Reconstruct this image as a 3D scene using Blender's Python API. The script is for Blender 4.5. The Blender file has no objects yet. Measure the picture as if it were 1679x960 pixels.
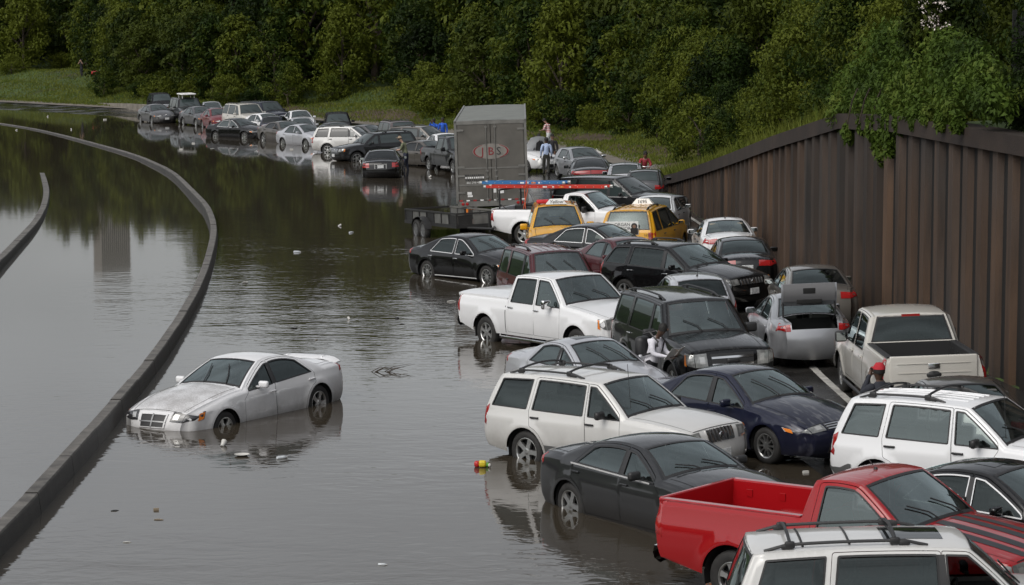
import bpy, bmesh, math, random
import numpy as np
from mathutils import Vector, Matrix, Euler
from mathutils.geometry import delaunay_2d_cdt
R = math.radians
PI = math.pi

# ------------------------------------------------------------------ camera, sky, sun, exposure
scene = bpy.context.scene
COL = scene.collection
CAM_H, F_PX, PITCH = 7.7, 4150.0, math.atan(447 / 4150.0)
cam_d = bpy.data.cameras.new('camera')
cam_d.sensor_width = 36.0
cam_d.lens = 36.0 * F_PX / 1679.0
cam_d.clip_start, cam_d.clip_end = 1.0, 9000.0
cam = bpy.data.objects.new('camera', cam_d)
COL.objects.link(cam)
cam.location = (0, 0, CAM_H)
cam.rotation_euler = (PI / 2 - PITCH, 0, 0)
scene.camera = cam

SUN_EL, SUN_AZ = 46.0, 222.0        # degrees; azimuth as a compass bearing of where the light comes from (0 = +Y)
world = bpy.data.worlds.new('World')
scene.world = world
world.use_nodes = True
wn, wl = world.node_tree.nodes, world.node_tree.links
wn.clear()
w_out = wn.new('ShaderNodeOutputWorld')
w_bg = wn.new('ShaderNodeBackground'); w_bg.inputs['Strength'].default_value = 0.085
w_sky = wn.new('ShaderNodeTexSky'); w_sky.sky_type = 'NISHITA'; w_sky.sun_disc = False
w_sky.sun_elevation = R(SUN_EL); w_sky.sun_rotation = R(SUN_AZ)
w_sky.air_density = 1.0; w_sky.dust_density = 3.0; w_sky.ozone_density = 1.0
w_hs = wn.new('ShaderNodeHueSaturation'); w_hs.inputs['Saturation'].default_value = 0.20
w_tc = wn.new('ShaderNodeTexCoord')
w_map = wn.new('ShaderNodeMapping'); w_map.inputs['Scale'].default_value = (1.6, 1.6, 5.0)
w_n = wn.new('ShaderNodeTexNoise'); w_n.inputs['Scale'].default_value = 2.2; w_n.inputs['Detail'].default_value = 5.0
w_r = wn.new('ShaderNodeMapRange')
w_r.inputs['From Min'].default_value = 0.3; w_r.inputs['From Max'].default_value = 0.7
w_r.inputs['To Min'].default_value = 0.72; w_r.inputs['To Max'].default_value = 1.18
w_mul = wn.new('ShaderNodeMix'); w_mul.data_type = 'RGBA'; w_mul.blend_type = 'MULTIPLY'; w_mul.inputs[0].default_value = 1.0
wl.new(w_tc.outputs['Generated'], w_map.inputs['Vector']); wl.new(w_map.outputs[0], w_n.inputs['Vector'])
wl.new(w_n.outputs['Fac'], w_r.inputs['Value']); wl.new(w_sky.outputs[0], w_hs.inputs['Color'])
wl.new(w_hs.outputs[0], w_mul.inputs[6]); wl.new(w_r.outputs[0], w_mul.inputs[7])
# overcast luminance: an even cloud cover, a little brighter overhead
w_nz = wn.new('ShaderNodeSeparateXYZ'); wl.new(w_tc.outputs['Generated'], w_nz.inputs[0])
w_ov = wn.new('ShaderNodeMapRange'); w_ov.inputs['From Min'].default_value = 0.0; w_ov.inputs['From Max'].default_value = 1.0
w_ov.inputs['To Min'].default_value = 1.5; w_ov.inputs['To Max'].default_value = 1.65
wl.new(w_nz.outputs['Z'], w_ov.inputs['Value'])
w_mul2 = wn.new('ShaderNodeMix'); w_mul2.data_type = 'RGBA'; w_mul2.blend_type = 'MULTIPLY'; w_mul2.inputs[0].default_value = 1.0
wl.new(w_mul.outputs[2], w_mul2.inputs[6]); wl.new(w_ov.outputs[0], w_mul2.inputs[7])
wl.new(w_mul2.outputs[2], w_bg.inputs['Color']); wl.new(w_bg.outputs[0], w_out.inputs[0])

sun_d = bpy.data.lights.new('sun', 'SUN')
sun_d.energy = 0.85; sun_d.angle = R(50); sun_d.color = (1.0, 0.95, 0.87)
sun = bpy.data.objects.new('sun', sun_d); COL.objects.link(sun)
_sd = Vector((math.sin(R(SUN_AZ)) * math.cos(R(SUN_EL)), math.cos(R(SUN_AZ)) * math.cos(R(SUN_EL)), math.sin(R(SUN_EL))))
sun.rotation_euler = (-_sd).to_track_quat('-Z', 'Y').to_euler()
sun.location = (0, 0, 60)

vs = scene.view_settings
vs.view_transform = 'Standard'; vs.look = 'None'; vs.gamma = 1.0; vs.use_curve_mapping = False
vs.exposure = 0.28
scene.cycles.use_denoising = True
scene.cycles.max_bounces = 8; scene.cycles.transparent_max_bounces = 12
scene.cycles.glossy_bounces = 4; scene.cycles.diffuse_bounces = 3
scene.cycles.caustics_reflective = False; scene.cycles.caustics_refractive = False
scene.cycles.sample_clamp_indirect = 4.0

# ------------------------------------------------------------------ small tools
def at(px, py, z=0.0):
    """world point at height z that the photograph shows at pixel (px, py)"""
    cp, sp = math.cos(PITCH), math.sin(PITCH)
    a, b = px - 839.5, -(py - 480.0)
    d = (a, F_PX * cp + b * sp, -F_PX * sp + b * cp)
    k = (z - CAM_H) / d[2]
    return Vector((d[0] * k, d[1] * k, z))

def obj(name, me, parent=None, mats=None):
    o = bpy.data.objects.new(name, me)
    COL.objects.link(o)
    if parent is not None: o.parent = parent
    if mats is not None and me is not None and not me.materials:
        for m in (mats if isinstance(mats, (list, tuple)) else [mats]): me.materials.append(m)
    return o

def tag(o, label=None, cat=None, group=None, kind=None):
    if label: o['label'] = label
    if cat: o['category'] = cat
    if group: o['group'] = group
    if kind: o['kind'] = kind
    return o

def empty(name, loc=(0, 0, 0), rz=0.0):
    o = bpy.data.objects.new(name, None); COL.objects.link(o)
    o.location = loc; o.rotation_euler = (0, 0, rz); o.empty_display_size = 0.2
    return o

def copy_tree(o, parent=None):
    c = o.copy(); COL.objects.link(c); c.parent = parent
    for ch in list(o.children): copy_tree(ch, c)
    return c

class MB:
    """collects shapes into one mesh"""
    def __init__(s): s.v, s.f, s.m, s.sm = [], [], [], []
    def add(s, V, F, mat=0, smooth=False, M=None):
        b = len(s.v)
        for p in V:
            s.v.append(tuple(M @ Vector(p)) if M is not None else tuple(p))
        for f in F:
            s.f.append(tuple(i + b for i in f)); s.m.append(mat); s.sm.append(smooth)
        return s
    def box(s, c, d, mat=0, M=None, taper=1.0):
        x, y, z = d[0] / 2, d[1] / 2, d[2] / 2
        V = [(c[0] + sx * x * (taper if sz > 0 else 1), c[1] + sy * y * (taper if sz > 0 else 1), c[2] + sz * z)
             for sz in (-1, 1) for sy in (-1, 1) for sx in (-1, 1)]
        F = [(0, 2, 3, 1), (4, 5, 7, 6), (0, 1, 5, 4), (2, 6, 7, 3), (0, 4, 6, 2), (1, 3, 7, 5)]
        return s.add(V, F, mat, False, M)
    def rbox(s, c, d, r=0.03, mat=0, M=None, n=3):
        """box with rounded edges (superellipsoid corners)"""
        V, F = [], []
        hx, hy, hz = (max(q / 2 - r, 1e-4) for q in d)
        nu, nv = 4 * (n + 1), 2 * (n + 1)
        for j in range(nv):
            ph = -PI / 2 + PI * ((j if j < n + 1 else j - 1) / (2 * n)) if n else 0
            sz = -1 if j < n + 1 else 1
            for i in range(nu):
                q = i // (n + 1); k = i % (n + 1)
                th = q * PI / 2 + (PI / 2) * k / n
                sx = 1 if q in (0, 3) else -1; sy = 1 if q in (0, 1) else -1
                V.append((c[0] + sx * hx + r * math.cos(ph) * math.cos(th), c[1] + sy * hy + r * math.cos(ph) * math.sin(th), c[2] + sz * hz + r * math.sin(ph)))
        for j in range(nv - 1):
            for i in range(nu):
                a, b = j * nu + i, j * nu + (i + 1) % nu
                F.append((a, b, b + nu, a + nu))
        F.append(tuple(range(nu - 1, -1, -1))); F.append(tuple((nv - 1) * nu + i for i in range(nu)))
        return s.add(V, F, mat, True, M)
    def tube(s, pts, rad, n=8, mat=0, caps=True, smooth=True):
        pts = [Vector(p) for p in pts]
        rr = rad if isinstance(rad, (list, tuple)) else [rad] * len(pts)
        V, F = [], []
        up = None
        for i, p in enumerate(pts):
            t = (pts[min(i + 1, len(pts) - 1)] - pts[max(i - 1, 0)]).normalized()
            if up is None:
                up = Vector((0, 0, 1)) if abs(t.z) < 0.9 else Vector((1, 0, 0))
            a = t.cross(up).normalized(); b = a.cross(t).normalized(); up = b
            for k in range(n):
                q = 2 * PI * k / n
                V.append(p + (a * math.cos(q) + b * math.sin(q)) * rr[i])
        for i in range(len(pts) - 1):
            for k in range(n):
                F.append((i * n + k, i * n + (k + 1) % n, (i + 1) * n + (k + 1) % n, (i + 1) * n + k))
        if caps:
            F.append(tuple(range(n - 1, -1, -1))); F.append(tuple((len(pts) - 1) * n + k for k in range(n)))
        return s.add(V, F, mat, smooth)
    def lathe(s, prof, axis='y', n=24, mat=0, M=None, smooth=True, caps=False):
        """profile [(radius, offset along axis)]"""
        V, F = [], []
        for (r, h) in prof:
            for k in range(n):
                q = 2 * PI * k / n
                c, d = r * math.cos(q), r * math.sin(q)
                V.append({'y': (c, h, d), 'z': (c, d, h), 'x': (h, c, d)}[axis])
        for i in range(len(prof) - 1):
            for k in range(n):
                F.append((i * n + k, (i + 1) * n + k, (i + 1) * n + (k + 1) % n, i * n + (k + 1) % n))
        if caps:
            F.append(tuple(range(n))); F.append(tuple((len(prof) - 1) * n + k for k in range(n - 1, -1, -1)))
        return s.add(V, F, mat, smooth, M)
    def prism(s, poly, z0, z1, mat=0, M=None, smooth=False):
        n = len(poly)
        V = [(p[0], p[1], z0) for p in poly] + [(p[0], p[1], z1) for p in poly]
        F = [tuple(range(n - 1, -1, -1)), tuple(range(n, 2 * n))] + [(i, (i + 1) % n, n + (i + 1) % n, n + i) for i in range(n)]
        return s.add(V, F, mat, smooth, M)
    def grid(s, P, mat=0, smooth=True, flip=False):
        """P[i][j] points"""
        ni, nj = len(P), len(P[0])
        V = [p for row in P for p in row]
        F = []
        for i in range(ni - 1):
            for j in range(nj - 1):
                q = (i * nj + j, i * nj + j + 1, (i + 1) * nj + j + 1, (i + 1) * nj + j)
                F.append(q[::-1] if flip else q)
        return s.add(V, F, mat, smooth)
    def mesh(s, name='mesh', sharp=None):
        me = bpy.data.meshes.new(name)
        me.from_pydata(s.v, [], s.f)
        me.polygons.foreach_set('material_index', s.m)
        me.polygons.foreach_set('use_smooth', s.sm)
        me.update()
        if sharp is not None: me.set_sharp_from_angle(angle=R(sharp))
        return me
    def build(s, name, mats, parent=None, sharp=40):
        if not s.v: return None
        o = obj(name, s.mesh(name, sharp), parent)
        for m in (mats if isinstance(mats, (list, tuple)) else [mats]): o.data.materials.append(m)
        return o

def fast_mesh(name, V, F, smooth=False):
    """V (n,3) array, F (m,k) array of equal-sized faces"""
    me = bpy.data.meshes.new(name)
    V = np.asarray(V, dtype=np.float32); F = np.asarray(F, dtype=np.int32)
    me.vertices.add(len(V)); me.vertices.foreach_set('co', V.ravel())
    k = F.shape[1]
    me.loops.add(F.size); me.loops.foreach_set('vertex_index', F.ravel())
    me.polygons.add(len(F))
    me.polygons.foreach_set('loop_start', np.arange(0, F.size, k, dtype=np.int32))
    if smooth: me.polygons.foreach_set('use_smooth', np.ones(len(F), dtype=bool))
    me.update(calc_edges=True)
    return me

# ------------------------------------------------------------------ materials
def nmat(name):
    m = bpy.data.materials.new(name); m.use_nodes = True
    nt = m.node_tree
    return m, nt, nt.nodes['Principled BSDF']

def simple(name, col, rough=0.5, metal=0.0, coat=0.0, emit=None, var=0.0, vscale=4.0, spec=0.5, bump=0.0, bscale=60.0):
    m, nt, b = nmat(name)
    b.inputs['Base Color'].default_value = (*col, 1); b.inputs['Roughness'].default_value = rough
    b.inputs['Metallic'].default_value = metal; b.inputs['Coat Weight'].default_value = coat
    b.inputs['Coat Roughness'].default_value = 0.04; b.inputs['Specular IOR Level'].default_value = spec
    if emit: b.inputs['Emission Color'].default_value = (*emit[:3], 1); b.inputs['Emission Strength'].default_value = emit[3]
    if var or bump:
        tc = nt.nodes.new('ShaderNodeTexCoord')
        n = nt.nodes.new('ShaderNodeTexNoise'); n.inputs['Scale'].default_value = vscale; n.inputs['Detail'].default_value = 6
        nt.links.new(tc.outputs['Object'], n.inputs['Vector'])
        if var:
            mr = nt.nodes.new('ShaderNodeMapRange'); mr.inputs['From Min'].default_value = .3; mr.inputs['From Max'].default_value = .7
            mr.inputs['To Min'].default_value = 1 - var; mr.inputs['To Max'].default_value = 1 + var
            mx = nt.nodes.new('ShaderNodeMix'); mx.data_type = 'RGBA'; mx.blend_type = 'MULTIPLY'; mx.inputs[0].default_value = 1
            mx.inputs[6].default_value = (*col, 1)
            nt.links.new(n.outputs['Fac'], mr.inputs['Value']); nt.links.new(mr.outputs[0], mx.inputs[7]); nt.links.new(mx.outputs[2], b.inputs['Base Color'])
        if bump:
            n2 = nt.nodes.new('ShaderNodeTexNoise'); n2.inputs['Scale'].default_value = bscale; n2.inputs['Detail'].default_value = 4
            nt.links.new(tc.outputs['Object'], n2.inputs['Vector'])
            bp = nt.nodes.new('ShaderNodeBump'); bp.inputs['Strength'].default_value = bump; bp.inputs['Distance'].default_value = 0.02
            nt.links.new(n2.outputs['Fac'], bp.inputs['Height']); nt.links.new(bp.outputs[0], b.inputs['Normal'])
    return m

def paint(name, col, metal=0.0, rough=0.32, dirt=0.5, beads=0.4, coat=1.0):
    """car paint: clear coat, mud film low on the sides, dried water marks on the top panels"""
    m, nt, b = nmat(name); N, Lk = nt.nodes, nt.links
    tc = N.new('ShaderNodeTexCoord'); geo = N.new('ShaderNodeNewGeometry')
    sx = N.new('ShaderNodeSeparateXYZ'); Lk.new(tc.outputs['Object'], sx.inputs[0])
    n1 = N.new('ShaderNodeTexNoise'); n1.inputs['Scale'].default_value = 3.0; n1.inputs['Detail'].default_value = 8; n1.inputs['Roughness'].default_value = 0.65
    Lk.new(tc.outputs['Object'], n1.inputs['Vector'])
    # mud: height + noise
    hm = N.new('ShaderNodeMapRange'); hm.inputs['From Min'].default_value = 0.95; hm.inputs['From Max'].default_value = 0.25
    hm.inputs['To Min'].default_value = 0.0; hm.inputs['To Max'].default_value = 1.0
    Lk.new(sx.outputs['Z'], hm.inputs['Value'])
    mm = N.new('ShaderNodeMath'); mm.operation = 'MULTIPLY'; Lk.new(hm.outputs[0], mm.inputs[0]); Lk.new(n1.outputs['Fac'], mm.inputs[1])
    m2 = N.new('ShaderNodeMath'); m2.operation = 'MULTIPLY'; m2.inputs[1].default_value = dirt; m2.use_clamp = True; Lk.new(mm.outputs[0], m2.inputs[0])
    # silt line left by the flood
    tz = N.new('ShaderNodeMath'); tz.operation = 'MULTIPLY_ADD'; tz.inputs[1].default_value = .30; Lk.new(n1.outputs['Fac'], tz.inputs[0]); Lk.new(sx.outputs['Z'], tz.inputs[2])
    tm = N.new('ShaderNodeMapRange'); tm.inputs['From Min'].default_value = .74; tm.inputs['From Max'].default_value = .52; tm.inputs['To Min'].default_value = 0.0; tm.inputs['To Max'].default_value = min(.6, .42 * dirt); Lk.new(tz.outputs[0], tm.inputs['Value'])
    m2b = N.new('ShaderNodeMath'); m2b.operation = 'MAXIMUM'; Lk.new(m2.outputs[0], m2b.inputs[0]); Lk.new(tm.outputs[0], m2b.inputs[1]); m2 = m2b
    mix = N.new('ShaderNodeMix'); mix.data_type = 'RGBA'
    mix.inputs[6].default_value = (*col, 1); mix.inputs[7].default_value = (0.13, 0.115, 0.095, 1)
    Lk.new(m2.outputs[0], mix.inputs[0])
    # dried water marks / film on upward faces
    n3 = N.new('ShaderNodeTexNoise'); n3.inputs['Scale'].default_value = 9.0; n3.inputs['Detail'].default_value = 6
    mp = N.new('ShaderNodeMapping'); mp.inputs['Scale'].default_value = (0.35, 1.6, 1.0); Lk.new(tc.outputs['Object'], mp.inputs[0]); Lk.new(mp.outputs[0], n3.inputs['Vector'])
    r3 = N.new('ShaderNodeMapRange'); r3.inputs['From Min'].default_value = .52; r3.inputs['From Max'].default_value = .72; Lk.new(n3.outputs['Fac'], r3.inputs['Value'])
    sn = N.new('ShaderNodeSeparateXYZ'); Lk.new(geo.outputs['Normal'], sn.inputs[0])
    up = N.new('ShaderNodeMapRange'); up.inputs['From Min'].default_value = .6; up.inputs['From Max'].default_value = .95; Lk.new(sn.outputs['Z'], up.inputs['Value'])
    m3 = N.new('ShaderNodeMath'); m3.operation = 'MULTIPLY'; Lk.new(r3.outputs[0], m3.inputs[0]); Lk.new(up.outputs[0], m3.inputs[1])
    m4 = N.new('ShaderNodeMath'); m4.operation = 'MULTIPLY'; m4.inputs[1].default_value = beads * 0.30; Lk.new(m3.outputs[0], m4.inputs[0])
    mix2 = N.new('ShaderNodeMix'); mix2.data_type = 'RGBA'; Lk.new(m4.outputs[0], mix2.inputs[0]); Lk.new(mix.outputs[2], mix2.inputs[6])
    mix2.inputs[7].default_value = (0.42, 0.42, 0.41, 1)
    Lk.new(mix2.outputs[2], b.inputs['Base Color'])
    b.inputs['Metallic'].default_value = metal; b.inputs['Specular IOR Level'].default_value = 0.08
    ra = N.new('ShaderNodeMath'); ra.operation = 'MULTIPLY_ADD'; ra.inputs[1].default_value = 0.45; ra.inputs[2].default_value = rough; Lk.new(m2.outputs[0], ra.inputs[0]); Lk.new(ra.outputs[0], b.inputs['Roughness'])
    cw = N.new('ShaderNodeMath'); cw.operation = 'MULTIPLY_ADD'; cw.inputs[1].default_value = -0.9; cw.inputs[2].default_value = coat; cw.use_clamp = True
    Lk.new(m2.outputs[0], cw.inputs[0]); Lk.new(cw.outputs[0], b.inputs['Coat Weight'])
    cr = N.new('ShaderNodeMath'); cr.operation = 'MULTIPLY_ADD'; cr.inputs[1].default_value = 0.30 * beads; cr.inputs[2].default_value = 0.05; Lk.new(m3.outputs[0], cr.inputs[0]); Lk.new(cr.outputs[0], b.inputs['Coat Roughness'])
    nb = N.new('ShaderNodeTexNoise'); nb.inputs['Scale'].default_value = 55.0; nb.inputs['Detail'].default_value = 2; Lk.new(tc.outputs['Object'], nb.inputs['Vector'])
    bp = N.new('ShaderNodeBump'); bp.inputs['Strength'].default_value = 0.05 * beads; bp.inputs['Distance'].default_value = 0.01
    Lk.new(nb.outputs['Fac'], bp.inputs['Height']); Lk.new(bp.outputs[0], b.inputs['Coat Normal'])
    return m

def glass(name, tint, refl=0.06, rough=0.02, dust=1.0):
    """thin window pane: tinted transmission under a Fresnel reflection"""
    m = bpy.data.materials.new(name); m.use_nodes = True
    N, Lk = m.node_tree.nodes, m.node_tree.links; N.clear()
    out = N.new('ShaderNodeOutputMaterial'); mix = N.new('ShaderNodeMixShader')
    tr = N.new('ShaderNodeBsdfTransparent'); tr.inputs[0].default_value = (*tint, 1)
    gl = N.new('ShaderNodeBsdfGlossy'); gl.inputs['Roughness'].default_value = rough; gl.inputs['Color'].default_value = (0.80, 0.93, 0.92, 1)
    fr = N.new('ShaderNodeFresnel'); fr.inputs['IOR'].default_value = 1.5
    ad = N.new('ShaderNodeMath'); ad.operation = 'MULTIPLY_ADD'; ad.inputs[1].default_value = 1.5; ad.inputs[2].default_value = refl; ad.use_clamp = True
    tc = N.new('ShaderNodeTexCoord'); nz = N.new('ShaderNodeTexNoise'); nz.inputs['Scale'].default_value = 40; nz.inputs['Detail'].default_value = 3
    Lk.new(tc.outputs['Object'], nz.inputs['Vector'])
    df = N.new('ShaderNodeBsdfDiffuse'); df.inputs[0].default_value = (.35, .37, .36, 1)
    mx2 = N.new('ShaderNodeMixShader'); mr = N.new('ShaderNodeMapRange')
    mr.inputs['From Min'].default_value = .4; mr.inputs['From Max'].default_value = .8; mr.inputs['To Min'].default_value = 0.02 * dust; mr.inputs['To Max'].default_value = 0.16 * dust
    Lk.new(nz.outputs['Fac'], mr.inputs['Value'])
    Lk.new(fr.outputs[0], ad.inputs[0]); Lk.new(ad.outputs[0], mix.inputs[0]); Lk.new(tr.outputs[0], mix.inputs[1]); Lk.new(gl.outputs[0], mix.inputs[2])
    Lk.new(mr.outputs[0], mx2.inputs[0]); Lk.new(mix.outputs[0], mx2.inputs[1]); Lk.new(df.outputs[0], mx2.inputs[2])
    Lk.new(mx2.outputs[0], out.inputs[0])
    return m

M = {}
M['glass'] = glass('clear_glass', (0.50, 0.58, 0.56), 0.17, dust=.35)
M['glass_side'] = glass('side_glass', (0.24, 0.28, 0.27), 0.08, dust=.2)
M['glass_tint'] = glass('tinted_glass', (0.07, 0.075, 0.075), 0.0, dust=.2)
M['glass_dark'] = simple('dark_glass', (0.012, 0.015, 0.016), 0.03, spec=0.6)
M['rubber'] = simple('tyre_rubber', (0.022, 0.021, 0.020), 0.75, var=.3, vscale=9)
M['plastic'] = simple('black_plastic', (0.022, 0.022, 0.023), 0.5)
M['grey_plastic'] = simple('grey_cladding', (0.075, 0.075, 0.075), 0.6, var=.15)
M['under'] = simple('underbody_black', (0.012, 0.012, 0.012), 0.9)
M['chrome'] = simple('chrome', (0.78, 0.78, 0.78), 0.10, metal=1.0)
M['alloy'] = simple('alloy_rim', (0.55, 0.55, 0.54), 0.28, metal=0.9, var=.15, vscale=12)
M['dark_alloy'] = simple('dull_alloy_rim', (0.28, 0.28, 0.28), 0.35, metal=0.8)
M['red_lamp'] = simple('red_lamp', (0.32, 0.012, 0.012), 0.12, coat=1.0)
M['amber'] = simple('amber_lamp', (0.75, 0.22, 0.03), 0.15, coat=1.0)
M['lamp'] = simple('headlamp', (0.24, 0.245, 0.24), 0.12, metal=0.3, coat=1.0, var=.35, vscale=14)
M['lamp_inner'] = simple('lamp_reflector', (0.55, 0.55, 0.54), 0.25, metal=0.6)
M['plate'] = simple('licence_plate', (0.62, 0.63, 0.63), 0.4, var=.3, vscale=30)
M['interior'] = simple('cabin_dark', (0.03, 0.03, 0.03), 0.8)
M['seat_grey'] = simple('seat_fabric', (0.09, 0.088, 0.085), 0.85)
M['seat_tan'] = simple('seat_tan', (0.30, 0.26, 0.20), 0.8)
M['white_paint'] = simple('plain_white', (0.75, 0.75, 0.73), 0.4)
M['mirror_glass'] = simple('mirror_glass', (0.5, 0.55, 0.55), 0.03, metal=1.0)
M['bed_black'] = simple('bed_black', (0.016, 0.016, 0.017), 0.6)
M['glass_far'] = simple('far_glass', (0.035, 0.048, 0.048), 0.04, spec=1.0)
M['bright_trim'] = simple('bright_trim', (0.72, 0.72, 0.72), 0.25, metal=0.35)
M['lamp_dark'] = simple('smoked_headlamp', (0.03, 0.03, 0.032), 0.1, coat=1.0)
# ------------------------------------------------------------------ vehicle shapes
# keys along the outline: 0 bumper bottom, 1 bumper, 2 grille base, 3 bonnet lip, 4 cowl, 5 header, 6 roof rear,
#                         7 rear-glass base, 8 deck end, 9 tail, 10 rear bumper, 11 rear bottom
class Shape:
    def __init__(s, sp):
        s.__dict__.update(sp)
        K = np.array(s.keys, float); s.K = K
        X, Z, S = [], [], []
        for i in range(11):
            a, b = K[i], K[i + 1]
            ln = np.hypot(*(b - a)); n = max(3, int(ln / s.step) + 1)
            t = np.linspace(0, 1, n, endpoint=False)
            if i in (4, 6): t = np.unique(np.r_[t, 0.035, 0.95])
            nrm = np.array([-(b - a)[1], (b - a)[0]]) / max(ln, 1e-6) * -1.0
            q = a + np.outer(t, b - a) + np.outer(4 * t * (1 - t), nrm) * s.bulge[i]
            X += list(q[:, 0]); Z += list(q[:, 1]); S += list(i + t)
        X.append(K[11, 0]); Z.append(K[11, 1]); S.append(11.0)
        s.OX, s.OZ, s.OS = np.array(X), np.array(Z), np.array(S)
        ki = np.arange(12)
        s.OR = np.interp(s.OS, ki, s.rad); s.OC = np.interp(s.OS, ki, s.crown)
        tx, tz = np.gradient(s.OX), np.gradient(s.OZ); l = np.hypot(tx, tz) + 1e-9
        # path runs front -> up -> back, so the outward normal is to the right of travel when x decreases
        s.NX, s.NZ = tz / l, -tx / l
        s.fa = s.L - s.ovf; s.ra = s.fa - s.wb
        i0, i1 = np.argmin(s.OX[:0 + 1]), 0
        # top curve z(x) for x between tail and nose (keys 3..9)
        m = (s.OS >= 3) & (s.OS <= 8.0)
        o = np.argsort(s.OX[m]); s.TX, s.TZ = s.OX[m][o], s.OZ[m][o]
    def ztop(s, x): return np.interp(x, s.TX, s.TZ)
    def belt(s, x): return np.interp(x, [s.K[7, 0] if not s.truck else 0.0, s.K[4, 0]], [s.belt_r, s.belt_f])
    def dist(s, x, z):
        """distance to the outline and the edge radius there"""
        x = np.atleast_1d(x); z = np.atleast_1d(z)
        ax, az = s.OX[:-1], s.OZ[:-1]; bx, bz = s.OX[1:] - ax, s.OZ[1:] - az
        px = x[:, None] - ax; pz = z[:, None] - az
        t = np.clip((px * bx + pz * bz) / (bx * bx + bz * bz + 1e-12), 0, 1)
        d2 = (px - t * bx) ** 2 + (pz - t * bz) ** 2
        k = d2.argmin(1); ii = np.arange(len(x))
        return np.sqrt(d2[ii, k]), s.OR[k] + (s.OR[k + 1] - s.OR[k]) * t[ii, k]
    def base(s, x, z):
        x = np.asarray(x, float); z = np.asarray(z, float)
        xf = np.clip((x - (s.L - s.tf)) / s.tf, 0, 1); xr = np.clip((s.tr - x) / s.tr, 0, 1)
        yb = s.W / 2 * (1 - s.pf * xf ** 2.0 - s.pr * xr ** 2.0)
        bl = s.belt(x)
        t = (z - s.sill) / (bl - s.sill)
        y = yb - s.tuck * np.clip((0.45 - t) / 0.45, 0, 1.3) ** 2 - s.sh * np.clip((t - 0.62) / 0.38, 0, 1) ** 1.6
        k = (s.W / 2 - s.sh - s.roofw / 2) / (s.H - s.belt_f)
        up = np.clip(z - bl, 0, None)
        y = y - up * k * (0.82 + 0.18 * up / max(s.H - s.belt_f, .1) * 1.0) * s.tumble(x)
        for ax in (s.fa, s.ra):
            rr = np.hypot(x - ax, z - s.rw)
            q = np.clip(1 - np.abs(rr - s.rarch - 0.02) / 0.13, 0, 1)
            y = y + s.flare * q * q * (3 - 2 * q) * (z < bl)
        y = y + s.crease * np.exp(-((t - s.crease_t) / 0.05) ** 2) * (t < 1)
        return y
    def tumble(s, x): return 1.0
    def y(s, x, z, clampd=0.0):
        d, r = s.dist(x, z)
        q = np.clip(1 - np.maximum(d, clampd * r) / r, 0, 1)
        return s.base(x, z) - r * (1 - np.sqrt(np.clip(1 - q * q, 0, 1)))
    def normal(s, x, z):
        e = 0.006
        xx = np.asarray(x, float); zz = np.asarray(z, float)
        fx = (s.y(xx + e, zz, .06) - s.y(xx - e, zz, .06)) / (2 * e); fz = (s.y(xx, zz + e, .06) - s.y(xx, zz - e, .06)) / (2 * e)
        n = np.stack([-fx, np.ones_like(fx), -fz], 1)
        return n / np.linalg.norm(n, axis=1)[:, None]
    def P(s, S, U, off=0.0):
        """point on the strip that runs over the top; U = +1 is the car's left edge"""
        S = np.asarray(S, float); U = np.asarray(U, float)
        x = np.interp(S, s.OS, s.OX); z = np.interp(S, s.OS, s.OZ)
        nx = np.interp(S, s.OS, s.NX); nz = np.interp(S, s.OS, s.NZ)
        ye = s.base(x, z) - np.interp(S, s.OS, s.OR); c = np.interp(S, s.OS, s.OC)
        b = c * (1 - np.abs(U) ** 2.2) + off
        return np.stack([x + nx * b, U * ye, z + nz * b], -1)

def spec_common(**k):
    d = dict(step=0.16, truck=False, tuck=0.05, sh=0.045, flare=0.02, crease=0.006, crease_t=0.78, pf=0.16, pr=0.12, tf=1.1, tr=0.9,
             sill=0.22, ovf=0.92, wb=2.75, rw=0.33, rarch=0.385)
    d.update(k); return d

def sedan(L=4.85, W=1.82, H=1.46, wb=2.78, ovf=0.93, rw=0.33, zl=0.70, zc=0.97, dc=0.48, rake=0.82, roof_r=0.62, zd=1.02, xb=-0.30, deck=0.10,
          belt_f=0.90, belt_r=0.97, roofw=1.16, blr=None, **k):
    fa = L - ovf; ra = fa - wb; xc = fa - dc; xh = xc - rake
    keys = [(L - .14, .20), (L, .40), (L - .03, .58), (L - .13, zl), (xc, zc), (xh, H - .045), (ra + roof_r, H - .05), (ra + xb, zd + .035), (deck, zd), (.03, zd - .20), (0, .52), (.12, .25)]
    bulge = [.03, .015, .02, .055, .025, .035, .03, .015, .015, .02, .03]
    rad = [.16, .20, .20, .14, .07, .08, .08, .08, .12, .16, .18, .16]
    crown = [.10, .13, .13, .07, .10, .05, .05, .09, .05, .07, .08, .06]
    d = spec_common(L=L, W=W, H=H, wb=wb, ovf=ovf, rw=rw, rarch=rw + .055, keys=keys, bulge=bulge, rad=rad, crown=crown, belt_f=belt_f, belt_r=belt_r, roofw=roofw)
    xB = ra + wb * 0.46
    d['style'] = 'sedan'
    d['wins'] = [dict(rb=xB + .05, rt=xB + .01, fb=None, ft=None), dict(rb=ra + .16, rt=ra + .52, fb=xB - .05, ft=xB - .07)]
    d['doors'] = [dict(rb=xB, rt=xB - .03, fb=fa - rw - .28), dict(rb=ra + .10, rt=ra + .46, fb=xB - .005, ft=xB - .035)]
    d['xB'] = xB
    d.update(k); return d

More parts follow.
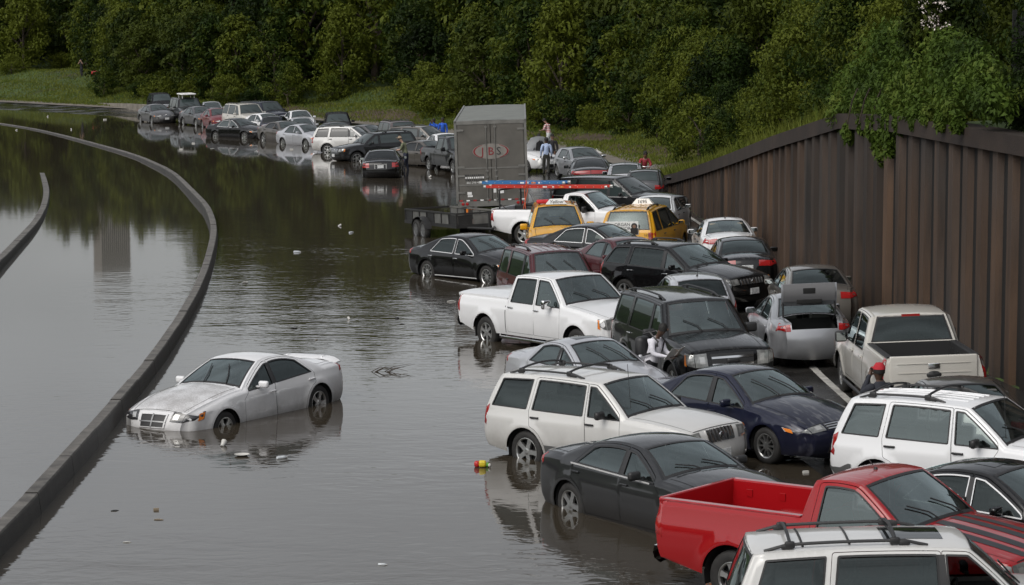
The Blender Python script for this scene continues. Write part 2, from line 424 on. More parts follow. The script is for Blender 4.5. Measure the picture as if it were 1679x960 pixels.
def hatch(L=4.2, W=1.77, H=1.48, wb=2.58, ovf=0.86, rw=0.32, zl=0.74, zc=1.0, dc=0.42, rake=0.85, xr=0.62, zb=1.05, belt_f=.93, belt_r=1.0, roofw=1.20, **k):
    fa = L - ovf; ra = fa - wb; xc = fa - dc; xh = xc - rake
    keys = [(L - .14, .20), (L, .40), (L - .03, .58), (L - .14, zl), (xc, zc), (xh, H - .04), (xr, H - .05), (.16, zb), (.10, zb - .06), (.04, .80), (0, .50), (.10, .25)]
    bulge = [.03, .015, .02, .06, .025, .03, .03, .0, .005, .01, .03]
    rad = [.16, .20, .20, .14, .07, .08, .09, .11, .13, .15, .18, .15]
    crown = [.09, .12, .12, .07, .10, .05, .05, .08, .08, .08, .08, .06]
    d = spec_common(L=L, W=W, H=H, wb=wb, ovf=ovf, rw=rw, rarch=rw + .055, keys=keys, bulge=bulge, rad=rad, crown=crown, belt_f=belt_f, belt_r=belt_r, roofw=roofw)
    xB = ra + wb * 0.48
    d['style'] = 'hatch'
    d['wins'] = [dict(rb=xB + .05, rt=xB + .01, fb=None, ft=None), dict(rb=ra + .12, rt=ra + .34, fb=xB - .05, ft=xB - .07)]
    d['doors'] = [dict(rb=xB, rt=xB - .03, fb=fa - rw - .26), dict(rb=ra + .08, rt=ra + .3, fb=xB - .005, ft=xB - .035)]
    d['xB'] = xB
    d.update(k); return d

def suv(L=4.75, W=1.88, H=1.75, wb=2.78, ovf=0.88, rw=0.37, zl=0.98, zc=1.14, dc=0.50, rake=0.62, xr=0.34, zb=1.16, belt_f=1.08, belt_r=1.12, roofw=1.30, sill=.34, quarter=True, rear_rake=None, **k):
    fa = L - ovf; ra = fa - wb; xc = fa - dc; xh = xc - rake
    keys = [(L - .10, .34), (L, .50), (L - .02, .70), (L - .08, zl), (xc, zc), (xh, H - .05), (xr, H - .05), (.10, zb), (.07, zb - .06), (.03, .85), (0, .60), (.10, .38)]
    bulge = [.02, .01, .015, .035, .02, .035, .015, .0, .0, .01, .02]
    rad = [.14, .16, .15, .11, .07, .08, .09, .09, .10, .12, .14, .12]
    crown = [.08, .10, .09, .05, .08, .05, .04, .05, .05, .05, .06, .05]
    d = spec_common(L=L, W=W, H=H, wb=wb, ovf=ovf, rw=rw, rarch=rw + .07, keys=keys, bulge=bulge, rad=rad, crown=crown, belt_f=belt_f, belt_r=belt_r, roofw=roofw,
                    sill=sill, pf=.10, pr=.07, tf=.9, tr=.6, flare=.03)
    xB = ra + wb * 0.50
    d['style'] = 'suv'
    d['wins'] = [dict(rb=xB + .05, rt=xB + .02, fb=None, ft=None), dict(rb=ra + .14, rt=ra + .22, fb=xB - .05, ft=xB - .06)]
    if quarter: d['wins'].append(dict(rb=.26, rt=.46, fb=ra + .02, ft=ra + .10))
    d['doors'] = [dict(rb=xB, rt=xB - .02, fb=fa - rw - .24), dict(rb=ra + .08, rt=ra + .16, fb=xB - .005, ft=xB - .025)]
    d['xB'] = xB
    d.update(k); return d

def pickup(L=5.8, W=2.02, H=1.88, wb=3.65, ovf=0.98, rw=0.39, zl=1.06, zc=1.24, dc=0.55, rake=0.66, cab=2.25, zrail=1.26, belt_f=1.18, belt_r=1.20, roofw=1.42, crew=True, sill=.42, **k):
    fa = L - ovf; ra = fa - wb; xc = fa - dc; xh = xc - rake
    xr = xc - cab + .18
    keys = [(L - .08, .42), (L, .56), (L - .01, .78), (L - .06, zl), (xc, zc), (xh, H - .05), (xr, H - .06), (xr - .14, zrail), (.10, zrail - .01), (.06, 1.0), (.08, .72), (.12, .55)]
    bulge = [.01, .01, .01, .025, .02, .03, .01, .0, .0, .0, .0]
    rad = [.12, .13, .12, .10, .07, .08, .09, .06, .06, .06, .06, .06]
    crown = [.06, .09, .08, .05, .08, .045, .03, .0, .0, .0, .0, .0]
    d = spec_common(L=L, W=W, H=H, wb=wb, ovf=ovf, rw=rw, rarch=rw + .09, keys=keys, bulge=bulge, rad=rad, crown=crown, belt_f=belt_f, belt_r=belt_r, roofw=roofw,
                    sill=sill, pf=.08, pr=.0, tf=.8, tr=.3, flare=.03, truck=True, tuck=.03, sh=.05)
    xcb = xr - .14                                     # cab back
    d['style'] = 'pickup'; d['xcab'] = xcb
    if crew:
        xB = xcb + (xc - xcb) * .50
        d['wins'] = [dict(rb=xB + .05, rt=xB + .03, fb=None, ft=None), dict(rb=xcb + .14, rt=xcb + .26, fb=xB - .05, ft=xB - .06)]
        d['doors'] = [dict(rb=xB, rt=xB - .02, fb=fa - rw - .26), dict(rb=xcb + .06, rt=xcb + .18, fb=xB - .005, ft=xB - .025)]
    else:
        xB = xcb + .2
        d['wins'] = [dict(rb=xcb + .26, rt=xcb + .34, fb=None, ft=None)]
        d['doors'] = [dict(rb=xcb + .16, rt=xcb + .26, fb=fa - rw - .26)]
    d['xB'] = xB
    d.update(k); return d

def minivan(L=4.95, W=1.95, H=1.75, wb=2.95, ovf=1.0, rw=0.33, **k):
    d = suv(L=L, W=W, H=H, wb=wb, ovf=ovf, rw=rw, zl=0.84, zc=1.08, dc=0.18, rake=1.05, xr=.42, zb=1.10, belt_f=1.0, belt_r=1.06, roofw=1.34, sill=.26)
    d['keys'][0] = (L - .12, .24); d['keys'][1] = (L, .45); d['keys'][2] = (L - .04, .62)
    d['keys'][10] = (0, .52); d['keys'][11] = (.1, .28)
    d['style'] = 'minivan'; d['flare'] = .015
    d.update(k); return d
# ------------------------------------------------------------------ the road's right edge (retaining wall, then foot of the bank) and heights
EDGE = np.array([(27.0, -100.0), (10.2, 52.7), (8.2, 72.0), (7.1, 99.0), (6.75, 113.0), (6.1, 125.0), (4.2, 139.0), (0.6, 154.0), (-4.5, 169.0), (-11.5, 184.0), (-20.0, 198.0), (-30.0, 211.0), (-42.0, 226.0), (-56.0, 243.0), (-80.0, 268.0), (-120.0, 305.0), (-500.0, 640.0)])
SLOPE = 0.034
def edge_t(x, y):
    """signed distance from the right edge: negative over the road, positive behind the wall / up the bank; also the arc length"""
    x = np.atleast_1d(np.asarray(x, float)); y = np.atleast_1d(np.asarray(y, float))
    A, B = EDGE[:-1], EDGE[1:]; D = B - A; L2 = (D ** 2).sum(1); Ls = np.sqrt(L2); cum = np.r_[0, np.cumsum(Ls)]
    best = np.full(x.shape, 1e18); sg = np.zeros(x.shape); arc = np.zeros(x.shape)
    for i in range(len(A)):
        px, py = x - A[i, 0], y - A[i, 1]
        t = np.clip((px * D[i, 0] + py * D[i, 1]) / L2[i], 0, 1)
        d2 = (px - t * D[i, 0]) ** 2 + (py - t * D[i, 1]) ** 2
        cr = D[i, 0] * py - D[i, 1] * px
        m = d2 < best
        best = np.where(m, d2, best); sg = np.where(m, np.where(cr < 0, 1.0, -1.0), sg); arc = np.where(m, cum[i] + t * Ls[i], arc)
    return np.sqrt(best) * sg, arc
def road_z(x, y):
    t, _ = edge_t(x, y)
    z = SLOPE * (np.clip(t, -22, 0) + 6.0) + 0.01 * np.clip(t + 22, -15, 0)
    return float(z[0]) if z.size == 1 else z
def road_normal(x, y):
    e = 1.5
    gx = (road_z(x + e, y) - road_z(x - e, y)) / (2 * e); gy = (road_z(x, y + e) - road_z(x, y - e)) / (2 * e)
    n = np.array([-gx, -gy, 1.0]); return n / np.linalg.norm(n)
# ------------------------------------------------------------------ the setting
WALL_Y = [(-100, 5.3), (52.7, 5.3), (61.5, 5.36), (66.5, 5.2), (87, 3.05), (103, 1.5), (114, .62), (119, .30), (121, .26), (900, .26)]
def wall_top(y): return np.interp(y, [p[0] for p in WALL_Y], [p[1] for p in WALL_Y])
def sstep(a, b, x):
    t = np.clip((x - a) / (b - a), 0, 1); return t * t * (3 - 2 * t)
def ground_z(x, y):
    x = np.asarray(x, float); y = np.asarray(y, float)
    t, arc = edge_t(x, y)
    r = SLOPE * (np.clip(t, -22, 0) + 6.0) + 0.01 * np.clip(t + 22, -15, 0)
    wob = .25 * np.sin(x * .23 + 1.3) * np.sin(y * .19) + .12 * np.sin(x * .7 + y * .5)
    bank = .20 + 2.3 * sstep(0.3, 17, t) + 3.0 * sstep(18, 50, t) + wob * sstep(1, 6, t)
    wt = wall_top(y) - .18
    back = np.maximum(bank, wt + .5 * sstep(2, 10, t))
    up = np.where(y < 119.5, np.where(t < .55, r - .02, np.where(t < 1.0, wt, back)), bank)
    left = -.65 + 6.5 * sstep(-43, -56, t)
    return np.where(t > 0, up, np.where(t < -43, np.maximum(r, left), r)) - np.where(t > 0, 0, .03) + 7 * sstep(-35, -75, y)  # last term: unseen rise behind the camera, added to darken car-side reflections

# ground sheet reaching the horizon: fine where it is seen, coarse beyond
def axis(lo, hi, fine_lo, fine_hi, step, extra=()):
    a = list(np.arange(fine_lo, fine_hi + 1e-6, step)) + list(extra)
    s = step; v = fine_lo
    while v > lo: s *= 1.5; v -= s; a.append(max(v, lo))
    s = step; v = fine_hi
    while v < hi: s *= 1.5; v += s; a.append(min(v, hi))
    return np.unique(np.round(a, 4))
gx = axis(-4000, 4000, -110, 45, 1.5, list(np.arange(5, 14, .4))); gy = axis(-1500, 6000, 20, 320, 1.5)
GX, GY = np.meshgrid(gx, gy)
GZ = ground_z(GX.ravel(), GY.ravel())
nx_, ny_ = len(gx), len(gy)
ii = np.arange(nx_ * ny_).reshape(ny_, nx_)
quads = np.stack([ii[:-1, :-1].ravel(), ii[:-1, 1:].ravel(), ii[1:, 1:].ravel(), ii[1:, :-1].ravel()], 1)
def ground_mat():
    m, nt, b = nmat('bank_soil_and_grass'); N, Lk = nt.nodes, nt.links
    geo = N.new('ShaderNodeNewGeometry')
    n1 = N.new('ShaderNodeTexNoise'); n1.inputs['Scale'].default_value = .22; n1.inputs['Detail'].default_value = 8; Lk.new(geo.outputs['Position'], n1.inputs['Vector'])
    n2 = N.new('ShaderNodeTexNoise'); n2.inputs['Scale'].default_value = 3.5; n2.inputs['Detail'].default_value = 8; Lk.new(geo.outputs['Position'], n2.inputs['Vector'])
    r = N.new('ShaderNodeValToRGB'); e = r.color_ramp.elements
    e[0].position = .28; e[0].color = (.040, .036, .015, 1); e[1].position = .70; e[1].color = (.055, .092, .016, 1)
    q = e.new(.42); q.color = (.036, .062, .012, 1)
    Lk.new(n1.outputs['Fac'], r.inputs['Fac'])
    mx = N.new('ShaderNodeMix'); mx.data_type = 'RGBA'; mx.blend_type = 'MULTIPLY'; mx.inputs[0].default_value = .8
    r2 = N.new('ShaderNodeMapRange'); r2.inputs['From Min'].default_value = .3; r2.inputs['From Max'].default_value = .7; r2.inputs['To Min'].default_value = .45; r2.inputs['To Max'].default_value = 1.35
    Lk.new(n2.outputs['Fac'], r2.inputs['Value']); Lk.new(r.outputs[0], mx.inputs[6]); Lk.new(r2.outputs[0], mx.inputs[7]); Lk.new(mx.outputs[2], b.inputs['Base Color'])
    b.inputs['Roughness'].default_value = .9
    bp = N.new('ShaderNodeBump'); bp.inputs['Strength'].default_value = .8; bp.inputs['Distance'].default_value = .15; Lk.new(n2.outputs['Fac'], bp.inputs['Height']); Lk.new(bp.outputs[0], b.inputs['Normal'])
    return m
M['ground'] = ground_mat()
o = obj('ground', fast_mesh('ground', np.stack([GX.ravel(), GY.ravel(), GZ], 1), quads, True), None, M['ground']); tag(o, kind='structure')

# ---- curves
def curve_pts(P, step):
    """resample a polyline smoothly"""
    P = np.array(P, float); d = np.r_[0, np.cumsum(np.hypot(*np.diff(P, axis=0).T))]
    n = len(P); out = []
    for i in range(n - 1):
        p0, p1, p2, p3 = P[max(i - 1, 0)], P[i], P[i + 1], P[min(i + 2, n - 1)]
        k = max(1, int((d[i + 1] - d[i]) / step))
        for j in range(k):
            t = j / k
            out.append(.5 * ((2 * p1) + (-p0 + p2) * t + (2 * p0 - 5 * p1 + 4 * p2 - p3) * t * t + (-p0 + 3 * p1 - 3 * p2 + p3) * t ** 3))
    out.append(P[-1]); return np.array(out)
def side_normals(C):
    T = np.gradient(C, axis=0); T /= np.hypot(T[:, 0], T[:, 1])[:, None]
    return np.stack([T[:, 1], -T[:, 0]], 1)      # to the right of travel
EC = curve_pts(EDGE[1:14], 1.2); EC = np.vstack([[(25.9, -90), (21.5, -50), (17.1, -10), (13.8, 20), (12.0, 36)], EC])
EN = side_normals(EC)
def ribbon(name, t0, t1, i0=0, i1=None, lift=0.0, mat=None, nt_=2):
    i1 = i1 or len(EC); P = []
    for i in range(i0, i1):
        row = []
        for t in np.linspace(t0, t1, nt_):
            p = EC[i] + EN[i] * t; row.append((p[0], p[1], SLOPE * (max(t, -22) + 6.0) + lift))
        P.append(row)
    mb = MB(); mb.grid(P); return mb.build(name, mat, None, None)
def road_mat():
    m, nt, b = nmat('wet_asphalt'); N, Lk = nt.nodes, nt.links
    geo = N.new('ShaderNodeNewGeometry')
    n1 = N.new('ShaderNodeTexNoise'); n1.inputs['Scale'].default_value = .5; n1.inputs['Detail'].default_value = 7; Lk.new(geo.outputs['Position'], n1.inputs['Vector'])
    n2 = N.new('ShaderNodeTexNoise'); n2.inputs['Scale'].default_value = 40; n2.inputs['Detail'].default_value = 3; Lk.new(geo.outputs['Position'], n2.inputs['Vector'])
    r = N.new('ShaderNodeValToRGB'); e = r.color_ramp.elements; e[0].position = .35; e[0].color = (.020, .019, .018, 1); e[1].position = .7; e[1].color = (.042, .040, .037, 1)
    Lk.new(n1.outputs['Fac'], r.inputs['Fac']); Lk.new(r.outputs[0], b.inputs['Base Color'])
    rr = N.new('ShaderNodeMapRange'); rr.inputs['From Min'].default_value = .42; rr.inputs['From Max'].default_value = .6; rr.inputs['To Min'].default_value = .04; rr.inputs['To Max'].default_value = .30
    Lk.new(n1.outputs['Fac'], rr.inputs['Value']); Lk.new(rr.outputs[0], b.inputs['Roughness'])
    bp = N.new('ShaderNodeBump'); bp.inputs['Strength'].default_value = .25; bp.inputs['Distance'].default_value = .01; Lk.new(n2.outputs['Fac'], bp.inputs['Height']); Lk.new(bp.outputs[0], b.inputs['Normal'])
    return m
M['road'] = road_mat()
M['line'] = simple('worn_white_line', (.42, .41, .38), .5, var=.35, vscale=3)
tag(ribbon('road', -18.2, -.02, 0, None, 0.0, M['road'], 8), kind='structure')
def concrete(name, c0, c1, rough=.75, scale=1.5, streak=False):
    m, nt, b = nmat(name); N, Lk = nt.nodes, nt.links
    geo = N.new('ShaderNodeNewGeometry'); mp = N.new('ShaderNodeMapping'); mp.inputs['Scale'].default_value = (1, 1, .12 if streak else 1); Lk.new(geo.outputs['Position'], mp.inputs[0])
    n1 = N.new('ShaderNodeTexNoise'); n1.inputs['Scale'].default_value = scale; n1.inputs['Detail'].default_value = 9; n1.inputs['Roughness'].default_value = .6; Lk.new(mp.outputs[0], n1.inputs['Vector'])
    r = N.new('ShaderNodeValToRGB'); e = r.color_ramp.elements; e[0].position = .32; e[0].color = (*c0, 1); e[1].position = .68; e[1].color = (*c1, 1)
    Lk.new(n1.outputs['Fac'], r.inputs['Fac']); Lk.new(r.outputs[0], b.inputs['Base Color']); b.inputs['Roughness'].default_value = rough
    n2 = N.new('ShaderNodeTexNoise'); n2.inputs['Scale'].default_value = 25; n2.inputs['Detail'].default_value = 5; Lk.new(geo.outputs['Position'], n2.inputs['Vector'])
    bp = N.new('ShaderNodeBump'); bp.inputs['Strength'].default_value = .35; bp.inputs['Distance'].default_value = .02; Lk.new(n2.outputs['Fac'], bp.inputs['Height']); Lk.new(bp.outputs[0], b.inputs['Normal'])
    return m
M['gutter'] = concrete('gutter_concrete', (.10, .085, .065), (.20, .18, .15))
gi0 = int(np.argmin(np.abs(EC[:, 1] - 119)))
g_ = ribbon('gutter', -.02, 2.3, gi0, len(EC) - 8, .05, M['gutter'], 4); tag(g_, kind='structure')
M['soil'] = concrete('bare_soil', (.035, .022, .013), (.085, .058, .038), .9, .8)
P = []
for i in range(gi0 + 1, len(EC) - 30):
    P.append([(*(EC[i] + EN[i] * t)[:2], 0) for t in (2.2, 2.9, 3.6 + .8 * math.sin(i * .7), 4.6 + 1.0 * math.sin(i * .45))])
P = [[(p[0], p[1], float(ground_z(np.array([p[0]]), np.array([p[1]]))[0]) + .035) for p in row] for row in P]
mb = MB(); mb.grid(P); tag(mb.build('bare_soil', M['soil'], None, None), kind='structure')
# lane and edge lines on the dry side of the carriageway
def line(pts, w, name='lane_line'):
    W = [at(px, py, .09) for px, py in pts]; W = [np.array((p.x, p.y)) for p in W]
    C = curve_pts(W, 1.0); Nn = side_normals(C); P = []
    for c, n in zip(C, Nn):
        row = []
        for k in (-w / 2, w / 2):
            q = c + n * k; row.append((q[0], q[1], road_z(q[0], q[1]) + .006))
        P.append(row)
    mb = MB(); mb.grid(P); tag(mb.build(name, M['line'], None, None), kind='structure')
line([(1225, 508), (1290, 562), (1345, 615), (1392, 657), (1440, 700), (1500, 756)], .16)
line([(985, 265), (1033, 276), (1068, 287)], .14)
line([(880, 246), (935, 254), (985, 265)], .14)
line([(1105, 346), (1139, 366), (1170, 388)], .14)

# ---- flood water
def water_mat():
    m, nt, b = nmat('murky_flood_water'); N, Lk = nt.nodes, nt.links
    b.inputs['Base Color'].default_value = (.046, .038, .028, 1); b.inputs['Roughness'].default_value = .035; b.inputs['IOR'].default_value = 1.333
    b.inputs['Specular IOR Level'].default_value = .5
    geo = N.new('ShaderNodeNewGeometry')
    def noise(sx, sy, sc, det, dist=0.0):
        mp = N.new('ShaderNodeMapping'); mp.inputs['Scale'].default_value = (sx, sy, 1); Lk.new(geo.outputs['Position'], mp.inputs[0])
        n = N.new('ShaderNodeTexNoise'); n.inputs['Scale'].default_value = sc; n.inputs['Detail'].default_value = det; n.inputs['Distortion'].default_value = dist; Lk.new(mp.outputs[0], n.inputs['Vector']); return n
    fine = noise(.9, 1.5, 2.6, 2.0, .6); mid = noise(.5, .9, .9, 2.0, .3); big = noise(1, 1, .055, 3.0)
    # calm and ruffled patches; the far carriageway lies calm behind the barrier
    sx = N.new('ShaderNodeSeparateXYZ'); Lk.new(geo.outputs['Position'], sx.inputs[0])
    mr = N.new('ShaderNodeMapRange'); mr.inputs['From Min'].default_value = .44; mr.inputs['From Max'].default_value = .60; mr.inputs['To Min'].default_value = .30; mr.inputs['To Max'].default_value = 1.0
    Lk.new(big.outputs['Fac'], mr.inputs['Value'])
    side = N.new('ShaderNodeMapRange'); side.inputs['From Min'].default_value = -13.0; side.inputs['From Max'].default_value = -9.0; side.inputs['To Min'].default_value = .10; side.inputs['To Max'].default_value = 1.0
    Lk.new(sx.outputs['X'], side.inputs['Value'])
    mu0 = N.new('ShaderNodeMath'); mu0.operation = 'MULTIPLY'; Lk.new(mr.outputs[0], mu0.inputs[0]); Lk.new(side.outputs[0], mu0.inputs[1])
    fy = N.new('ShaderNodeMapRange'); fy.inputs['From Min'].default_value = 62; fy.inputs['From Max'].default_value = 105; fy.inputs['To Min'].default_value = 1.0; fy.inputs['To Max'].default_value = .40; Lk.new(sx.outputs['Y'], fy.inputs['Value'])
    mu = N.new('ShaderNodeMath'); mu.operation = 'MULTIPLY'; Lk.new(mu0.outputs[0], mu.inputs[0]); Lk.new(fy.outputs[0], mu.inputs[1])
    h = N.new('ShaderNodeMath'); h.operation = 'MULTIPLY_ADD'; h.inputs[1].default_value = .50; Lk.new(fine.outputs['Fac'], h.inputs[0]); Lk.new(mid.outputs['Fac'], h.inputs[2])
    bp = N.new('ShaderNodeBump'); bp.inputs['Distance'].default_value = .026; Lk.new(h.outputs[0], bp.inputs['Height'])
    st = N.new('ShaderNodeMath'); st.operation = 'MULTIPLY'; st.inputs[1].default_value = .75; Lk.new(mu.outputs[0], st.inputs[0]); Lk.new(st.outputs[0], bp.inputs['Strength'])
    Lk.new(bp.outputs[0], b.inputs['Normal'])
    return m
M['water'] = water_mat()
mb = MB(); wx = [-260, -120, -60, -20, 0, 8.5, 13, 20]; wy = [-60, 0, 30, 60, 90, 120, 160, 220, 320, 420]
mb.grid([[(x, y, 0) for x in wx] for y in wy], flip=False)
tag(mb.build('water', M['water'], None, None), kind='structure')

# ---- retaining wall with vertical ribs
def wall_mat(name, dark, light):
    m = concrete(name, dark, light, .8, 1.3, True); N, Lk = m.node_tree.nodes, m.node_tree.links; b = N['Principled BSDF']
    src = b.inputs['Base Color'].links[0].from_socket; oi = N.new('ShaderNodeObjectInfo'); mr = N.new('ShaderNodeMapRange'); mr.inputs['To Min'].default_value = .40; mr.inputs['To Max'].default_value = 1.65; Lk.new(oi.outputs['Random'], mr.inputs['Value'])
    geo = N.new('ShaderNodeNewGeometry'); n = N.new('ShaderNodeTexNoise'); n.inputs['Scale'].default_value = .16; n.inputs['Detail'].default_value = 4; Lk.new(geo.outputs['Position'], n.inputs['Vector'])
    gr = N.new('ShaderNodeMapRange'); gr.inputs['From Min'].default_value = .45; gr.inputs['From Max'].default_value = .62; gr.inputs['To Max'].default_value = .35; Lk.new(n.outputs['Fac'], gr.inputs['Value'])  # blue-grey noise patches: a hazy veil painted into the wall colour
    lum = sum(light) / 3 * .8; mg = N.new('ShaderNodeMix'); mg.data_type = 'RGBA'; mg.inputs[7].default_value = (lum * .95, lum, lum * 1.02, 1); Lk.new(gr.outputs[0], mg.inputs[0]); Lk.new(src, mg.inputs[6])
    mx = N.new('ShaderNodeMix'); mx.data_type = 'RGBA'; mx.blend_type = 'MULTIPLY'; mx.inputs[0].default_value = 1; Lk.new(mg.outputs[2], mx.inputs[6]); Lk.new(mr.outputs[0], mx.inputs[7]); Lk.new(mx.outputs[2], b.inputs['Base Color']); return m
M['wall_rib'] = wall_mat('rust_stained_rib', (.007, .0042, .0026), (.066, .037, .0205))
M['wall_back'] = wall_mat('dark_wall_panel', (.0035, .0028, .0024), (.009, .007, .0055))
M['coping'] = concrete('coping_concrete', (.013, .008, .006), (.034, .022, .0155), .8, .9)
wall = empty('retaining_wall', (10.2, 52.7, 0)); tag(wall, 'tall rust-stained concrete retaining wall with vertical ribs beside the shoulder', 'wall')
inv = Matrix.Translation((-10.2, -52.7, 0))
def wall_frame(y):
    """point on the wall line at world y, direction along the wall"""
    m = (EC[:, 1] > y - 6) & (EC[:, 1] < y + 6)
    x = np.interp(y, EC[:, 1][EC[:, 1] < 130], EC[:, 0][EC[:, 1] < 130]); x2 = np.interp(y + .5, EC[:, 1][EC[:, 1] < 130], EC[:, 0][EC[:, 1] < 130])
    d = Vector((x2 - x, .5, 0)).normalized(); return Vector((x, y, 0)), d
def wpiece(name, y0, y1, d0, d1, zt_off, zb, mat):
    """block of wall between world y0..y1 with its front face d0 and back d1 behind the wall line"""
    p0, a = wall_frame(y0); p1, _ = wall_frame(y1); nrm = Vector((a.y, -a.x, 0))
    V = []
    for p, y in ((p0, y0), (p1, y1)):
        zt = float(wall_top(y)) + zt_off
        for dd in (d0, d1):
            q = p + nrm * dd; V += [(q.x, q.y, zb if not callable(zb) else zb(y)), (q.x, q.y, max(zt, .02 + (zb if not callable(zb) else zb(y))))]
    F = [(0, 4, 5, 1), (2, 3, 7, 6), (1, 5, 7, 3), (0, 1, 3, 2), (4, 6, 7, 5)]
    mb = MB(); mb.add(V, F, 0, False, inv); return mb.build(name, mat, wall, None)
joint = [30.0, 39.8, 49.6, 56.0, 61.5, 66.5, 76.3, 86.1, 95.9, 105.7, 114.0, 118.5]
rng = random.Random(4)
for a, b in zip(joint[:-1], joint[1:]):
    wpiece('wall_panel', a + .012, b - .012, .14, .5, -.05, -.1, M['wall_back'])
    k = int(round((b - a) / 1.09)); st_ = (b - a) / k
    for j in range(k):
        y0 = a + j * st_ + .10; p, q = y0, y0 + .52
        pa, dr = wall_frame(p); pb, _ = wall_frame(q); nrm = Vector((dr.y, -dr.x, 0))
        zt0, zt1 = float(wall_top(p)) - .06, float(wall_top(q)) - .06
        if zt1 < .35: continue
        # trapezoidal rib
        V = []
        for pt, zt, sg in ((pa, zt0, 1), (pb, zt1, -1)):
            for dd, sh_ in ((.15, 0), (.0, .09)):
                w = pt + nrm * dd + dr * sh_ * sg; V += [(w.x, w.y, -.1), (w.x, w.y, zt)]
        F = [(0, 2, 3, 1), (2, 6, 7, 3), (6, 4, 5, 7), (1, 3, 7, 5)]
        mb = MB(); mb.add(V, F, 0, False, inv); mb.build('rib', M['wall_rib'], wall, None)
    wpiece('coping', a + .006, b - .006, -.10, .62, .06, lambda y: float(wall_top(y)) - .34, M['coping'])

# ---- low concrete wall at the far bend
lw = empty('low_concrete_wall', (-30, 211, 0)); tag(lw, 'low pale concrete wall along the grass at the far left bend', 'wall')
LW = curve_pts([at(252, 187, .1)[:2], at(205, 181, .1)[:2], at(150, 174, .1)[:2], at(92, 168, .1)[:2]], 3.2); LN = side_normals(LW)
M['pale_conc'] = concrete('pale_concrete', (.13, .115, .095), (.24, .22, .185))
for i in range(len(LW) - 1):
    a, b = LW[i], LW[i + 1]; ta, tb = .85 - .75 * i / (len(LW) - 1), .85 - .75 * (i + 1) / (len(LW) - 1)
    V = [(a[0], a[1], -.3), (b[0], b[1], -.3), (b[0], b[1], tb), (a[0], a[1], ta)]
    V += [(p[0] + LN[i][0] * .35, p[1] + LN[i][1] * .35, p[2]) for p in V]
    mb = MB(); mb.add(V, [(0, 1, 2, 3), (3, 2, 6, 7), (0, 3, 7, 4), (1, 5, 6, 2), (4, 7, 6, 5)], 0, False, Matrix.Translation((30, -211, 0))); mb.build('wall_block', M['pale_conc'], lw, None)

# ---- median barriers standing in the water
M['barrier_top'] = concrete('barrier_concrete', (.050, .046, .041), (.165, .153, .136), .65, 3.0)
M['barrier_side'] = concrete('wet_shaded_barrier_side', (.010, .009, .008), (.034, .030, .026), .55, 2.4, True)  # wet concrete, with the shade on the sides painted into its dark tone
def barrier(name, pts, label, hgt, wt_, seg=3.0):
    W = [np.array(at(px, py, 0)[:2]) for px, py in pts]
    u_ = (W[0] - W[1]) / np.linalg.norm(W[0] - W[1]); W = [W[0] + u_ * q for q in (40, 26, 14, 6)] + W
    C = curve_pts(W, .5); Nn = side_normals(C); C = C - Nn * (wt_ / 2 + .07)
    root = empty(name, (C[0][0], C[0][1], 0)); tag(root, label, 'barrier')
    off = Matrix.Translation((-C[0][0], -C[0][1], 0))
    k = int(seg / .5); i = 0; n = len(C); rr = random.Random(len(pts))
    while i < n - 1:
        j = min(i + k, n - 1); P = []; jit = rr.uniform(-.012, .012)
        top = []
        for q in range(i, j + 1):
            c, m_ = C[q], Nn[q]; e = (.012 if q == i else -.012 if q == j else 0)
            tdir = C[min(q + 1, n - 1)] - C[max(q - 1, 0)]; tdir = tdir / np.linalg.norm(tdir)
            hz = float(np.interp(c[1], hgt[0], hgt[1])) + jit * min(1.0, 60 / max(c[1], 1))
            pr = [(-wt_ / 2 - .10, -.7), (-wt_ / 2 - .07, -.12), (-wt_ / 2 - .02, hz - .03), (-wt_ / 2, hz), (wt_ / 2, hz), (wt_ / 2 + .02, hz - .03), (wt_ / 2 + .07, -.12), (wt_ / 2 + .10, -.7)]
            P.append([(c[0] + m_[0] * a + tdir[0] * e, c[1] + m_[1] * a + tdir[1] * e, z) for a, z in pr])
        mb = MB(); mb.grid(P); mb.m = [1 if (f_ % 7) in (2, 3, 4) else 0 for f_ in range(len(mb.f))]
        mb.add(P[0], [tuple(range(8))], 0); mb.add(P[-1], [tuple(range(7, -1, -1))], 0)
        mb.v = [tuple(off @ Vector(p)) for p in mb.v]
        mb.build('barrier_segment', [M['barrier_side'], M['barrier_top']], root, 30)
        i = j
barrier('median_barrier', [(0, 918), (60, 853), (117, 787), (204, 683), (280, 582), (332, 490), (352, 430), (358, 385), (348, 352), (330, 330), (290, 290), (250, 268), (215, 254), (160, 238), (100, 222), (50, 211), (0, 203)],
        'long grey concrete median barrier curving through the flood beside the stranded white sedan', ([0, 50, 75, 92, 108, 125, 145, 170, 190], [.34, .33, .31, .28, .26, .21, .13, .09, .06]), .19)
barrier('ramp_barrier', [(0, 447), (35, 408), (65, 372), (79, 343), (83, 318), (80, 300), (75, 284)],
        'short concrete barrier at the left edge sinking into the calm water', ([0, 77, 94, 112, 127], [.28, .28, .20, .12, .01]), .22)

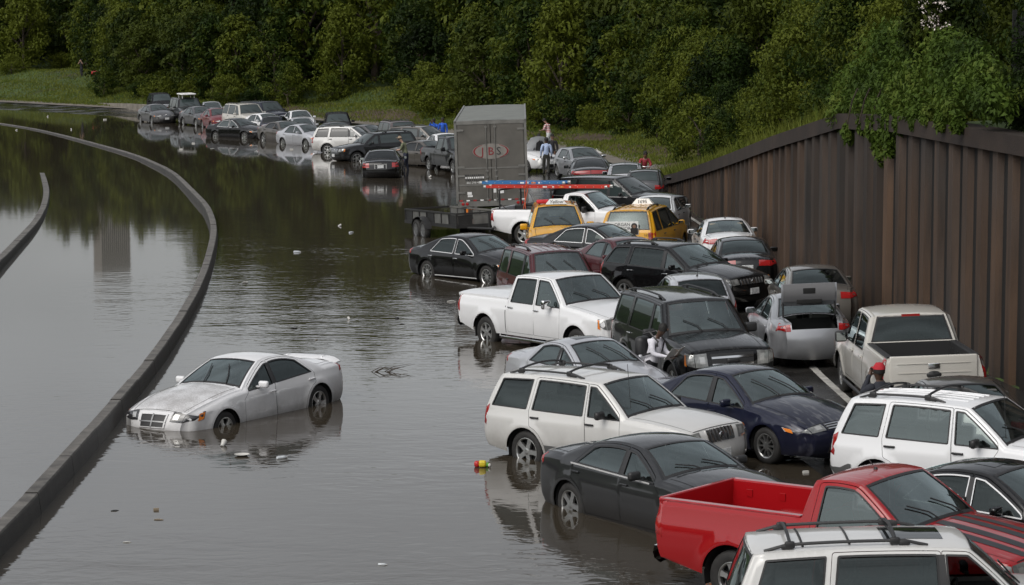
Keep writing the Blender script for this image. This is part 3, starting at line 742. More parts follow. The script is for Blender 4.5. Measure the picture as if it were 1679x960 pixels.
# ---- the overpass the photograph is taken from
M['deck'] = concrete('overpass_concrete', (.16, .15, .14), (.26, .25, .23))
op = empty('overpass', (0, -7.5, 0)); tag(op, 'concrete road overpass spanning the flooded carriageways behind the viewpoint', 'bridge')
mb = MB(); mb.box((0, 0, 5.6), (110, 13, 1.0)); mb.build('deck', M['deck'], op)
for sy in (-6.3, 6.3):
    mb = MB(); mb.box((0, sy, 6.55), (110, .3, .9)); mb.build('parapet', M['deck'], op)
for k in range(6):
    mb = MB(); mb.box((0, -5.2 + k * 2.08, 4.6), (110, .5, 1.0)); mb.build('girder', M['deck'], op)
for x_ in (-28, -9.5, 15):
    mb = MB(); mb.box((x_, 0, 1.5), (1.1, 11, 5.2)); mb.build('pier', M['deck'], op)

# ---- the tower whose reflection lies in the calm water
tw = empty('office_tower', (-238, 1500, 0)); tw.rotation_euler = (0, 0, R(24)); tag(tw, 'tall grey office tower mirrored upside down in the calm water', 'tower')
M['tower_wall'] = simple('tower_cladding', (.30, .28, .26), .6)
M['tower_glass'] = simple('tower_glass', (.09, .10, .11), .15)
TWH = 142.0
mb = MB(); mb.box((0, 0, TWH / 2), (17, 17, TWH)); mb.build('tower_body', M['tower_glass'], tw)
for k in range(15):
    u = -8.5 + 17 * k / 14
    for (px, py, sx, sy) in ((u, -8.6, .55, .5), (-8.6, u, .5, .55)):
        mb = MB(); mb.box((px, py, TWH / 2), (sx, sy, TWH)); mb.build('pilaster', M['tower_wall'], tw)
mb = MB(); mb.box((0, 0, TWH + 1.2), (18, 18, 3)); mb.build('parapet', M['tower_wall'], tw)
# ------------------------------------------------------------------ vegetation
def leaf_mat(name, dark, light, yellow, trans=.3):
    m = bpy.data.materials.new(name); m.use_nodes = True; N, Lk = m.node_tree.nodes, m.node_tree.links; N.clear()
    out = N.new('ShaderNodeOutputMaterial'); geo = N.new('ShaderNodeNewGeometry'); oi = N.new('ShaderNodeObjectInfo')
    n1 = N.new('ShaderNodeTexNoise'); n1.inputs['Scale'].default_value = .55; n1.inputs['Detail'].default_value = 5; Lk.new(geo.outputs['Position'], n1.inputs['Vector'])
    n2 = N.new('ShaderNodeTexNoise'); n2.inputs['Scale'].default_value = 6; n2.inputs['Detail'].default_value = 2; Lk.new(geo.outputs['Position'], n2.inputs['Vector'])
    ad = N.new('ShaderNodeMath'); ad.operation = 'MULTIPLY_ADD'; ad.inputs[1].default_value = .45; Lk.new(n2.outputs['Fac'], ad.inputs[0]); Lk.new(n1.outputs['Fac'], ad.inputs[2])
    ar = N.new('ShaderNodeMath'); ar.operation = 'MULTIPLY_ADD'; ar.inputs[1].default_value = .42; Lk.new(oi.outputs['Random'], ar.inputs[0]); Lk.new(ad.outputs[0], ar.inputs[2])
    r = N.new('ShaderNodeValToRGB'); e = r.color_ramp.elements; e[0].position = .55; e[0].color = (*dark, 1); e[1].position = 1.12; e[1].color = (*yellow, 1)
    q = e.new(.82); q.color = (*light, 1); Lk.new(ar.outputs[0], r.inputs['Fac'])
    d = N.new('ShaderNodeBsdfPrincipled'); d.inputs['Roughness'].default_value = .6; d.inputs['Specular IOR Level'].default_value = .12; Lk.new(r.outputs[0], d.inputs['Base Color'])
    t = N.new('ShaderNodeBsdfTranslucent'); Lk.new(r.outputs[0], t.inputs['Color'])
    mx = N.new('ShaderNodeMixShader'); mx.inputs[0].default_value = trans; Lk.new(d.outputs[0], mx.inputs[1]); Lk.new(t.outputs[0], mx.inputs[2]); Lk.new(mx.outputs[0], out.inputs[0])
    return m
M['leaf'] = leaf_mat('broad_leaves', (.0045, .0095, .0020), (.021, .040, .0052), (.092, .112, .013))
M['leaf_dark'] = leaf_mat('dark_leaves', (.004, .0085, .0020), (.014, .027, .0042), (.052, .068, .009))
M['leaf_vine'] = leaf_mat('vine_leaves', (.028, .050, .009), (.068, .110, .016), (.135, .170, .032))
M['bark'] = simple('bark', (.055, .042, .030), .9, var=.4, vscale=6)
M['grassblade'] = leaf_mat('grass_blades', (.042, .066, .010), (.074, .112, .015), (.135, .155, .028), .35)
M['blossom'] = simple('pale_blossom', (.70, .62, .58), .7)

def leaf_cloud(rng, centres, radii, n_each, size, droop=.3, shell=.55):
    """small bent leaf sprays spread through clumps; returns verts, quads"""
    nC = len(centres); n = nC * n_each
    c = np.repeat(centres, n_each, 0); rad = np.repeat(radii, n_each, 0)
    d = rng.normal(size=(n, 3)); d /= np.linalg.norm(d, axis=1)[:, None]
    rr = (shell + (1.08 - shell) * rng.random(n) ** .7)[:, None]
    p = c + d * rad * rr
    nr = d + rng.normal(size=(n, 3)) * .55 + [0, 0, .45]; nr /= np.linalg.norm(nr, axis=1)[:, None]
    a = np.cross(nr, rng.normal(size=(n, 3))); a /= np.linalg.norm(a, axis=1)[:, None]
    b = np.cross(nr, a)
    s = size * (.6 + .8 * rng.random(n))[:, None]
    w = s * (.42 + .2 * rng.random(n))[:, None]
    V = np.stack([p - a * s * .5, p + b * w * .5 - nr * s * .05, p + a * s * .5 - [0, 0, 1] * s * droop, p - b * w * .5 - nr * s * .05], 1).reshape(-1, 3)
    F = np.arange(4 * n).reshape(n, 4)
    return V, F

def make_tree(seed, H, Rc, leaf, n_clump, n_each, base=.05, lean=0.0, mat='leaf', conical=0.0):
    """returns (crown mesh, trunk mesh): a tree with foliage down to base*H"""
    rng = np.random.default_rng(seed)
    C, Rr = [], []
    golden = 2.39996
    for k in range(n_clump):
        f = (k + .5) / n_clump
        z = base * H + (1 - base) * H * f ** .85
        prof = math.sin(PI * min(1, (.18 + .82 * f) ** (.9 + conical))) ** .65 if f < .97 else .2
        prof = max(.18, prof) * (1 - conical * .5 * f)
        ang = k * golden + rng.normal() * .5
        rr = Rc * prof * (.35 + .65 * rng.random() ** .5)
        C.append((rr * math.cos(ang) + lean * f, rr * math.sin(ang), min(z + rng.normal() * .35, H)))
        q = Rc * (.22 + .20 * rng.random()); Rr.append((q * 1.15, q * 1.15, q * .8))
    V, F = leaf_cloud(rng, np.array(C), np.array(Rr), n_each, leaf)
    # loose outer sprays break the outline
    k2 = n_clump
    C2 = [np.array(C[i]) * [1.12, 1.12, 1.03] + rng.normal(size=3) * .35 for i in rng.integers(0, len(C), k2)]
    V2, F2 = leaf_cloud(rng, np.array(C2), np.full((k2, 3), Rc * .13), max(6, n_each // 6), leaf, .4, .2)
    crown = fast_mesh('crown', np.vstack([V, V2]), np.vstack([F, F2 + len(V)])); crown.materials.append(M[mat])
    mb = MB(); tr = .022 * H + .05
    pts = [(lean * q, .12 * math.sin(3 * q), H * .72 * q - .4) for q in np.linspace(0, 1, 7)]
    mb.tube(pts, [tr * (1 - .8 * q) for q in np.linspace(0, 1, 7)], 7)
    for k in range(7):
        i = int(len(C) * (.25 + .6 * k / 7)); c = Vector(C[i]); z0 = max(.3, c.z * .55)
        f = z0 / (H * .72); s0 = Vector((lean * f, 0, z0)); mb.tube([s0, s0.lerp(c, .5) + Vector((0, 0, .15)), c], [tr * .45, tr * .28, tr * .1], 5)
    trunk = mb.mesh('trunk', 60); trunk.materials.append(M['bark'])
    return crown, trunk
TREES = {}
for i in range(5): TREES['far%d' % i] = make_tree(10 + i, [10.5, 9.5, 11.5, 8.5, 10][i], [3.4, 3.8, 3.2, 3.6, 3.0][i], .42, 52, 90, .04, [0, .6, -.4, .3, 0][i], 'leaf' if i % 2 == 0 else 'leaf_dark', [0, .2, .35, 0, .5][i])
for i in range(4): TREES['mid%d' % i] = make_tree(30 + i, [9.5, 8.5, 10.5, 7.5][i], [3.4, 3.6, 3.2, 3.2][i], .27, 64, 170, .03, [.3, -.5, .2, 0][i], 'leaf' if i != 1 else 'leaf_dark', [0, .15, .3, 0][i])
for i in range(3): TREES['near%d' % i] = make_tree(50 + i, [6.5, 5.6, 7.2][i], [2.6, 2.5, 2.7][i], .175, 70, 300, .02, 0, 'leaf' if i else 'leaf_dark')
for i in range(3): TREES['bush%d' % i] = make_tree(70 + i, [2.2, 1.7, 2.6][i], [1.6, 1.5, 1.5][i], .16, 26, 130, .0, 0, 'leaf')
def put_tree(kind, x, y, sc, rz, label, group, z=None, cat='tree', name='tree', szf=1.0):
    cr, tr = TREES[kind]
    z = float(ground_z(np.array([x]), np.array([y]))[0]) if z is None else z
    e = empty(name, (x, y, z - .1), rz); e.scale = (sc, sc, sc * szf); tag(e, label, cat, group)
    obj('crown', cr, e); obj('trunk', tr, e); return e
def on_ground(px, py):
    cp, sp = math.cos(PITCH), math.sin(PITCH); a, b = px - 839.5, -(py - 480); d = np.array((a, F_PX * cp + b * sp, -F_PX * sp + b * cp)); d = d / d[1]
    Y = np.arange(45, 420, .4); P = np.array((0, 0, CAM_H)) + Y[:, None] * d
    below = np.nonzero(P[:, 2] < np.maximum(ground_z(P[:, 0], P[:, 1]), 0))[0]
    k = below[0] if len(below) else len(Y) - 1
    return Vector(P[k])
# front boundary of the wood along the bank: pixel foot points -> (arc, t)
front = [(-60, 118), (0, 116), (60, 114), (120, 112), (160, 128), (200, 152), (250, 158), (300, 160), (350, 166), (400, 170), (450, 172), (500, 168), (560, 160), (610, 150), (650, 148), (690, 165), (730, 172), (790, 185), (850, 198), (900, 206), (960, 206), (1010, 207), (1060, 212), (1110, 222), (1150, 236)]
fa_, ft_ = [], []
for px, py in front:
    p = on_ground(px, py)
    t_, a_ = edge_t(p.x, p.y); fa_.append(a_[0]); ft_.append(t_[0])
o_ = np.argsort(fa_); FA, FT = np.array(fa_)[o_], np.clip(np.array(ft_)[o_], 2.5, 60)
CUM = np.r_[0, np.cumsum(np.hypot(*np.diff(EDGE, axis=0).T))]
def from_arc(a, t):
    i = int(np.clip(np.searchsorted(CUM, a) - 1, 0, len(EDGE) - 2)); d = EDGE[i + 1] - EDGE[i]; d = d / np.hypot(*d)
    # smooth normal between neighbouring segments
    f = (a - CUM[i]) / (CUM[i + 1] - CUM[i]); d0 = EDGE[max(i, 1)] - EDGE[max(i, 1) - 1]; d2 = EDGE[min(i + 2, len(EDGE) - 1)] - EDGE[min(i + 1, len(EDGE) - 2)]
    dd = d + (d0 / np.hypot(*d0)) * max(0, .5 - f) + (d2 / np.hypot(*d2)) * max(0, f - .5); dd /= np.hypot(*dd)
    p = EDGE[i] + d * (a - CUM[i]); return p + np.array([dd[1], -dd[0]]) * t
rt = random.Random(11)
WOOD = []
def visible(x, y, z, mx=120):
    cp, sp = math.cos(PITCH), math.sin(PITCH); dz = z - CAM_H; dep = y * cp - dz * sp
    u = 839.5 + F_PX * x / dep; return -mx < u < 1679 + mx, u
for row, (dt, gap) in enumerate(((1.5, 3.6), (6.5, 4.4), (13, 5.2), (21, 6.0))):
    a = FA[0]
    while a < FA[-1] + 60:
        t = float(np.interp(a, FA, FT)) + dt + rt.uniform(-1.2, 1.2)
        p = from_arc(a, t)
        a += gap * rt.uniform(.8, 1.2) * (1.0 if p[1] < 170 else 1.25)
        ok, u = visible(p[0], p[1], 6, 260)
        if not ok or p[1] > 345: continue
        if p[1] < 119 and t < 4: continue
        far = p[1] > 150
        kind = ('far%d' % rt.randrange(5)) if far else ('mid%d' % rt.randrange(4))
        sc = (rt.uniform(.62, .85) if row == 0 else rt.uniform(.82, 1.05) if row == 1 else rt.uniform(.95, 1.2))
        WOOD.append((u, row, kind, p[0], p[1], sc * ((1.0, 1.18, 1.35, 1.5) if u > 360 else (.95, 1.02, 1.04, 1.06))[row], rt.uniform(0, 6.28)))
# trees and shrubs standing over the retaining wall
for y in np.r_[np.arange(49, 62, 2.2), np.arange(62, 120, 4.0)]:
    for row, t in enumerate((3.6 if y > 62 else 2.1, 7.5, 12.5)):
        p, dr = wall_frame(min(y, 118)); q = (p.x + dr.y * (t + rt.uniform(-.8, .8)), y - dr.x * t + rt.uniform(-1, 1))
        ok, u = visible(q[0], q[1], 7)
        if not ok or (row == 0 and 55.5 < y < 67): continue
        kind = ('near%d' % rt.randrange(3)) if y < 95 else ('mid%d' % rt.randrange(4))
        sc = (.75 if y > 61.5 else .50, 1.0, 1.25)[row] * rt.uniform(.85, 1.1) * (1.0 if kind.startswith('near') else .72)
        if y > 92 and row == 0: sc *= .75
        WOOD.append((u, row, kind, q[0], q[1], sc, rt.uniform(0, 6.28)))
WOOD.sort(key=lambda w: (w[1], w[0]))
ROWN = ['at the front of the wood', 'in the second line of the wood', 'deep in the wood', 'at the very back of the wood']
def where(u):
    for lim, s_ in ((-40, 'past the left edge of the grass'), (150, 'above the far left grass'), (330, 'above the low pale wall'), (470, 'behind the farthest cars'), (640, 'above the grassy hump'), (760, 'left of the lorry trailer'), (900, 'behind the lorry trailer'), (1080, 'above the dirt bank'), (1250, 'above the sloping wall end'), (1450, 'left of the vine mound'), (9999, 'over the tall ribbed wall')):
        if u < lim: return s_
ORD = ['first', 'second', 'third', 'fourth', 'fifth', 'sixth', 'seventh', 'eighth', 'ninth', 'tenth', 'eleventh', 'twelfth', 'thirteenth', 'fourteenth', 'fifteenth', 'sixteenth', 'seventeenth', 'eighteenth']
cnt = {}
ROWN = ['front row', 'second row', 'third row', 'back row']
for (u, row, kind, x, y, sc, rz) in WOOD:
    leafy = 'dark green' if TREES[kind][0].materials[0].name.startswith('dark') else 'mid green'
    k_ = (row, where(u)); cnt[k_] = cnt.get(k_, 0) + 1
    put_tree(kind, x, y, sc, rz, f'{leafy} tree {where(u)}, {ORD[min(cnt[k_] - 1, 17)]} from left in {ROWN[row]}', 'trees of the wood above the bank')
# ---- shrubs at the foot of the wood
BUSH = [(18, 122), (100, 112), (172, 158), (235, 160), (262, 162), (318, 166), (372, 172), (418, 174), (474, 173), (540, 166), (676, 172), (700, 180), (722, 188), (748, 190), (880, 210), (925, 212), (985, 214), (1030, 218), (1080, 228), (1125, 246), (1150, 262)]
for k, (px, py) in enumerate(BUSH):
    p = on_ground(px, py)
    put_tree('bush%d' % (k % 3), p.x, p.y, rt.uniform(.8, 1.25), rt.uniform(0, 6), f'low leafy shrub at the foot of the wood, {ORD[k] if k < 18 else ("nineteenth", "twentieth", "last")[k - 18]} from the left', 'shrubs at the foot of the wood', cat='shrub', name='shrub')

for k, (y, t) in enumerate(((49.5, 1.6), (51.5, 1.5), (53.2, 1.9), (54.6, 1.4), (56.4, 2.2))):
    p, dr = wall_frame(y); put_tree('near%d' % (k % 3), p.x + t, y, .30 + .05 * (k % 3), k * 1.7, f'leafy shrub behind the coping at the right edge, {ORD[k]} from the right', 'shrubs on the wall top', cat='shrub', name='shrub')
# ---- vines mounded over the top of the ribbed wall
def vine_mesh():
    rng = np.random.default_rng(5); C, Rr = [], []
    p0 = at(1465, 190, 5.4)
    for k in range(250):
        px = rng.uniform(1372, 1640); f = (px - 1375) / 215
        topy = np.interp(px, [1375, 1400, 1430, 1480, 1540, 1600, 1640], [150, 95, 52, 42, 52, 85, 130]); boty = np.interp(px, [1375, 1450, 1520, 1600, 1640], [194, 192, 188, 172, 185])
        py = topy + (boty - topy) * rng.random() ** .9
        depth = .2 + 2.6 * (1 - (py - topy) / max(1, boty - topy)) + rng.random() * .5
        # distance: on a mound that leans back from the coping
        yb = np.interp(px, [1360, 1390, 1460, 1604, 1679], [67.2, 66.0, 61.8, 53.5, 50.2])
        Y = yb + depth
        cp, sp = math.cos(PITCH), math.sin(PITCH); a, b = px - 839.5, -(py - 480)
        d = Vector((a, F_PX * cp + b * sp, -F_PX * sp + b * cp)); s_ = Y / d.y
        C.append((d.x * s_, Y, CAM_H + d.z * s_)); Rr.append((.42, .36, .34))
    # strands hanging over the face
    for px, y0, y1 in ((1447, 190, 262), (1455, 190, 235), (1430, 195, 222), (1500, 185, 205), (1393, 205, 226), (1462, 188, 250), (1520, 182, 196), (1438, 192, 245), (1415, 196, 214), (1475, 188, 212), (1545, 186, 206), (1570, 192, 208)):
        for q in np.linspace(0, 1, 9):
            yb = np.interp(px, [1360, 1390, 1460, 1604], [67.2, 66.0, 61.8, 53.5]) - .35; py = y0 + (y1 - y0) * q
            cp, sp = math.cos(PITCH), math.sin(PITCH); a, b = px + rng.normal() * 2 - 839.5, -(py - 480)
            d = Vector((a, F_PX * cp + b * sp, -F_PX * sp + b * cp)); s_ = yb / d.y; C.append((d.x * s_, yb, CAM_H + d.z * s_)); Rr.append((.16, .14, .16))
    return leaf_cloud(rng, np.array(C), np.array(Rr), 75, .13, .35, .45)
V, F = vine_mesh(); base_ = np.array(at(1465, 190, 5.4))
vn = empty('climbing_vine', tuple(base_)); tag(vn, 'mound of bright green heart-leaved vine spilling over the ribbed wall', 'vine')
me = fast_mesh('vine_foliage', V - base_, F); me.materials.append(M['leaf_vine']); obj('foliage', me, vn)
mb = MB()
for k in range(9):
    x_ = -.8 + k * .3; mb.tube([(x_, 2.4, -.3), (x_ + .1, 2.2, .3), (x_ + .2, 2.0, .6)], .02, 5)
mb.build('stem', M['bark'], vn)
# pale blossom above the vines
rng = np.random.default_rng(9); bp_ = at(1530, 40, 8.0); Cb = [(rng.normal() * .55, rng.normal() * .5, rng.normal() * .9) for _ in range(40)]
bo = empty('flowering_shrub', (10.1, 61.5, 5.2)); tag(bo, 'shrub with clusters of white blossom above the vine mound', 'shrub')
def pix_at_y(px, py, Y):
    cp, sp = math.cos(PITCH), math.sin(PITCH); a, b = px - 839.5, -(py - 480); d = Vector((a, F_PX * cp + b * sp, -F_PX * sp + b * cp)); s_ = Y / d.y
    return Vector((d.x * s_, Y, CAM_H + d.z * s_))
Cw = np.array([np.array(pix_at_y(rng.uniform(1508, 1556), rng.uniform(-4, 46), 59.5 + rng.random())) - [10.1, 61.5, 5.2] for _ in range(30)])
V, F = leaf_cloud(rng, Cw, np.full((30, 3), .085), 7, .05, .1, .3); me = fast_mesh('blossom', V, F); me.materials.append(M['blossom']); obj('blossom', me, bo)
Cw2 = np.array([np.array(pix_at_y(rng.uniform(1490, 1600), rng.uniform(-30, 70), 60.4 + rng.random())) - [10.1, 61.5, 5.2] for _ in range(60)])
V, F = leaf_cloud(rng, Cw2, np.full((60, 3), .36), 90, .13); me = fast_mesh('foliage', V, F); me.materials.append(M['leaf_dark']); obj('foliage', me, bo)
mb = MB(); mb.tube([(0, 0, -.2), (.1, -.5, 1.2), (0, -1.2, 2.6)], [.08, .06, .03], 6); mb.build('trunk', M['bark'], bo)

# ---- dark fence on top of the wall, right of the vines
fr = empty('boundary_fence', (10.5, 55, 5.2)); tag(fr, 'dark slatted fence standing on the ground above the ribbed wall', 'fence')
M['fence'] = simple('dark_fence', (.005, .005, .0045), .9, var=.3)
for y in np.arange(40, 64, 2.4):
    p, dr = wall_frame(y); q = Vector((p.x + 3.0, y, 0)); mb = MB(); mb.box((q.x - 10.5, q.y - 55, 1.3), (.10, .10, 2.9)); mb.build('post', M['fence'], fr)
for y in np.arange(40, 62, .16):
    p, dr = wall_frame(y); mb = MB(); mb.box((p.x + 3.12 - 10.5, y - 55, 1.25 + .04 * math.sin(y * 40)), (.03, .135, 2.6)); mb.build('slat', M['fence'], fr)

# ---- grass on the bank and along the wall top
rng = np.random.default_rng(3)
def blades(P, h, w):
    n = len(P); a = rng.uniform(0, 2 * PI, n); d = np.stack([np.cos(a), np.sin(a), np.zeros(n)], 1)
    hh = (h * (.5 + rng.random(n)))[:, None]; ln = rng.normal(size=(n, 3)) * .35; ln[:, 2] = 1
    V = np.stack([P - d * w / 2, P + d * w / 2, P + ln * hh + d * w * .1], 1).reshape(-1, 3); return V, np.arange(3 * n).reshape(n, 3)
pts = []
n = 0
while n < 70000:
    a = rng.uniform(FA[0] - 10, FA[-1], 6000); t = rng.uniform(.4, 1, 6000) ** 1.0 * (np.interp(a, FA, FT) + 3)
    t = rng.uniform(1.2, 1.0 + np.interp(a, FA, FT) + 2.5)
    P = np.array([from_arc(aa, tt) for aa, tt in zip(a, t)]); z = ground_z(P[:, 0], P[:, 1]); pts.append(np.column_stack([P, z])); n += 6000
P = np.vstack(pts); V, F = blades(P, .17, .09)
me = fast_mesh('grass', V, F); me.materials.append(M['grassblade']); tag(obj('grass', me), 'short green grass covering the bank below the wood', 'grass', kind='stuff')
Yg = rng.uniform(66, 121, 9000); q = np.array([(wall_frame(min(y, 118.4))[0].x) for y in Yg]); tt = rng.uniform(.4, 2.6, 9000) ** 1.0
P = np.column_stack([q + tt, Yg, wall_top(Yg) + .0]); V, F = blades(P, .55, .055)
me = fast_mesh('tall_grass', V, F); me.materials.append(M['grassblade']); tag(obj('tall_grass', me), 'tall uncut grass along the sloping top of the ribbed wall', 'grass', kind='stuff')
SPECS = dict(
    muscle=sedan(L=5.08, W=1.9, H=1.48, wb=3.05, ovf=.98, rw=.36, roofw=1.22, dc=.70, rake=.85, zl=.80, zc=1.02, belt_f=.95, belt_r=1.02, zd=1.05, xb=-.24, roof_r=.72, sill=.24),
    bigsedan=sedan(L=5.0, W=1.88, H=1.48, wb=3.05, ovf=.92, rw=.36, dc=.68, rake=.78, roofw=1.24, zl=.84, zc=1.06, belt_f=1.0, belt_r=1.06, zd=1.10, xb=-.28, roof_r=.62, sill=.24),
    passat=sedan(L=4.87, W=1.83, H=1.47, wb=2.80, roofw=1.18),
    malibu=sedan(L=4.87, W=1.79, H=1.45, wb=2.85, ovf=.95, rw=.34, roofw=1.16, roof_r=.55, xb=-.42),
    saloon=sedan(L=4.80, W=1.80, H=1.45, roofw=1.16),
    lexus=sedan(L=4.95, W=1.82, H=1.45, wb=2.85, roofw=1.22, zd=1.04, rake=.80),
    bmw=sedan(L=4.5, W=1.75, H=1.42, wb=2.72, ovf=.78, dc=.62, roofw=1.14, roof_r=.60, xb=-.22),
    coupe=sedan(L=5.0, W=1.92, H=1.45, wb=2.95, ovf=.95, rw=.36, dc=.75, rake=.75, roofw=1.16, zl=.82, zc=1.02, belt_f=.98, belt_r=1.06, zd=1.08, roof_r=.55, xb=-.30),
    lincoln=sedan(L=5.47, W=1.99, H=1.49, wb=2.99, ovf=1.05, dc=.62, roofw=1.24, zd=1.0, xb=-.45, roof_r=.25),
    compact=sedan(L=4.54, W=1.76, H=1.46, wb=2.60, ovf=.95, rw=.315, dc=.30, rake=.95, roofw=1.14, roof_r=.5),
    golf=hatch(), smallhatch=hatch(L=4.0, W=1.72, H=1.50, wb=2.5),
    jeep=suv(L=4.74, W=1.86, H=1.72, wb=2.78, ovf=.86, roofw=1.36, zl=.98, zc=1.12, rake=.72),
    escape=suv(L=4.44, W=1.80, H=1.72, wb=2.62, ovf=.88, rw=.36, roofw=1.36, zl=.96, zc=1.12, rake=.72, dc=.40),
    explorer=suv(L=4.80, W=1.85, H=1.82, wb=2.84, ovf=.90, roofw=1.38),
    expedition=suv(L=5.23, W=2.0, H=1.95, wb=3.02, ovf=.95, rw=.40, roofw=1.48, zl=1.10, zc=1.26, belt_f=1.2, belt_r=1.24, zb=1.28, sill=.42, dc=.55),
    suburban=suv(L=5.55, W=2.0, H=1.92, wb=3.3, ovf=.98, rw=.40, roofw=1.48, zl=1.10, zc=1.24, belt_f=1.18, belt_r=1.20, zb=1.24, sill=.42, dc=.55),
    darkvan=suv(L=5.1, W=1.95, H=1.80, wb=3.1, ovf=.92, rw=.38, roofw=1.42, zl=1.0, zc=1.14, belt_f=1.08, belt_r=1.12, sill=.38, rake=.9),
    murano=suv(L=4.79, W=1.88, H=1.70, wb=2.82, ovf=.95, rw=.38, roofw=1.26, zl=.92, zc=1.12, rake=.95, xr=.55, belt_f=1.06, belt_r=1.16, zb=1.20),
    crossover=suv(L=4.77, W=1.82, H=1.70, wb=2.86, ovf=.90, rw=.37, roofw=1.30, zl=.95, zc=1.10, rake=.80),
    highlander=suv(L=4.69, W=1.83, H=1.70, wb=2.71, ovf=.92, rw=.36, roofw=1.36, zl=.93, zc=1.08, rake=.78),
    gmc=pickup(L=5.85, W=2.03, H=1.88, wb=3.65, ovf=.98, roofw=1.52),
    f150=pickup(L=5.88, W=2.0, H=1.93, wb=3.67, ovf=.94, roofw=1.52, zrail=1.36),
    silverado=pickup(L=5.55, W=2.03, H=1.87, wb=3.20, ovf=1.0, crew=False, cab=1.62, roofw=1.56, zrail=1.34, zc=1.26, rake=.74),
    ladder=pickup(L=5.7, W=1.98, H=1.83, wb=3.38, ovf=.98, crew=False, cab=1.52, roofw=1.44, zrail=1.26),
    blacktruck=pickup(L=5.7, W=2.0, H=1.90, wb=3.55, roofw=1.5, cab=2.1),
    van=minivan(),
)
PLACE = {'charger': (-5.42, 49.6, 238.5), 'gmc': (1.17, 59.84, 305.4), 'jeep': (1.8, 43.82, 316.9), 'c300': (2.48, 38.68, 302.7), 'expedition': (3.77, 52.85, 285.1), 'bmw': (1.62, 50.35, 299.3), 'passat': (4.25, 45.36, 306.4), 'f150': (7.81, 49.66, 91.8), 'lexus': (7.52, 63.0, 90.7), 'galant': (6.6, 78.16, 89.8), 'silverhatch': (4.44, 61.99, 94.5), 'murano': (4.64, 67.36, 312.9), 'maroonsuv': (1.09, 65.68, 286.0), 'maroonsedan': (3.37, 72.16, 293.1), 'blacksedan': (2.73, 77.35, 324.7), 'malibu': (-1.03, 75.68, 309.6), 'taxifront': (1.49, 82.13, 270.3), 'taxirear': (4.28, 80.89, 73.8), 'whitesedan': (5.18, 88.8, 78.0), 'ladder': (2.2, 86.9, 332.0), 'darksuv': (4.05, 94.6, 325.9), 'charger2': (3.5, 113.5, 89.8), 'golf': (3.4, 122.0, 287.0), 'corolla': (-12.8, 157.17, 307.7), 'highlander': (-9.26, 148.16, 342.4), 'buick': (-18.04, 167.3, 318.6), 'challenger': (-14.42, 162.03, 302.2), 'lincoln': (-6.42, 126.43, 90.4), 'equinox': (-7.6, 140.0, 209.0), 'blacktruck': (-2.78, 129.55, 292.1), 'graycoupe': (-4.45, 134.38, 314.0), 'tahoe': (-18.65, 178.35, 296.0), 'navysuv': (-17.55, 181.17, 306.2), 'redsedan': (-21.15, 182.49, 290.6), 'camry': (-22.93, 186.57, 296.6), 'blacksub': (-24.48, 191.28, 288.4), 'graysedan': (-26.9, 192.0, 295.8), 'whitesed2': (-14.75, 176.06, 284.2), 'whitesed3': (-13.76, 165.75, 281.9), 'fourrunner': (-6.55, 149.93, 288.7), 'wagon': (-4.94, 145.42, 327.2), 'darkjeep': (-11.38, 165.64, 275.1), 'darksedan': (-10.95, 158.5, 291.6), 'redpickup': (4.67, 32.96, 318.8), 'nearsuv': (4.89, 29.0, 359.1), 'escape': (7.35, 39.47, 321.8), 'acura': (6.96, 35.12, 313.9), 'graynear': (7.74, 43.55, 93.0), 'whitehood': (0.42, 129.46, 310.0), 'farsilver': (-22.9, 193.51, 280.0), 'whitemid': (-16.86, 173.65, 305.3), 'navyhatch': (-15.75, 169.26, 85.0), 'graysmall': (-8.74, 154.19, 321.6), 'whitefar': (-3.65, 140.88, 285.0), 'grayend': (5.5, 103.5, 85.0), 'darkfar': (-28.2, 204.0, 285.0), 'jetta': (6.52, 57.25, 93.0), 'mercedes': (6.51, 71.36, 89.0), 'silversmall': (4.95, 108.5, 85.0)}
# ------------------------------------------------------------------ vehicle builder
def pip(px, pz, poly):
    """points in polygon (vectorised)"""
    poly = np.asarray(poly); x0, z0 = poly[:, 0], poly[:, 1]; x1, z1 = np.roll(x0, -1), np.roll(z0, -1)
    c = ((z0[None] > pz[:, None]) != (z1[None] > pz[:, None]))
    xi = (x1 - x0)[None] * (pz[:, None] - z0[None]) / np.where(np.abs(z1 - z0) < 1e-12, 1e-12, (z1 - z0))[None] + x0[None]
    return (np.sum(c & (px[:, None] < xi), 1) % 2).astype(bool)

def seg_dist(px, pz, poly, closed=True):
    a = np.asarray(poly, float); b = np.roll(a, -1, 0) if closed else a[1:]
    a = a if closed else a[:-1]
    d = b - a; l2 = (d ** 2).sum(1) + 1e-12
    qx = px[:, None] - a[:, 0]; qz = pz[:, None] - a[:, 1]
    t = np.clip((qx * d[:, 0] + qz * d[:, 1]) / l2, 0, 1)
    return np.sqrt(((qx - t * d[:, 0]) ** 2 + (qz - t * d[:, 1]) ** 2).min(1))

def round_poly(poly, r, n=4):
    out = []; m = len(poly)
    for i in range(m):
        p0, p, p1 = (np.array(poly[(i + k) % m], float) for k in (-1, 0, 1))
        a, b = p0 - p, p1 - p; la, lb = np.hypot(*a), np.hypot(*b)
        if la < 1e-6 or lb < 1e-6: continue
        cs = np.dot(a, b) / la / lb
        if cs < -0.93: out.append(tuple(p)); continue
        q = min(r, la * .45, lb * .45)
        s, e = p + a / la * q, p + b / lb * q
        for k in range(n + 1):
            t = k / n; out.append(tuple((1 - t) ** 2 * s + 2 * t * (1 - t) * p + t * t * e))
    return out

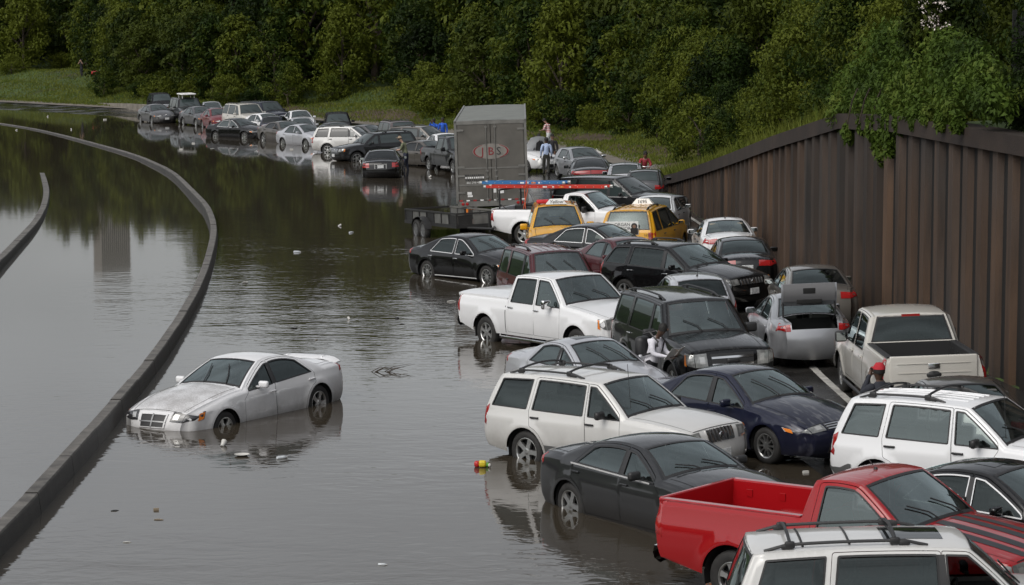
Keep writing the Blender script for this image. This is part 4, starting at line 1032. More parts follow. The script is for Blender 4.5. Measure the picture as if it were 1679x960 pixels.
def inset_poly(poly, d):
    P = np.array(poly, float); n = len(P)
    A = 0.5 * np.sum(P[:, 0] * np.roll(P[:, 1], -1) - np.roll(P[:, 0], -1) * P[:, 1])
    sg = 1 if A > 0 else -1
    out = []
    for i in range(n):
        a, b, c = P[i - 1], P[i], P[(i + 1) % n]
        e1, e2 = b - a, c - b
        n1 = np.array([-e1[1], e1[0]]) / (np.hypot(*e1) + 1e-9); n2 = np.array([-e2[1], e2[0]]) / (np.hypot(*e2) + 1e-9)
        m = n1 + n2; l = np.hypot(*m); m = m / l if l > 1e-6 else n1
        k = d / max(0.5, np.dot(m, n1))
        out.append(tuple(b + sg * m * k))
    return out

def cdt(loops, pts):
    """constrained triangulation of closed loops and free points"""
    V, E = [], []
    for lp in loops:
        b = len(V); n = len(lp)
        V += [Vector(p) for p in lp]; E += [(b + i, b + (i + 1) % n) for i in range(n)]
    V += [Vector(p) for p in pts]
    r = delaunay_2d_cdt(V, E, [], 0, 1e-5)
    return np.array([(p.x, p.y) for p in r[0]]), np.array(r[2], dtype=int)

class CarKit:
    def __init__(s, spec, detail):
        s.sh = Shape(dict(spec, step={2: .12, 1: .18, 0: .26}[detail])); s.d = detail
        s.cx = s.sh.L / 2
        s.gs = {2: .13, 1: .20, 0: .30}[detail]
        s.side_polys()
    # ---- 2-D outlines in the side view
    def top_off(s, x, off):
        sh = s.sh; e = .01
        sl = (sh.ztop(x + e) - sh.ztop(x - e)) / (2 * e)
        return sh.ztop(x) - off * math.sqrt(1 + min(sl * sl, 4.0))
    def dlo(s, w, off, zb, lift=0.0):
        """window-like polygon between the belt and the roof edge"""
        sh = s.sh
        rb, rt, fb, ft = w.get('rb'), w.get('rt'), w.get('fb'), w.get('ft')
        top = []
        x1 = ft if ft is not None else sh.K[4, 0] - .12
        for x in np.linspace(rt, x1, 16):
            z = s.top_off(x, off)
            if z < sh.belt(x) + lift + .02: break
            top.append((x, z))
        if ft is None:
            xe = top[-1][0]
            for x in np.arange(xe, xe + .4, .01):
                if s.top_off(x, off) <= sh.belt(x) + lift + .005 or x > sh.K[4, 0] - .10: break
            fbx = x
            poly = [(rb, zb(rb))] + top + [(fbx, zb(fbx))]
        else:
            poly = [(rb, zb(rb))] + top + [(fb, zb(fb))]
        return poly
    def side_polys(s):
        sh = s.sh
        # outer boundary: outline from key 0 to 11, then along the sill with the wheel arches
        out = list(zip(sh.OX, sh.OZ))
        bot = []
        def arch(xa):
            z0 = sh.sill; dz = z0 - sh.rw; a0 = math.asin(max(-1, min(1, dz / sh.rarch)))
            n = 18 if s.d == 2 else 12 if s.d else 9
            return [(xa - sh.rarch * math.cos(a0 + (PI - 2 * a0) * k / n), sh.rw + sh.rarch * math.sin(a0 + (PI - 2 * a0) * k / n)) for k in range(n + 1)]
        bot += arch(sh.ra); bot += [(x, sh.sill) for x in np.linspace(sh.ra + sh.rarch + .15, sh.fa - sh.rarch - .15, 7)]
        bot += arch(sh.fa)
        # drop arch points outside the body (short overhangs)
        s.outer = out + bot
        belt = lambda x: sh.belt(x) + .015
        offs = .055 if not sh.truck else .06
        s.winpoly = [round_poly(s.dlo(w, offs, belt), .035) for w in sh.wins]
        s.doorpoly = []
        if s.d == 2:
            zs = sh.sill + .07
            for i, dspec in enumerate(sh.doors):
                w = dict(dspec); fb = w.pop('fb', None)
                p = s.dlo(dict(rb=w['rb'], rt=w['rt'], fb=fb, ft=w.get('ft')), .022, lambda x: sh.belt(x) + .0)
                # p: belt-rear, top ..., belt-front ; add the lower half
                rearx = w['rb']
                low_f = [(fb, zs + .0)]
                if dspec.get('ft') is None: p = p + [(fb + .03, sh.belt(fb) - .12)]
                # rear lower edge follows the arch
                ra = sh.rarch + .05; lr = []
                if rearx < sh.ra + ra and not sh.truck:
                    for a in np.linspace(0, PI / 2, 7):
                        x, z = sh.ra + ra * math.cos(a), sh.rw + ra * math.sin(a)
                        if x > rearx + .02 and z > zs: lr.append((x, z))
                    lr = [(sh.ra + ra, zs)] + lr
                else: lr = [(rearx, zs)]
                s.doorpoly.append(round_poly(p + low_f + lr, .04))
    def side_mesh(s):
        """returns verts (x,z), tris, region id per tri: 0 body, 1.. door index, -1 hole"""
        sh = s.sh
        loops = [s.outer] + s.winpoly
        holes = list(s.winpoly)
        gaps = []
        for dp in s.doorpoly:
            gi = inset_poly(dp, .007); gaps.append((dp, gi)); loops += [dp, gi]
        # free points
        pts = []
        for q in (.08, .28, .55, .85, 1.1):
            if s.d == 0 and q in (.08, .55): continue
            m = np.arange(len(sh.OX))
            d = sh.OR * q
            X, Z = sh.OX - sh.NX * d, sh.OZ - sh.NZ * d
            dd, _ = sh.dist(X, Z); ok = dd > d * .93
            pts += list(zip(X[ok], Z[ok]))
        gx, gz = np.meshgrid(np.arange(.06, sh.L, s.gs), np.arange(sh.sill + .05, sh.H, s.gs * .75))
        gx = gx + (np.arange(gx.shape[0]) % 2)[:, None] * s.gs * .5
        G = np.stack([gx.ravel(), gz.ravel()], 1)
        dd, rr = sh.dist(G[:, 0], G[:, 1]); G = G[dd > rr * 1.1]
        for ax in (sh.fa, sh.ra):
            for k in (.05, .11):
                a = np.linspace(-.2, PI + .2, 16); G = np.vstack([G, np.stack([ax + (sh.rarch + k) * np.cos(a), sh.rw + (sh.rarch + k) * np.sin(a)], 1)])
        pts = np.vstack([np.array(pts), G])
        ok = pip(pts[:, 0], pts[:, 1], s.outer)
        for lp in loops: ok &= seg_dist(pts[:, 0], pts[:, 1], lp) > .018
        V, T = cdt(loops, [tuple(p) for p in pts[ok]])
        C = V[T].mean(1)
        reg = np.where(pip(C[:, 0], C[:, 1], s.outer), 0, -1)
        for h in holes: reg[pip(C[:, 0], C[:, 1], h)] = -1
        for i, (dp, gi) in enumerate(gaps):
            a = pip(C[:, 0], C[:, 1], dp) & (reg >= 0); b = pip(C[:, 0], C[:, 1], gi)
            reg[a & ~b] = -1; reg[a & b] = i + 1
        return V, T, reg
    def sheet(s, V, T, side, off=0.0):
        """side sheet in 3-D for one region: verts, faces, normals"""
        sh = s.sh
        used = np.unique(T); mp = -np.ones(len(V), int); mp[used] = np.arange(len(used))
        x, z = V[used, 0], V[used, 1]
        n = sh.normal(x, z)
        P = np.stack([x, sh.y(x, z), z], 1) + n * off
        F = mp[T]
        a, b, c = P[F[:, 0]], P[F[:, 1]], P[F[:, 2]]
        flip = np.einsum('ij,ij->i', np.cross(b - a, c - a), n[F[:, 0]]) < 0
        F[flip] = F[flip][:, ::-1]
        if side < 0: P = P * [1, -1, 1]; n = n * [1, -1, 1]; F = F[:, ::-1]
        P = P - [s.cx, 0, 0]
        return P, F, n
    def poly_patch(s, poly, side, off, g=.10):
        """a patch of the side surface inside a polygon"""
        p = np.array(poly); lo, hi = p.min(0), p.max(0)
        gx, gz = np.meshgrid(np.arange(lo[0] + g / 2, hi[0], g), np.arange(lo[1] + g / 2, hi[1], g))
        G = np.stack([gx.ravel(), gz.ravel()], 1)
        if len(G):
            G = G[pip(G[:, 0], G[:, 1], p)]
        if len(G): G = G[seg_dist(G[:, 0], G[:, 1], p) > .02]
        V, T = cdt([poly], [tuple(q) for q in G])
        C = V[T].mean(1); T = T[pip(C[:, 0], C[:, 1], p)]
        return s.sheet(V, T, side, off)
    def strip_patch(s, s0, s1, u0, u1, off, ns=5, nu=6):
        S, U = np.meshgrid(np.linspace(s0, s1, ns), np.linspace(u0, u1, nu), indexing='ij')
        P = s.sh.P(S, U, off) - [s.cx, 0, 0]
        return P

def tri_mesh(name, parts, mats, matidx=None):
    """parts: list of (P, F, n); one mesh with custom normals"""
    V = np.vstack([p[0] for p in parts]); N = np.vstack([p[2] for p in parts])
    F, b = [], 0
    for p in parts: F.append(p[1] + b); b += len(p[0])
    me = fast_mesh(name, V, np.vstack(F), True)
    me.normals_split_custom_set_from_vertices([tuple(n) for n in N])
    for m in mats: me.materials.append(m)
    return me

# ---- wheels
_wheels = {}
def wheel_meshes(rw, style, width):
    k = (round(rw, 3), style, width)
    if k in _wheels: return _wheels[k]
    rr = rw * (.68 if style not in ('steel', 'truck') else .62)
    w = width / 2
    t = MB()
    t.lathe([(rr - .01, -w * .9), (rr + .02, -w), (rw - .03, -w * .98), (rw, -w * .7), (rw, w * .7), (rw - .03, w * .98), (rr + .02, w), (rr - .01, w * .88)], 'y', 28)
    tyre = t.mesh('tyre', 50); tyre.materials.append(M['rubber'])
    q = MB()
    q.lathe([(rr, -w * .9), (rr - .015, -w * .5), (rr - .02, w * .35)], 'y', 28, 1)                      # barrel
    q.lathe([(rr + .004, w * .90), (rr - .012, w * .93), (rr - .03, w * .80), (rr - .035, w * .45)], 'y', 28, 0)  # lip
    q.lathe([(rr - .02, w * .10), (.02, w * .05)], 'y', 20, 2)                                             # dark back disc
    q.lathe([(.075, w * .40), (.07, w * .78), (.045, w * .86), (.0005, w * .87)], 'y', 14, 0)              # hub
    n = {'five': 5, 'ten': 10, 'seven': 7, 'truck': 6, 'steel': 8, 'six': 6}[style]
    sw = {'five': .085, 'ten': .026, 'seven': .05, 'truck': .075, 'steel': .075, 'six': .065}[style]
    for i in range(n):
        a = 2 * PI * i / n + .2; c, d = math.cos(a), math.sin(a)
        V = []
        for (r_, ww, y0, y1) in ((.05, sw * .55, w * .45, w * .82), (rr * .6, sw * .45, w * .40, w * .80), (rr - .015, sw * .62, w * .40, w * .86)):
            for sg in (-1, 1):
                for yy in (y0, y1): V.append((c * r_ - d * sg * ww, yy, d * r_ + c * sg * ww))
        F = []
        for b in (0, 4):
            F += [(b + 1, b + 3, b + 7, b + 5), (b, b + 1, b + 5, b + 4), (b + 2, b + 6, b + 7, b + 3)]
        q.add(V, F, 0)
    rim = q.mesh('rim', 35)
    for m in (M['alloy'] if style != 'steel' else M['dark_alloy'], M['dark_alloy'], M['under']): rim.materials.append(m)
    _wheels[k] = (tyre, rim); return _wheels[k]

def P2(kit, x, y, z): return (x - kit.cx, y, z)

def build_car(name, spec, detail, body, x, y, h, label, cat='car', group=None, dz=0.0, pitch=0.0, rim='five', tint=False, o=None, seats='seat_grey'):
    """o: dict of options for trim"""
    o = o or {}
    kit = CarKit(spec, detail); sh = kit.sh; d = detail
    n = Vector(road_normal(x, y)); f = Vector((math.cos(R(h)), math.sin(R(h)), 0)); f = (f - n * f.dot(n)).normalized()
    f = (f + n * pitch).normalized(); l = n.cross(f).normalized(); n = f.cross(l)
    root = empty(name, (0, 0, 0))
    root.matrix_world = Matrix(((f.x, l.x, n.x, x), (f.y, l.y, n.y, y), (f.z, l.z, n.z, road_z(x, y) + dz), (0, 0, 0, 1)))
    tag(root, label, cat, group)
    see_in = d == 2
    gl_ws = M['glass'] if see_in else M['glass_far']
    gl_side = (M['glass_tint'] if tint else M['glass_side']) if see_in else (M['glass_dark'] if tint else M['glass_far'])
    gl_rear = (M['glass_tint'] if (tint or o.get('rear_tint')) else M['glass']) if see_in else (M['glass_dark'] if (tint or o.get('rear_tint')) else M['glass_far'])
    # ---------------- body: both side sheets and the strip over the top
    V, T, reg = kit.side_mesh()
    parts = [kit.sheet(V, T[reg == 0], sd) for sd in (1, -1)]
    U = np.array([-1, -.935, -.8, -.5, -.17, .17, .5, .8, .935, 1.0])
    if d == 0: U = np.array([-1, -.935, -.5, 0, .5, .935, 1.0])
    holes = [(4.035, 4.95, -.94, .94), (6.035, 6.95, -.94, .94)]
    if sh.truck: holes.append((7.0, 8.0, -2, 2))
    holes += o.get('holes', [])
    S, UU = np.meshgrid(sh.OS, U, indexing='ij')
    PP = sh.P(S, UU) - [kit.cx, 0, 0]
    nS, nU = S.shape
    idx = np.arange(nS * nU).reshape(nS, nU)
    F = []
    for i in range(nS - 1):
        sm = (sh.OS[i] + sh.OS[i + 1]) / 2
        for j in range(nU - 1):
            um = (U[j] + U[j + 1]) / 2
            if any(a < sm < b and c < um < e for a, b, c, e in holes): continue
            a, b, c, e = idx[i, j], idx[i, j + 1], idx[i + 1, j + 1], idx[i + 1, j]
            F += [(a, b, c), (a, c, e)]
    gs = np.gradient(PP, axis=0); gu = np.gradient(PP, axis=1)
    NN = np.cross(gu, gs); NN /= np.linalg.norm(NN, axis=2)[..., None] + 1e-12
    Pf, Nf, Fa = PP.reshape(-1, 3), NN.reshape(-1, 3), np.array(F)
    # keep the orientation outward
    a = Pf[Fa]; fn = np.cross(a[:, 1] - a[:, 0], a[:, 2] - a[:, 0]); cen = a.mean(1) - [0, 0, .7]
    parts.append((Pf, Fa, Nf))
    obj('body', tri_mesh('body', parts, [body]), root)
    # ---------------- doors
    for i in range(len(kit.doorpoly)):
        for sd in (1, -1):
            do = obj('door', tri_mesh('door', [kit.sheet(V, T[reg == i + 1], sd)], [body]), root)
            dp = np.array(kit.doorpoly[i]); bx = sh.belt(dp[:, 0].mean())
            hx = (sh.doors[i]['rb'] + .13) if i == 0 or sh.truck else max(sh.doors[i]['rb'] + .12, sh.ra + sh.rarch * .55)
            hz = bx - .10
            hy = float(sh.y(np.array([hx]), np.array([hz]))[0])
            hm = MB(); hm.rbox((hx - kit.cx, sd * (hy + .022), hz), (.20, .03, .035), .014, n=2)
            for ex in (-.08, .08): hm.box((hx - kit.cx + ex, sd * (hy + .006), hz), (.025, .03, .025))
            hm.build('handle', M[o.get('handle', 'plastic')] if o.get('handle') != 'body' else body, do)
    if d < 2 and d > 0:
        for w in sh.doors:
            for sd in (1, -1):
                hx = w['rb'] + .13; hz = sh.belt(hx) - .10; hy = float(sh.y(np.array([hx]), np.array([hz]))[0])
                hm = MB(); hm.box((hx - kit.cx, sd * (hy + .015), hz), (.19, .03, .03)); hm.build('handle', M[o.get('handle', 'plastic')] if o.get('handle') != 'body' else body, root)
                # door shut lines
                zl = np.linspace(sh.sill + .07, sh.belt(w['rb']), 5); yl = sh.y(np.full(5, w['rb'] - .01), zl)
                sm = MB(); sm.grid([[(w['rb'] - .016 - kit.cx, sd * (q + .002), z) for q, z in zip(yl, zl)], [(w['rb'] - .002 - kit.cx, sd * (q + .002), z) for q, z in zip(yl, zl)]])
                sm.build('shut_line', M['under'], root)
    # ---------------- side windows
    frame_m = M['bright_trim'] if o.get('chrome_trim') else M['plastic']
    for wi, wp in enumerate(kit.winpoly):
        for sd in (1, -1):
            if (wi, sd) in o.get('open_windows', []):
                wo = None
            else:
                wo = obj('window', tri_mesh('window', [kit.poly_patch(wp, sd, -.012, .2)], [gl_side if (wi > 0 or not o.get('front_clear')) else (M['glass_side'] if see_in else M['glass_far'])]), root)
            if d >= 1:
                inner = inset_poly(wp, .022 if not o.get('chrome_trim') else .018); nn = len(wp)
                ring = np.array(list(wp) + list(inner)); x_, z_ = ring[:, 0], ring[:, 1]
                yy = sh.y(x_, z_) + .004
                Vr = [(x_[k] - kit.cx, sd * yy[k], z_[k]) for k in range(2 * nn)]
                mb = MB(); mb.add(Vr, [(k, (k + 1) % nn, nn + (k + 1) % nn, nn + k) for k in range(nn)], 0, False)
                mb.build('window_frame', frame_m, wo if wo else root)
    # black B pillar between the front and rear windows
    if len(sh.wins) > 1 and not o.get('body_pillars'):
        xB = sh.xB; zt = kit.top_off(xB, .06); zb = sh.belt(xB) + .02
        q = [(xB - .055, zb), (xB + .055, zb), (xB + .015, zt), (xB - .075, zt)]
        for sd in (1, -1): obj('pillar_trim', tri_mesh('pillar_trim', [kit.poly_patch(q, sd, .003, .3)], [M['plastic']]), root)
    # ---------------- windscreen and rear glass with black borders
    for nm, s0, s1, g in (('windscreen', 4.02, 4.965, gl_ws), ('rear_window', 6.02, 6.965, gl_rear)):
        if nm == 'rear_window' and o.get('no_rear_window'): continue
        P = kit.strip_patch(s0, s1, -.945, .945, -.006, 9 if d else 5, 11 if d else 7)
        mb = MB(); ni, nj = P.shape[:2]
        Vv = [tuple(P[i, j]) for i in range(ni) for j in range(nj)]
        mb.add(Vv, [(i * nj + j, i * nj + j + 1, (i + 1) * nj + j + 1, (i + 1) * nj + j) for i in range(ni - 1) for j in range(nj - 1)], 0, True)
        pane = mb.build(nm, [g], root, None)
        if d >= 1:
            br = MB()
            for (a, b, c, e, k1, k2) in ((s0, s0 + .07, -.945, .945, 2, 9), (s1 - .045, s1, -.945, .945, 2, 9), (s0, s1, -.945, -.90, 7, 2), (s0, s1, .90, .945, 7, 2)):
                Q = kit.strip_patch(a, b, c, e, .001, k1, k2); br.grid([[tuple(p) for p in r_] for r_ in Q])
            br.build('glass_border', M['plastic'], pane, None)
            if nm == 'windscreen':
                wv = o.get('wipers', .16)
                for u0 in (.55, -.12):
                    a, b, c = (tuple(sh.P(q, u_, .02) - [kit.cx, 0, 0]) for q, u_ in ((4.03, u0), (4.03 + wv, u0 - .10), (4.06 + wv * 2.1, u0 - .52 + wv * .5)))
                    wm = MB(); wm.tube([a, b, c], .011, 5); wm.build('wiper', M['plastic'], pane)
                mb = MB(); c = sh.P(4.86, 0, -.05) - [kit.cx, 0, 0]; mb.rbox(tuple(c), (.05, .22, .07), .02); mb.build('rear_view_mirror', M['plastic'], pane)
    # bonnet and boot shut lines
    if d >= 1:
        def shut(pts, nm='shut_line'):
            mb = MB(); P = np.array([sh.P(q, u_, .002) - [kit.cx, 0, 0] for q, u_ in pts]); w_ = .006
            T_ = np.gradient(P, axis=0); up_ = np.array([sh.P(q, u_, .1) for q, u_ in pts]) - np.array([sh.P(q, u_, 0) for q, u_ in pts])
            sd_ = np.cross(T_, up_); sd_ /= np.linalg.norm(sd_, axis=1)[:, None] + 1e-9
            mb.grid([[tuple(p - q * w_), tuple(p + q * w_)] for p, q in zip(P, sd_)]); mb.build(nm, M['under'], root, None)
        for sg in (1, -1): shut([(q, sg * .86) for q in np.linspace(3.02, 3.97, 9)])
        shut([(3.0, u_) for u_ in np.linspace(-.86, .86, 9)])
        if sh.style == 'sedan':
            for sg in (1, -1): shut([(q, sg * .90) for q in np.linspace(7.05, 8.1, 6)])
            shut([(7.04, u_) for u_ in np.linspace(-.9, .9, 7)])
        if sh.style in ('suv', 'minivan', 'hatch'):
            for sg in (1, -1): shut([(q, sg * .97) for q in np.linspace(6.0, 9.6, 12)])
    # ---------------- lamps, grille, plates
    def lamp(nm, s0, s1, u0, xin, m, off=.009, uo=1.0):
        for sd in (1, -1):
            mb = MB()
            if u0 < 1:
                P = kit.strip_patch(s0, s1, sd * u0, sd * uo, off, 9, 8); mb.grid([[tuple(p) for p in r_] for r_ in P], flip=sd < 0)
            lo = obj(nm, None) if False else None
            if xin > 0:
                ss = np.linspace(s0, s1, 8); ox, oz = np.interp(ss, sh.OS, sh.OX), np.interp(ss, sh.OS, sh.OZ)
                back = xin if nm.startswith('tail') else -xin
                q = list(zip(ox, oz)) + [(ox[-1] + back, oz[-1] + (0.0 if nm.startswith('tail') else .02)), (ox[0] + back, oz[0] + .03)]
                Pq, Fq, _ = kit.poly_patch(q, sd, off, .07); mb.add([tuple(p) for p in Pq], [tuple(t) for t in Fq], 0, True)
            ob = mb.build(nm, m, root, None)
            if nm == 'headlamp' and d >= 1:
                P = kit.strip_patch(s0 + (s1 - s0) * .25, s0 + (s1 - s0) * .8, sd * (u0 + (1 - u0) * .2), sd * (u0 + (1 - u0) * .62), off + .006, 7, 6)
                mb = MB(); mb.grid([[tuple(p) for p in r_] for r_ in P], flip=sd < 0); mb.build('reflector', M['lamp_inner'], ob)
                ss = np.linspace(s0 + .05, s1 - .05, 5); ox, oz = np.interp(ss, sh.OS, sh.OX), np.interp(ss, sh.OS, sh.OZ)
                bq = xin if xin > .05 else .06
                q = [(a - bq * .55, b) for a, b in zip(ox, oz)] + [(ox[-1] - bq * .95, oz[-1] + .015), (ox[0] - bq * .95, oz[0] + .03)]
                if xin > .05:
                    Pq, Fq, _ = kit.poly_patch(q, sd, off + .003, .1); mb = MB(); mb.add([tuple(p) for p in Pq], [tuple(t) for t in Fq], 0, True); mb.build('turn_signal', M['amber'], ob)
    st = sh.style
    hl = o.get('head', dict(sedan=(2.25, 2.95, .62, .34), hatch=(2.1, 2.95, .6, .34), suv=(2.25, 2.9, .68, .18), pickup=(2.1, 2.92, .70, .16), minivan=(2.15, 2.9, .58, .34))[st])
    lamp('headlamp', hl[0], hl[1], hl[2], hl[3], M[o.get('lamp_mat', 'lamp')])
    tl = o.get('tail', dict(sedan=(8.15, 8.85, .62, .20), hatch=(8.3, 9.1, .72, .16), suv=(7.6, 9.3, .90, .14), pickup=(8.1, 9.55, 1, .13), minivan=(7.9, 9.5, .88, .10))[st])
    lamp('tail_lamp', tl[0], tl[1], tl[2], tl[3], M['red_lamp'])
    def bar(nm, s0, s1, u0, u1, off, m, par=root, ns=9, nu=11):
        ns = max(ns, int((s1 - s0) / .1) + 2); off = off + .004
        P = kit.strip_patch(s0, s1, u0, u1, off, ns, nu); P0 = kit.strip_patch(s0, s1, u0, u1, -.01, ns, nu)
        mb = MB(); mb.grid([[tuple(p) for p in r_] for r_ in P])
        # edges
        for A, B in ((P[0], P0[0]), (P[-1], P0[-1]), (P[:, 0], P0[:, 0]), (P[:, -1], P0[:, -1])):
            mb.grid([[tuple(p) for p in A], [tuple(p) for p in B]])
        return mb.build(nm, m, par, 30)
    gr = o.get('grille', dict(sedan=(2.05, 2.8, .46), hatch=(2.15, 2.75, .42), suv=(2.1, 2.85, .60), pickup=(1.9, 2.9, .64), minivan=(2.1, 2.7, .45))[st])
    go = bar('grille', gr[0], gr[1], -gr[2], gr[2], .004, M['plastic'])
    gm = M[o.get('grille_mat', 'chrome')] if o.get('grille_chrome', True) else body
    if o.get('grille_style', 'bars') == 'bars':
        nb = o.get('grille_n', 3)
        for k in range(nb):
            s_ = gr[0] + (gr[1] - gr[0]) * (k + .5) / nb
            bar('grille_bar', s_ - .05, s_ + .05, -gr[2] * .97, gr[2] * .97, .016, gm, go, 2)
    elif o.get('grille_style') == 'slots':
        for k in range(8):
            u_ = -gr[2] + 2 * gr[2] * k / 7
            bar('grille_bar', gr[0], gr[1], u_ - .025, u_ + .025, .018, gm, go, 3, 2)
    elif o.get('grille_style') == 'cross':
        for (a, b, c, e) in ((gr[0] - .03, gr[0] + .06, -gr[2], gr[2]), (gr[1] - .06, gr[1] + .03, -gr[2], gr[2]), (gr[0], gr[1], -gr[2], -gr[2] + .05), (gr[0], gr[1], gr[2] - .05, gr[2])): bar('grille_frame', a, b, c, e, .016, body, go)
        for (a, b, c, e) in (((gr[0] + gr[1]) / 2 - .05, (gr[0] + gr[1]) / 2 + .05, -gr[2], gr[2]), (gr[0], gr[1], -.025, .025)): bar('grille_bar', a, b, c, e, .020, gm, go)
    if o.get('emblem', True) and d >= 1:
        c = sh.P((gr[0] + gr[1]) / 2, 0, .02) - [kit.cx, 0, 0]
        mb = MB(); mb.lathe([(.0005, .012), (.045, .010), (.055, 0.0)], 'x', 14, M=Matrix.Translation(tuple(c))); mb.build('emblem', M['chrome'], go)
    if o.get('front_plate', d >= 1):
        c = sh.P(1.35, 0, .015) - [kit.cx, 0, 0]; mb = MB(); mb.box(tuple(c), (.02, .31, .155)); mb.build('licence_plate', M['plate'], root)
    if o.get('rear_plate', True):
        ps = dict(sedan=9.1, hatch=9.4, suv=9.1, pickup=10.4, minivan=9.3)[st]
        c = sh.P(ps, 0, .012) - [kit.cx, 0, 0]; mb = MB(); mb.box(tuple(c), (.02, .31, .155)); mb.build('licence_plate', M['plate'], root)
    # lower air intake
    if d >= 1 and st in ('sedan', 'hatch', 'minivan'):
        bar('air_intake', .55, 1.15, -.55, .55, .004, M['plastic'])
    # bumpers
    if st == 'pickup' or o.get('bumper'):
        bm = M[o.get('bumper', 'chrome')]
        if st == 'pickup':
            for fr in ((1,) if o.get('no_front_bumper') else (1, 0)):
                xx = -kit.cx - .03 if fr else kit.cx + .02
                hw = sh.W / 2 - .03
                P = []
                for yy in np.linspace(-hw, hw, 13):
                    bow = (.07 * (yy / hw) ** 4) * (1 if fr else -1)
                    x0 = xx + bow
                    z0, z1 = (.50, .72) if fr else (.44, .66)
                    dx = (.10 if fr else -.10)
                    P.append([(x0 + dx, yy, z0 - .02), (x0, yy, z0 + .03), (x0 - dx * .25, yy, (z0 + z1) / 2), (x0, yy, z1 - .01), (x0 + dx * 1.6, yy, z1)])
                mb = MB(); mb.grid(P, flip=not fr); mb.build('bumper', bm, root, 50)
        else:
            bar('bumper', .1, 1.75, -1, 1, .02, bm, root, 6, 13); bar('bumper', 9.75, 10.9, -1, 1, .02, bm, root, 6, 13)
            for s0, s1 in ((.1, 1.75), (9.75, 10.9)):
                for sd in (1, -1):
                    ss = np.linspace(s0, s1, 10); ox, oz = np.interp(ss, sh.OS, sh.OX), np.interp(ss, sh.OS, sh.OZ)
                    back = -(sh.ovf - sh.rarch - .02) if s0 < 5 else (sh.ra - sh.rarch - .02)
                    xe = sh.fa + sh.rarch + .02 if s0 < 5 else sh.ra - sh.rarch - .02
                    q = list(zip(ox, oz)) + [(xe, oz[-1]), (xe, oz[0])]
                    obj('bumper_end', tri_mesh('bumper_end', [kit.poly_patch(q, sd, .02, .12)], [bm]), root)
    if o.get('cladding'):
        cm = M[o['cladding']]
        for sd in (1, -1):
            q = [(sh.ra + sh.rarch + .06, sh.sill), (sh.fa - sh.rarch - .06, sh.sill), (sh.fa - sh.rarch - .03, sh.sill + .2), (sh.ra + sh.rarch + .03, sh.sill + .2)]
            obj('side_cladding', tri_mesh('side_cladding', [kit.poly_patch(q, sd, .014, .2)], [cm]), root)
    if o.get('steps'):
        for sd in (1, -1):
            mb = MB(); mb.tube([(sh.ra + sh.rarch + .12 - kit.cx, sd * (sh.W / 2 - .06), .40), (sh.ra + sh.rarch + .2 - kit.cx, sd * (sh.W / 2 + .02), .36), (sh.fa - sh.rarch - .2 - kit.cx, sd * (sh.W / 2 + .02), .36), (sh.fa - sh.rarch - .12 - kit.cx, sd * (sh.W / 2 - .06), .40)], .035, 8)
            mb.build('side_step', M[o['steps']], root)
    # ---------------- mirrors
    mx = sh.K[4, 0] - .42 if st != 'minivan' else sh.K[4, 0] - .62
    mz = sh.belt(mx) + .08; my = float(sh.y(np.array([mx]), np.array([mz]))[0])
    ms = o.get('mirror_size', (.10, .22, .14) if not sh.truck else (.12, .24, .22))
    for sd in (1, -1):
        mb = MB(); mb.rbox((mx - kit.cx, sd * (my + .05 + ms[1] / 2), mz + .02), ms, .045); mb.box((mx + .01 - kit.cx, sd * (my + .03), mz - .02), (.05, .12, .03))
        mm = mb.build('mirror', body if o.get('mirror', 'body') == 'body' else M[o['mirror']], root)
        if d >= 1:
            mb = MB(); mb.box((mx - kit.cx - ms[0] / 2 - .003, sd * (my + .05 + ms[1] / 2), mz + .02), (.004, ms[1] * .8, ms[2] * .72)); mb.build('mirror_glass', M['mirror_glass'], mm)
    # ---------------- wheels
    tw = .21 if st in ('sedan', 'hatch', 'minivan') else .25
    ty, ri = wheel_meshes(sh.rw, rim, tw)
    for ax in (sh.fa, sh.ra):
        for sd in (1, -1):
            w = obj('wheel', ty, root); w.location = (ax - kit.cx, sd * (sh.W / 2 - tw / 2 - .025), sh.rw)
            st_ = R(o.get('steer', 0)) if ax == sh.fa else 0
            w.rotation_euler = (0, .7 * ax, (0 if sd > 0 else PI) + st_)
            obj('rim', ri, w)
    # ---------------- underbody with wheel wells
    mb = MB()
    yi = sh.W / 2 - .30
    mb.box((0, 0, sh.sill + .10), (sh.L - .5, 2 * yi, .18))
    mb.box(((sh.ra + sh.fa) / 2 - kit.cx, 0, sh.sill + .09), (sh.wb - 2 * sh.rarch - .02, sh.W - .16, .14))
    for ax in (sh.fa, sh.ra):
        for sd in (1, -1):
            n_ = 10; Pq = []
            for k in range(n_ + 1):
                a = -.25 + (PI + .5) * k / n_
                px, pz = ax - kit.cx + (sh.rarch + .004) * math.cos(a), sh.rw + (sh.rarch + .004) * math.sin(a)
                Pq.append([(px, sd * (sh.W / 2 - .045), pz), (px, sd * yi, pz)])
            mb.grid(Pq, smooth=True)
            mb.add([(ax - kit.cx, sd * yi, sh.rw)] + [p[1] for p in Pq], [(0, k + 1, k + 2) for k in range(n_)])
    # inner tub so that shut lines and windows look into the dark
    x0, x1 = (sh.K[8, 0] + .12 if not sh.truck else sh.xcab + .05), sh.K[4, 0] + .1
    zt = min(sh.belt_f, sh.belt_r) - .06; yw = sh.W / 2 - sh.sh - .10; zf = sh.sill + .14
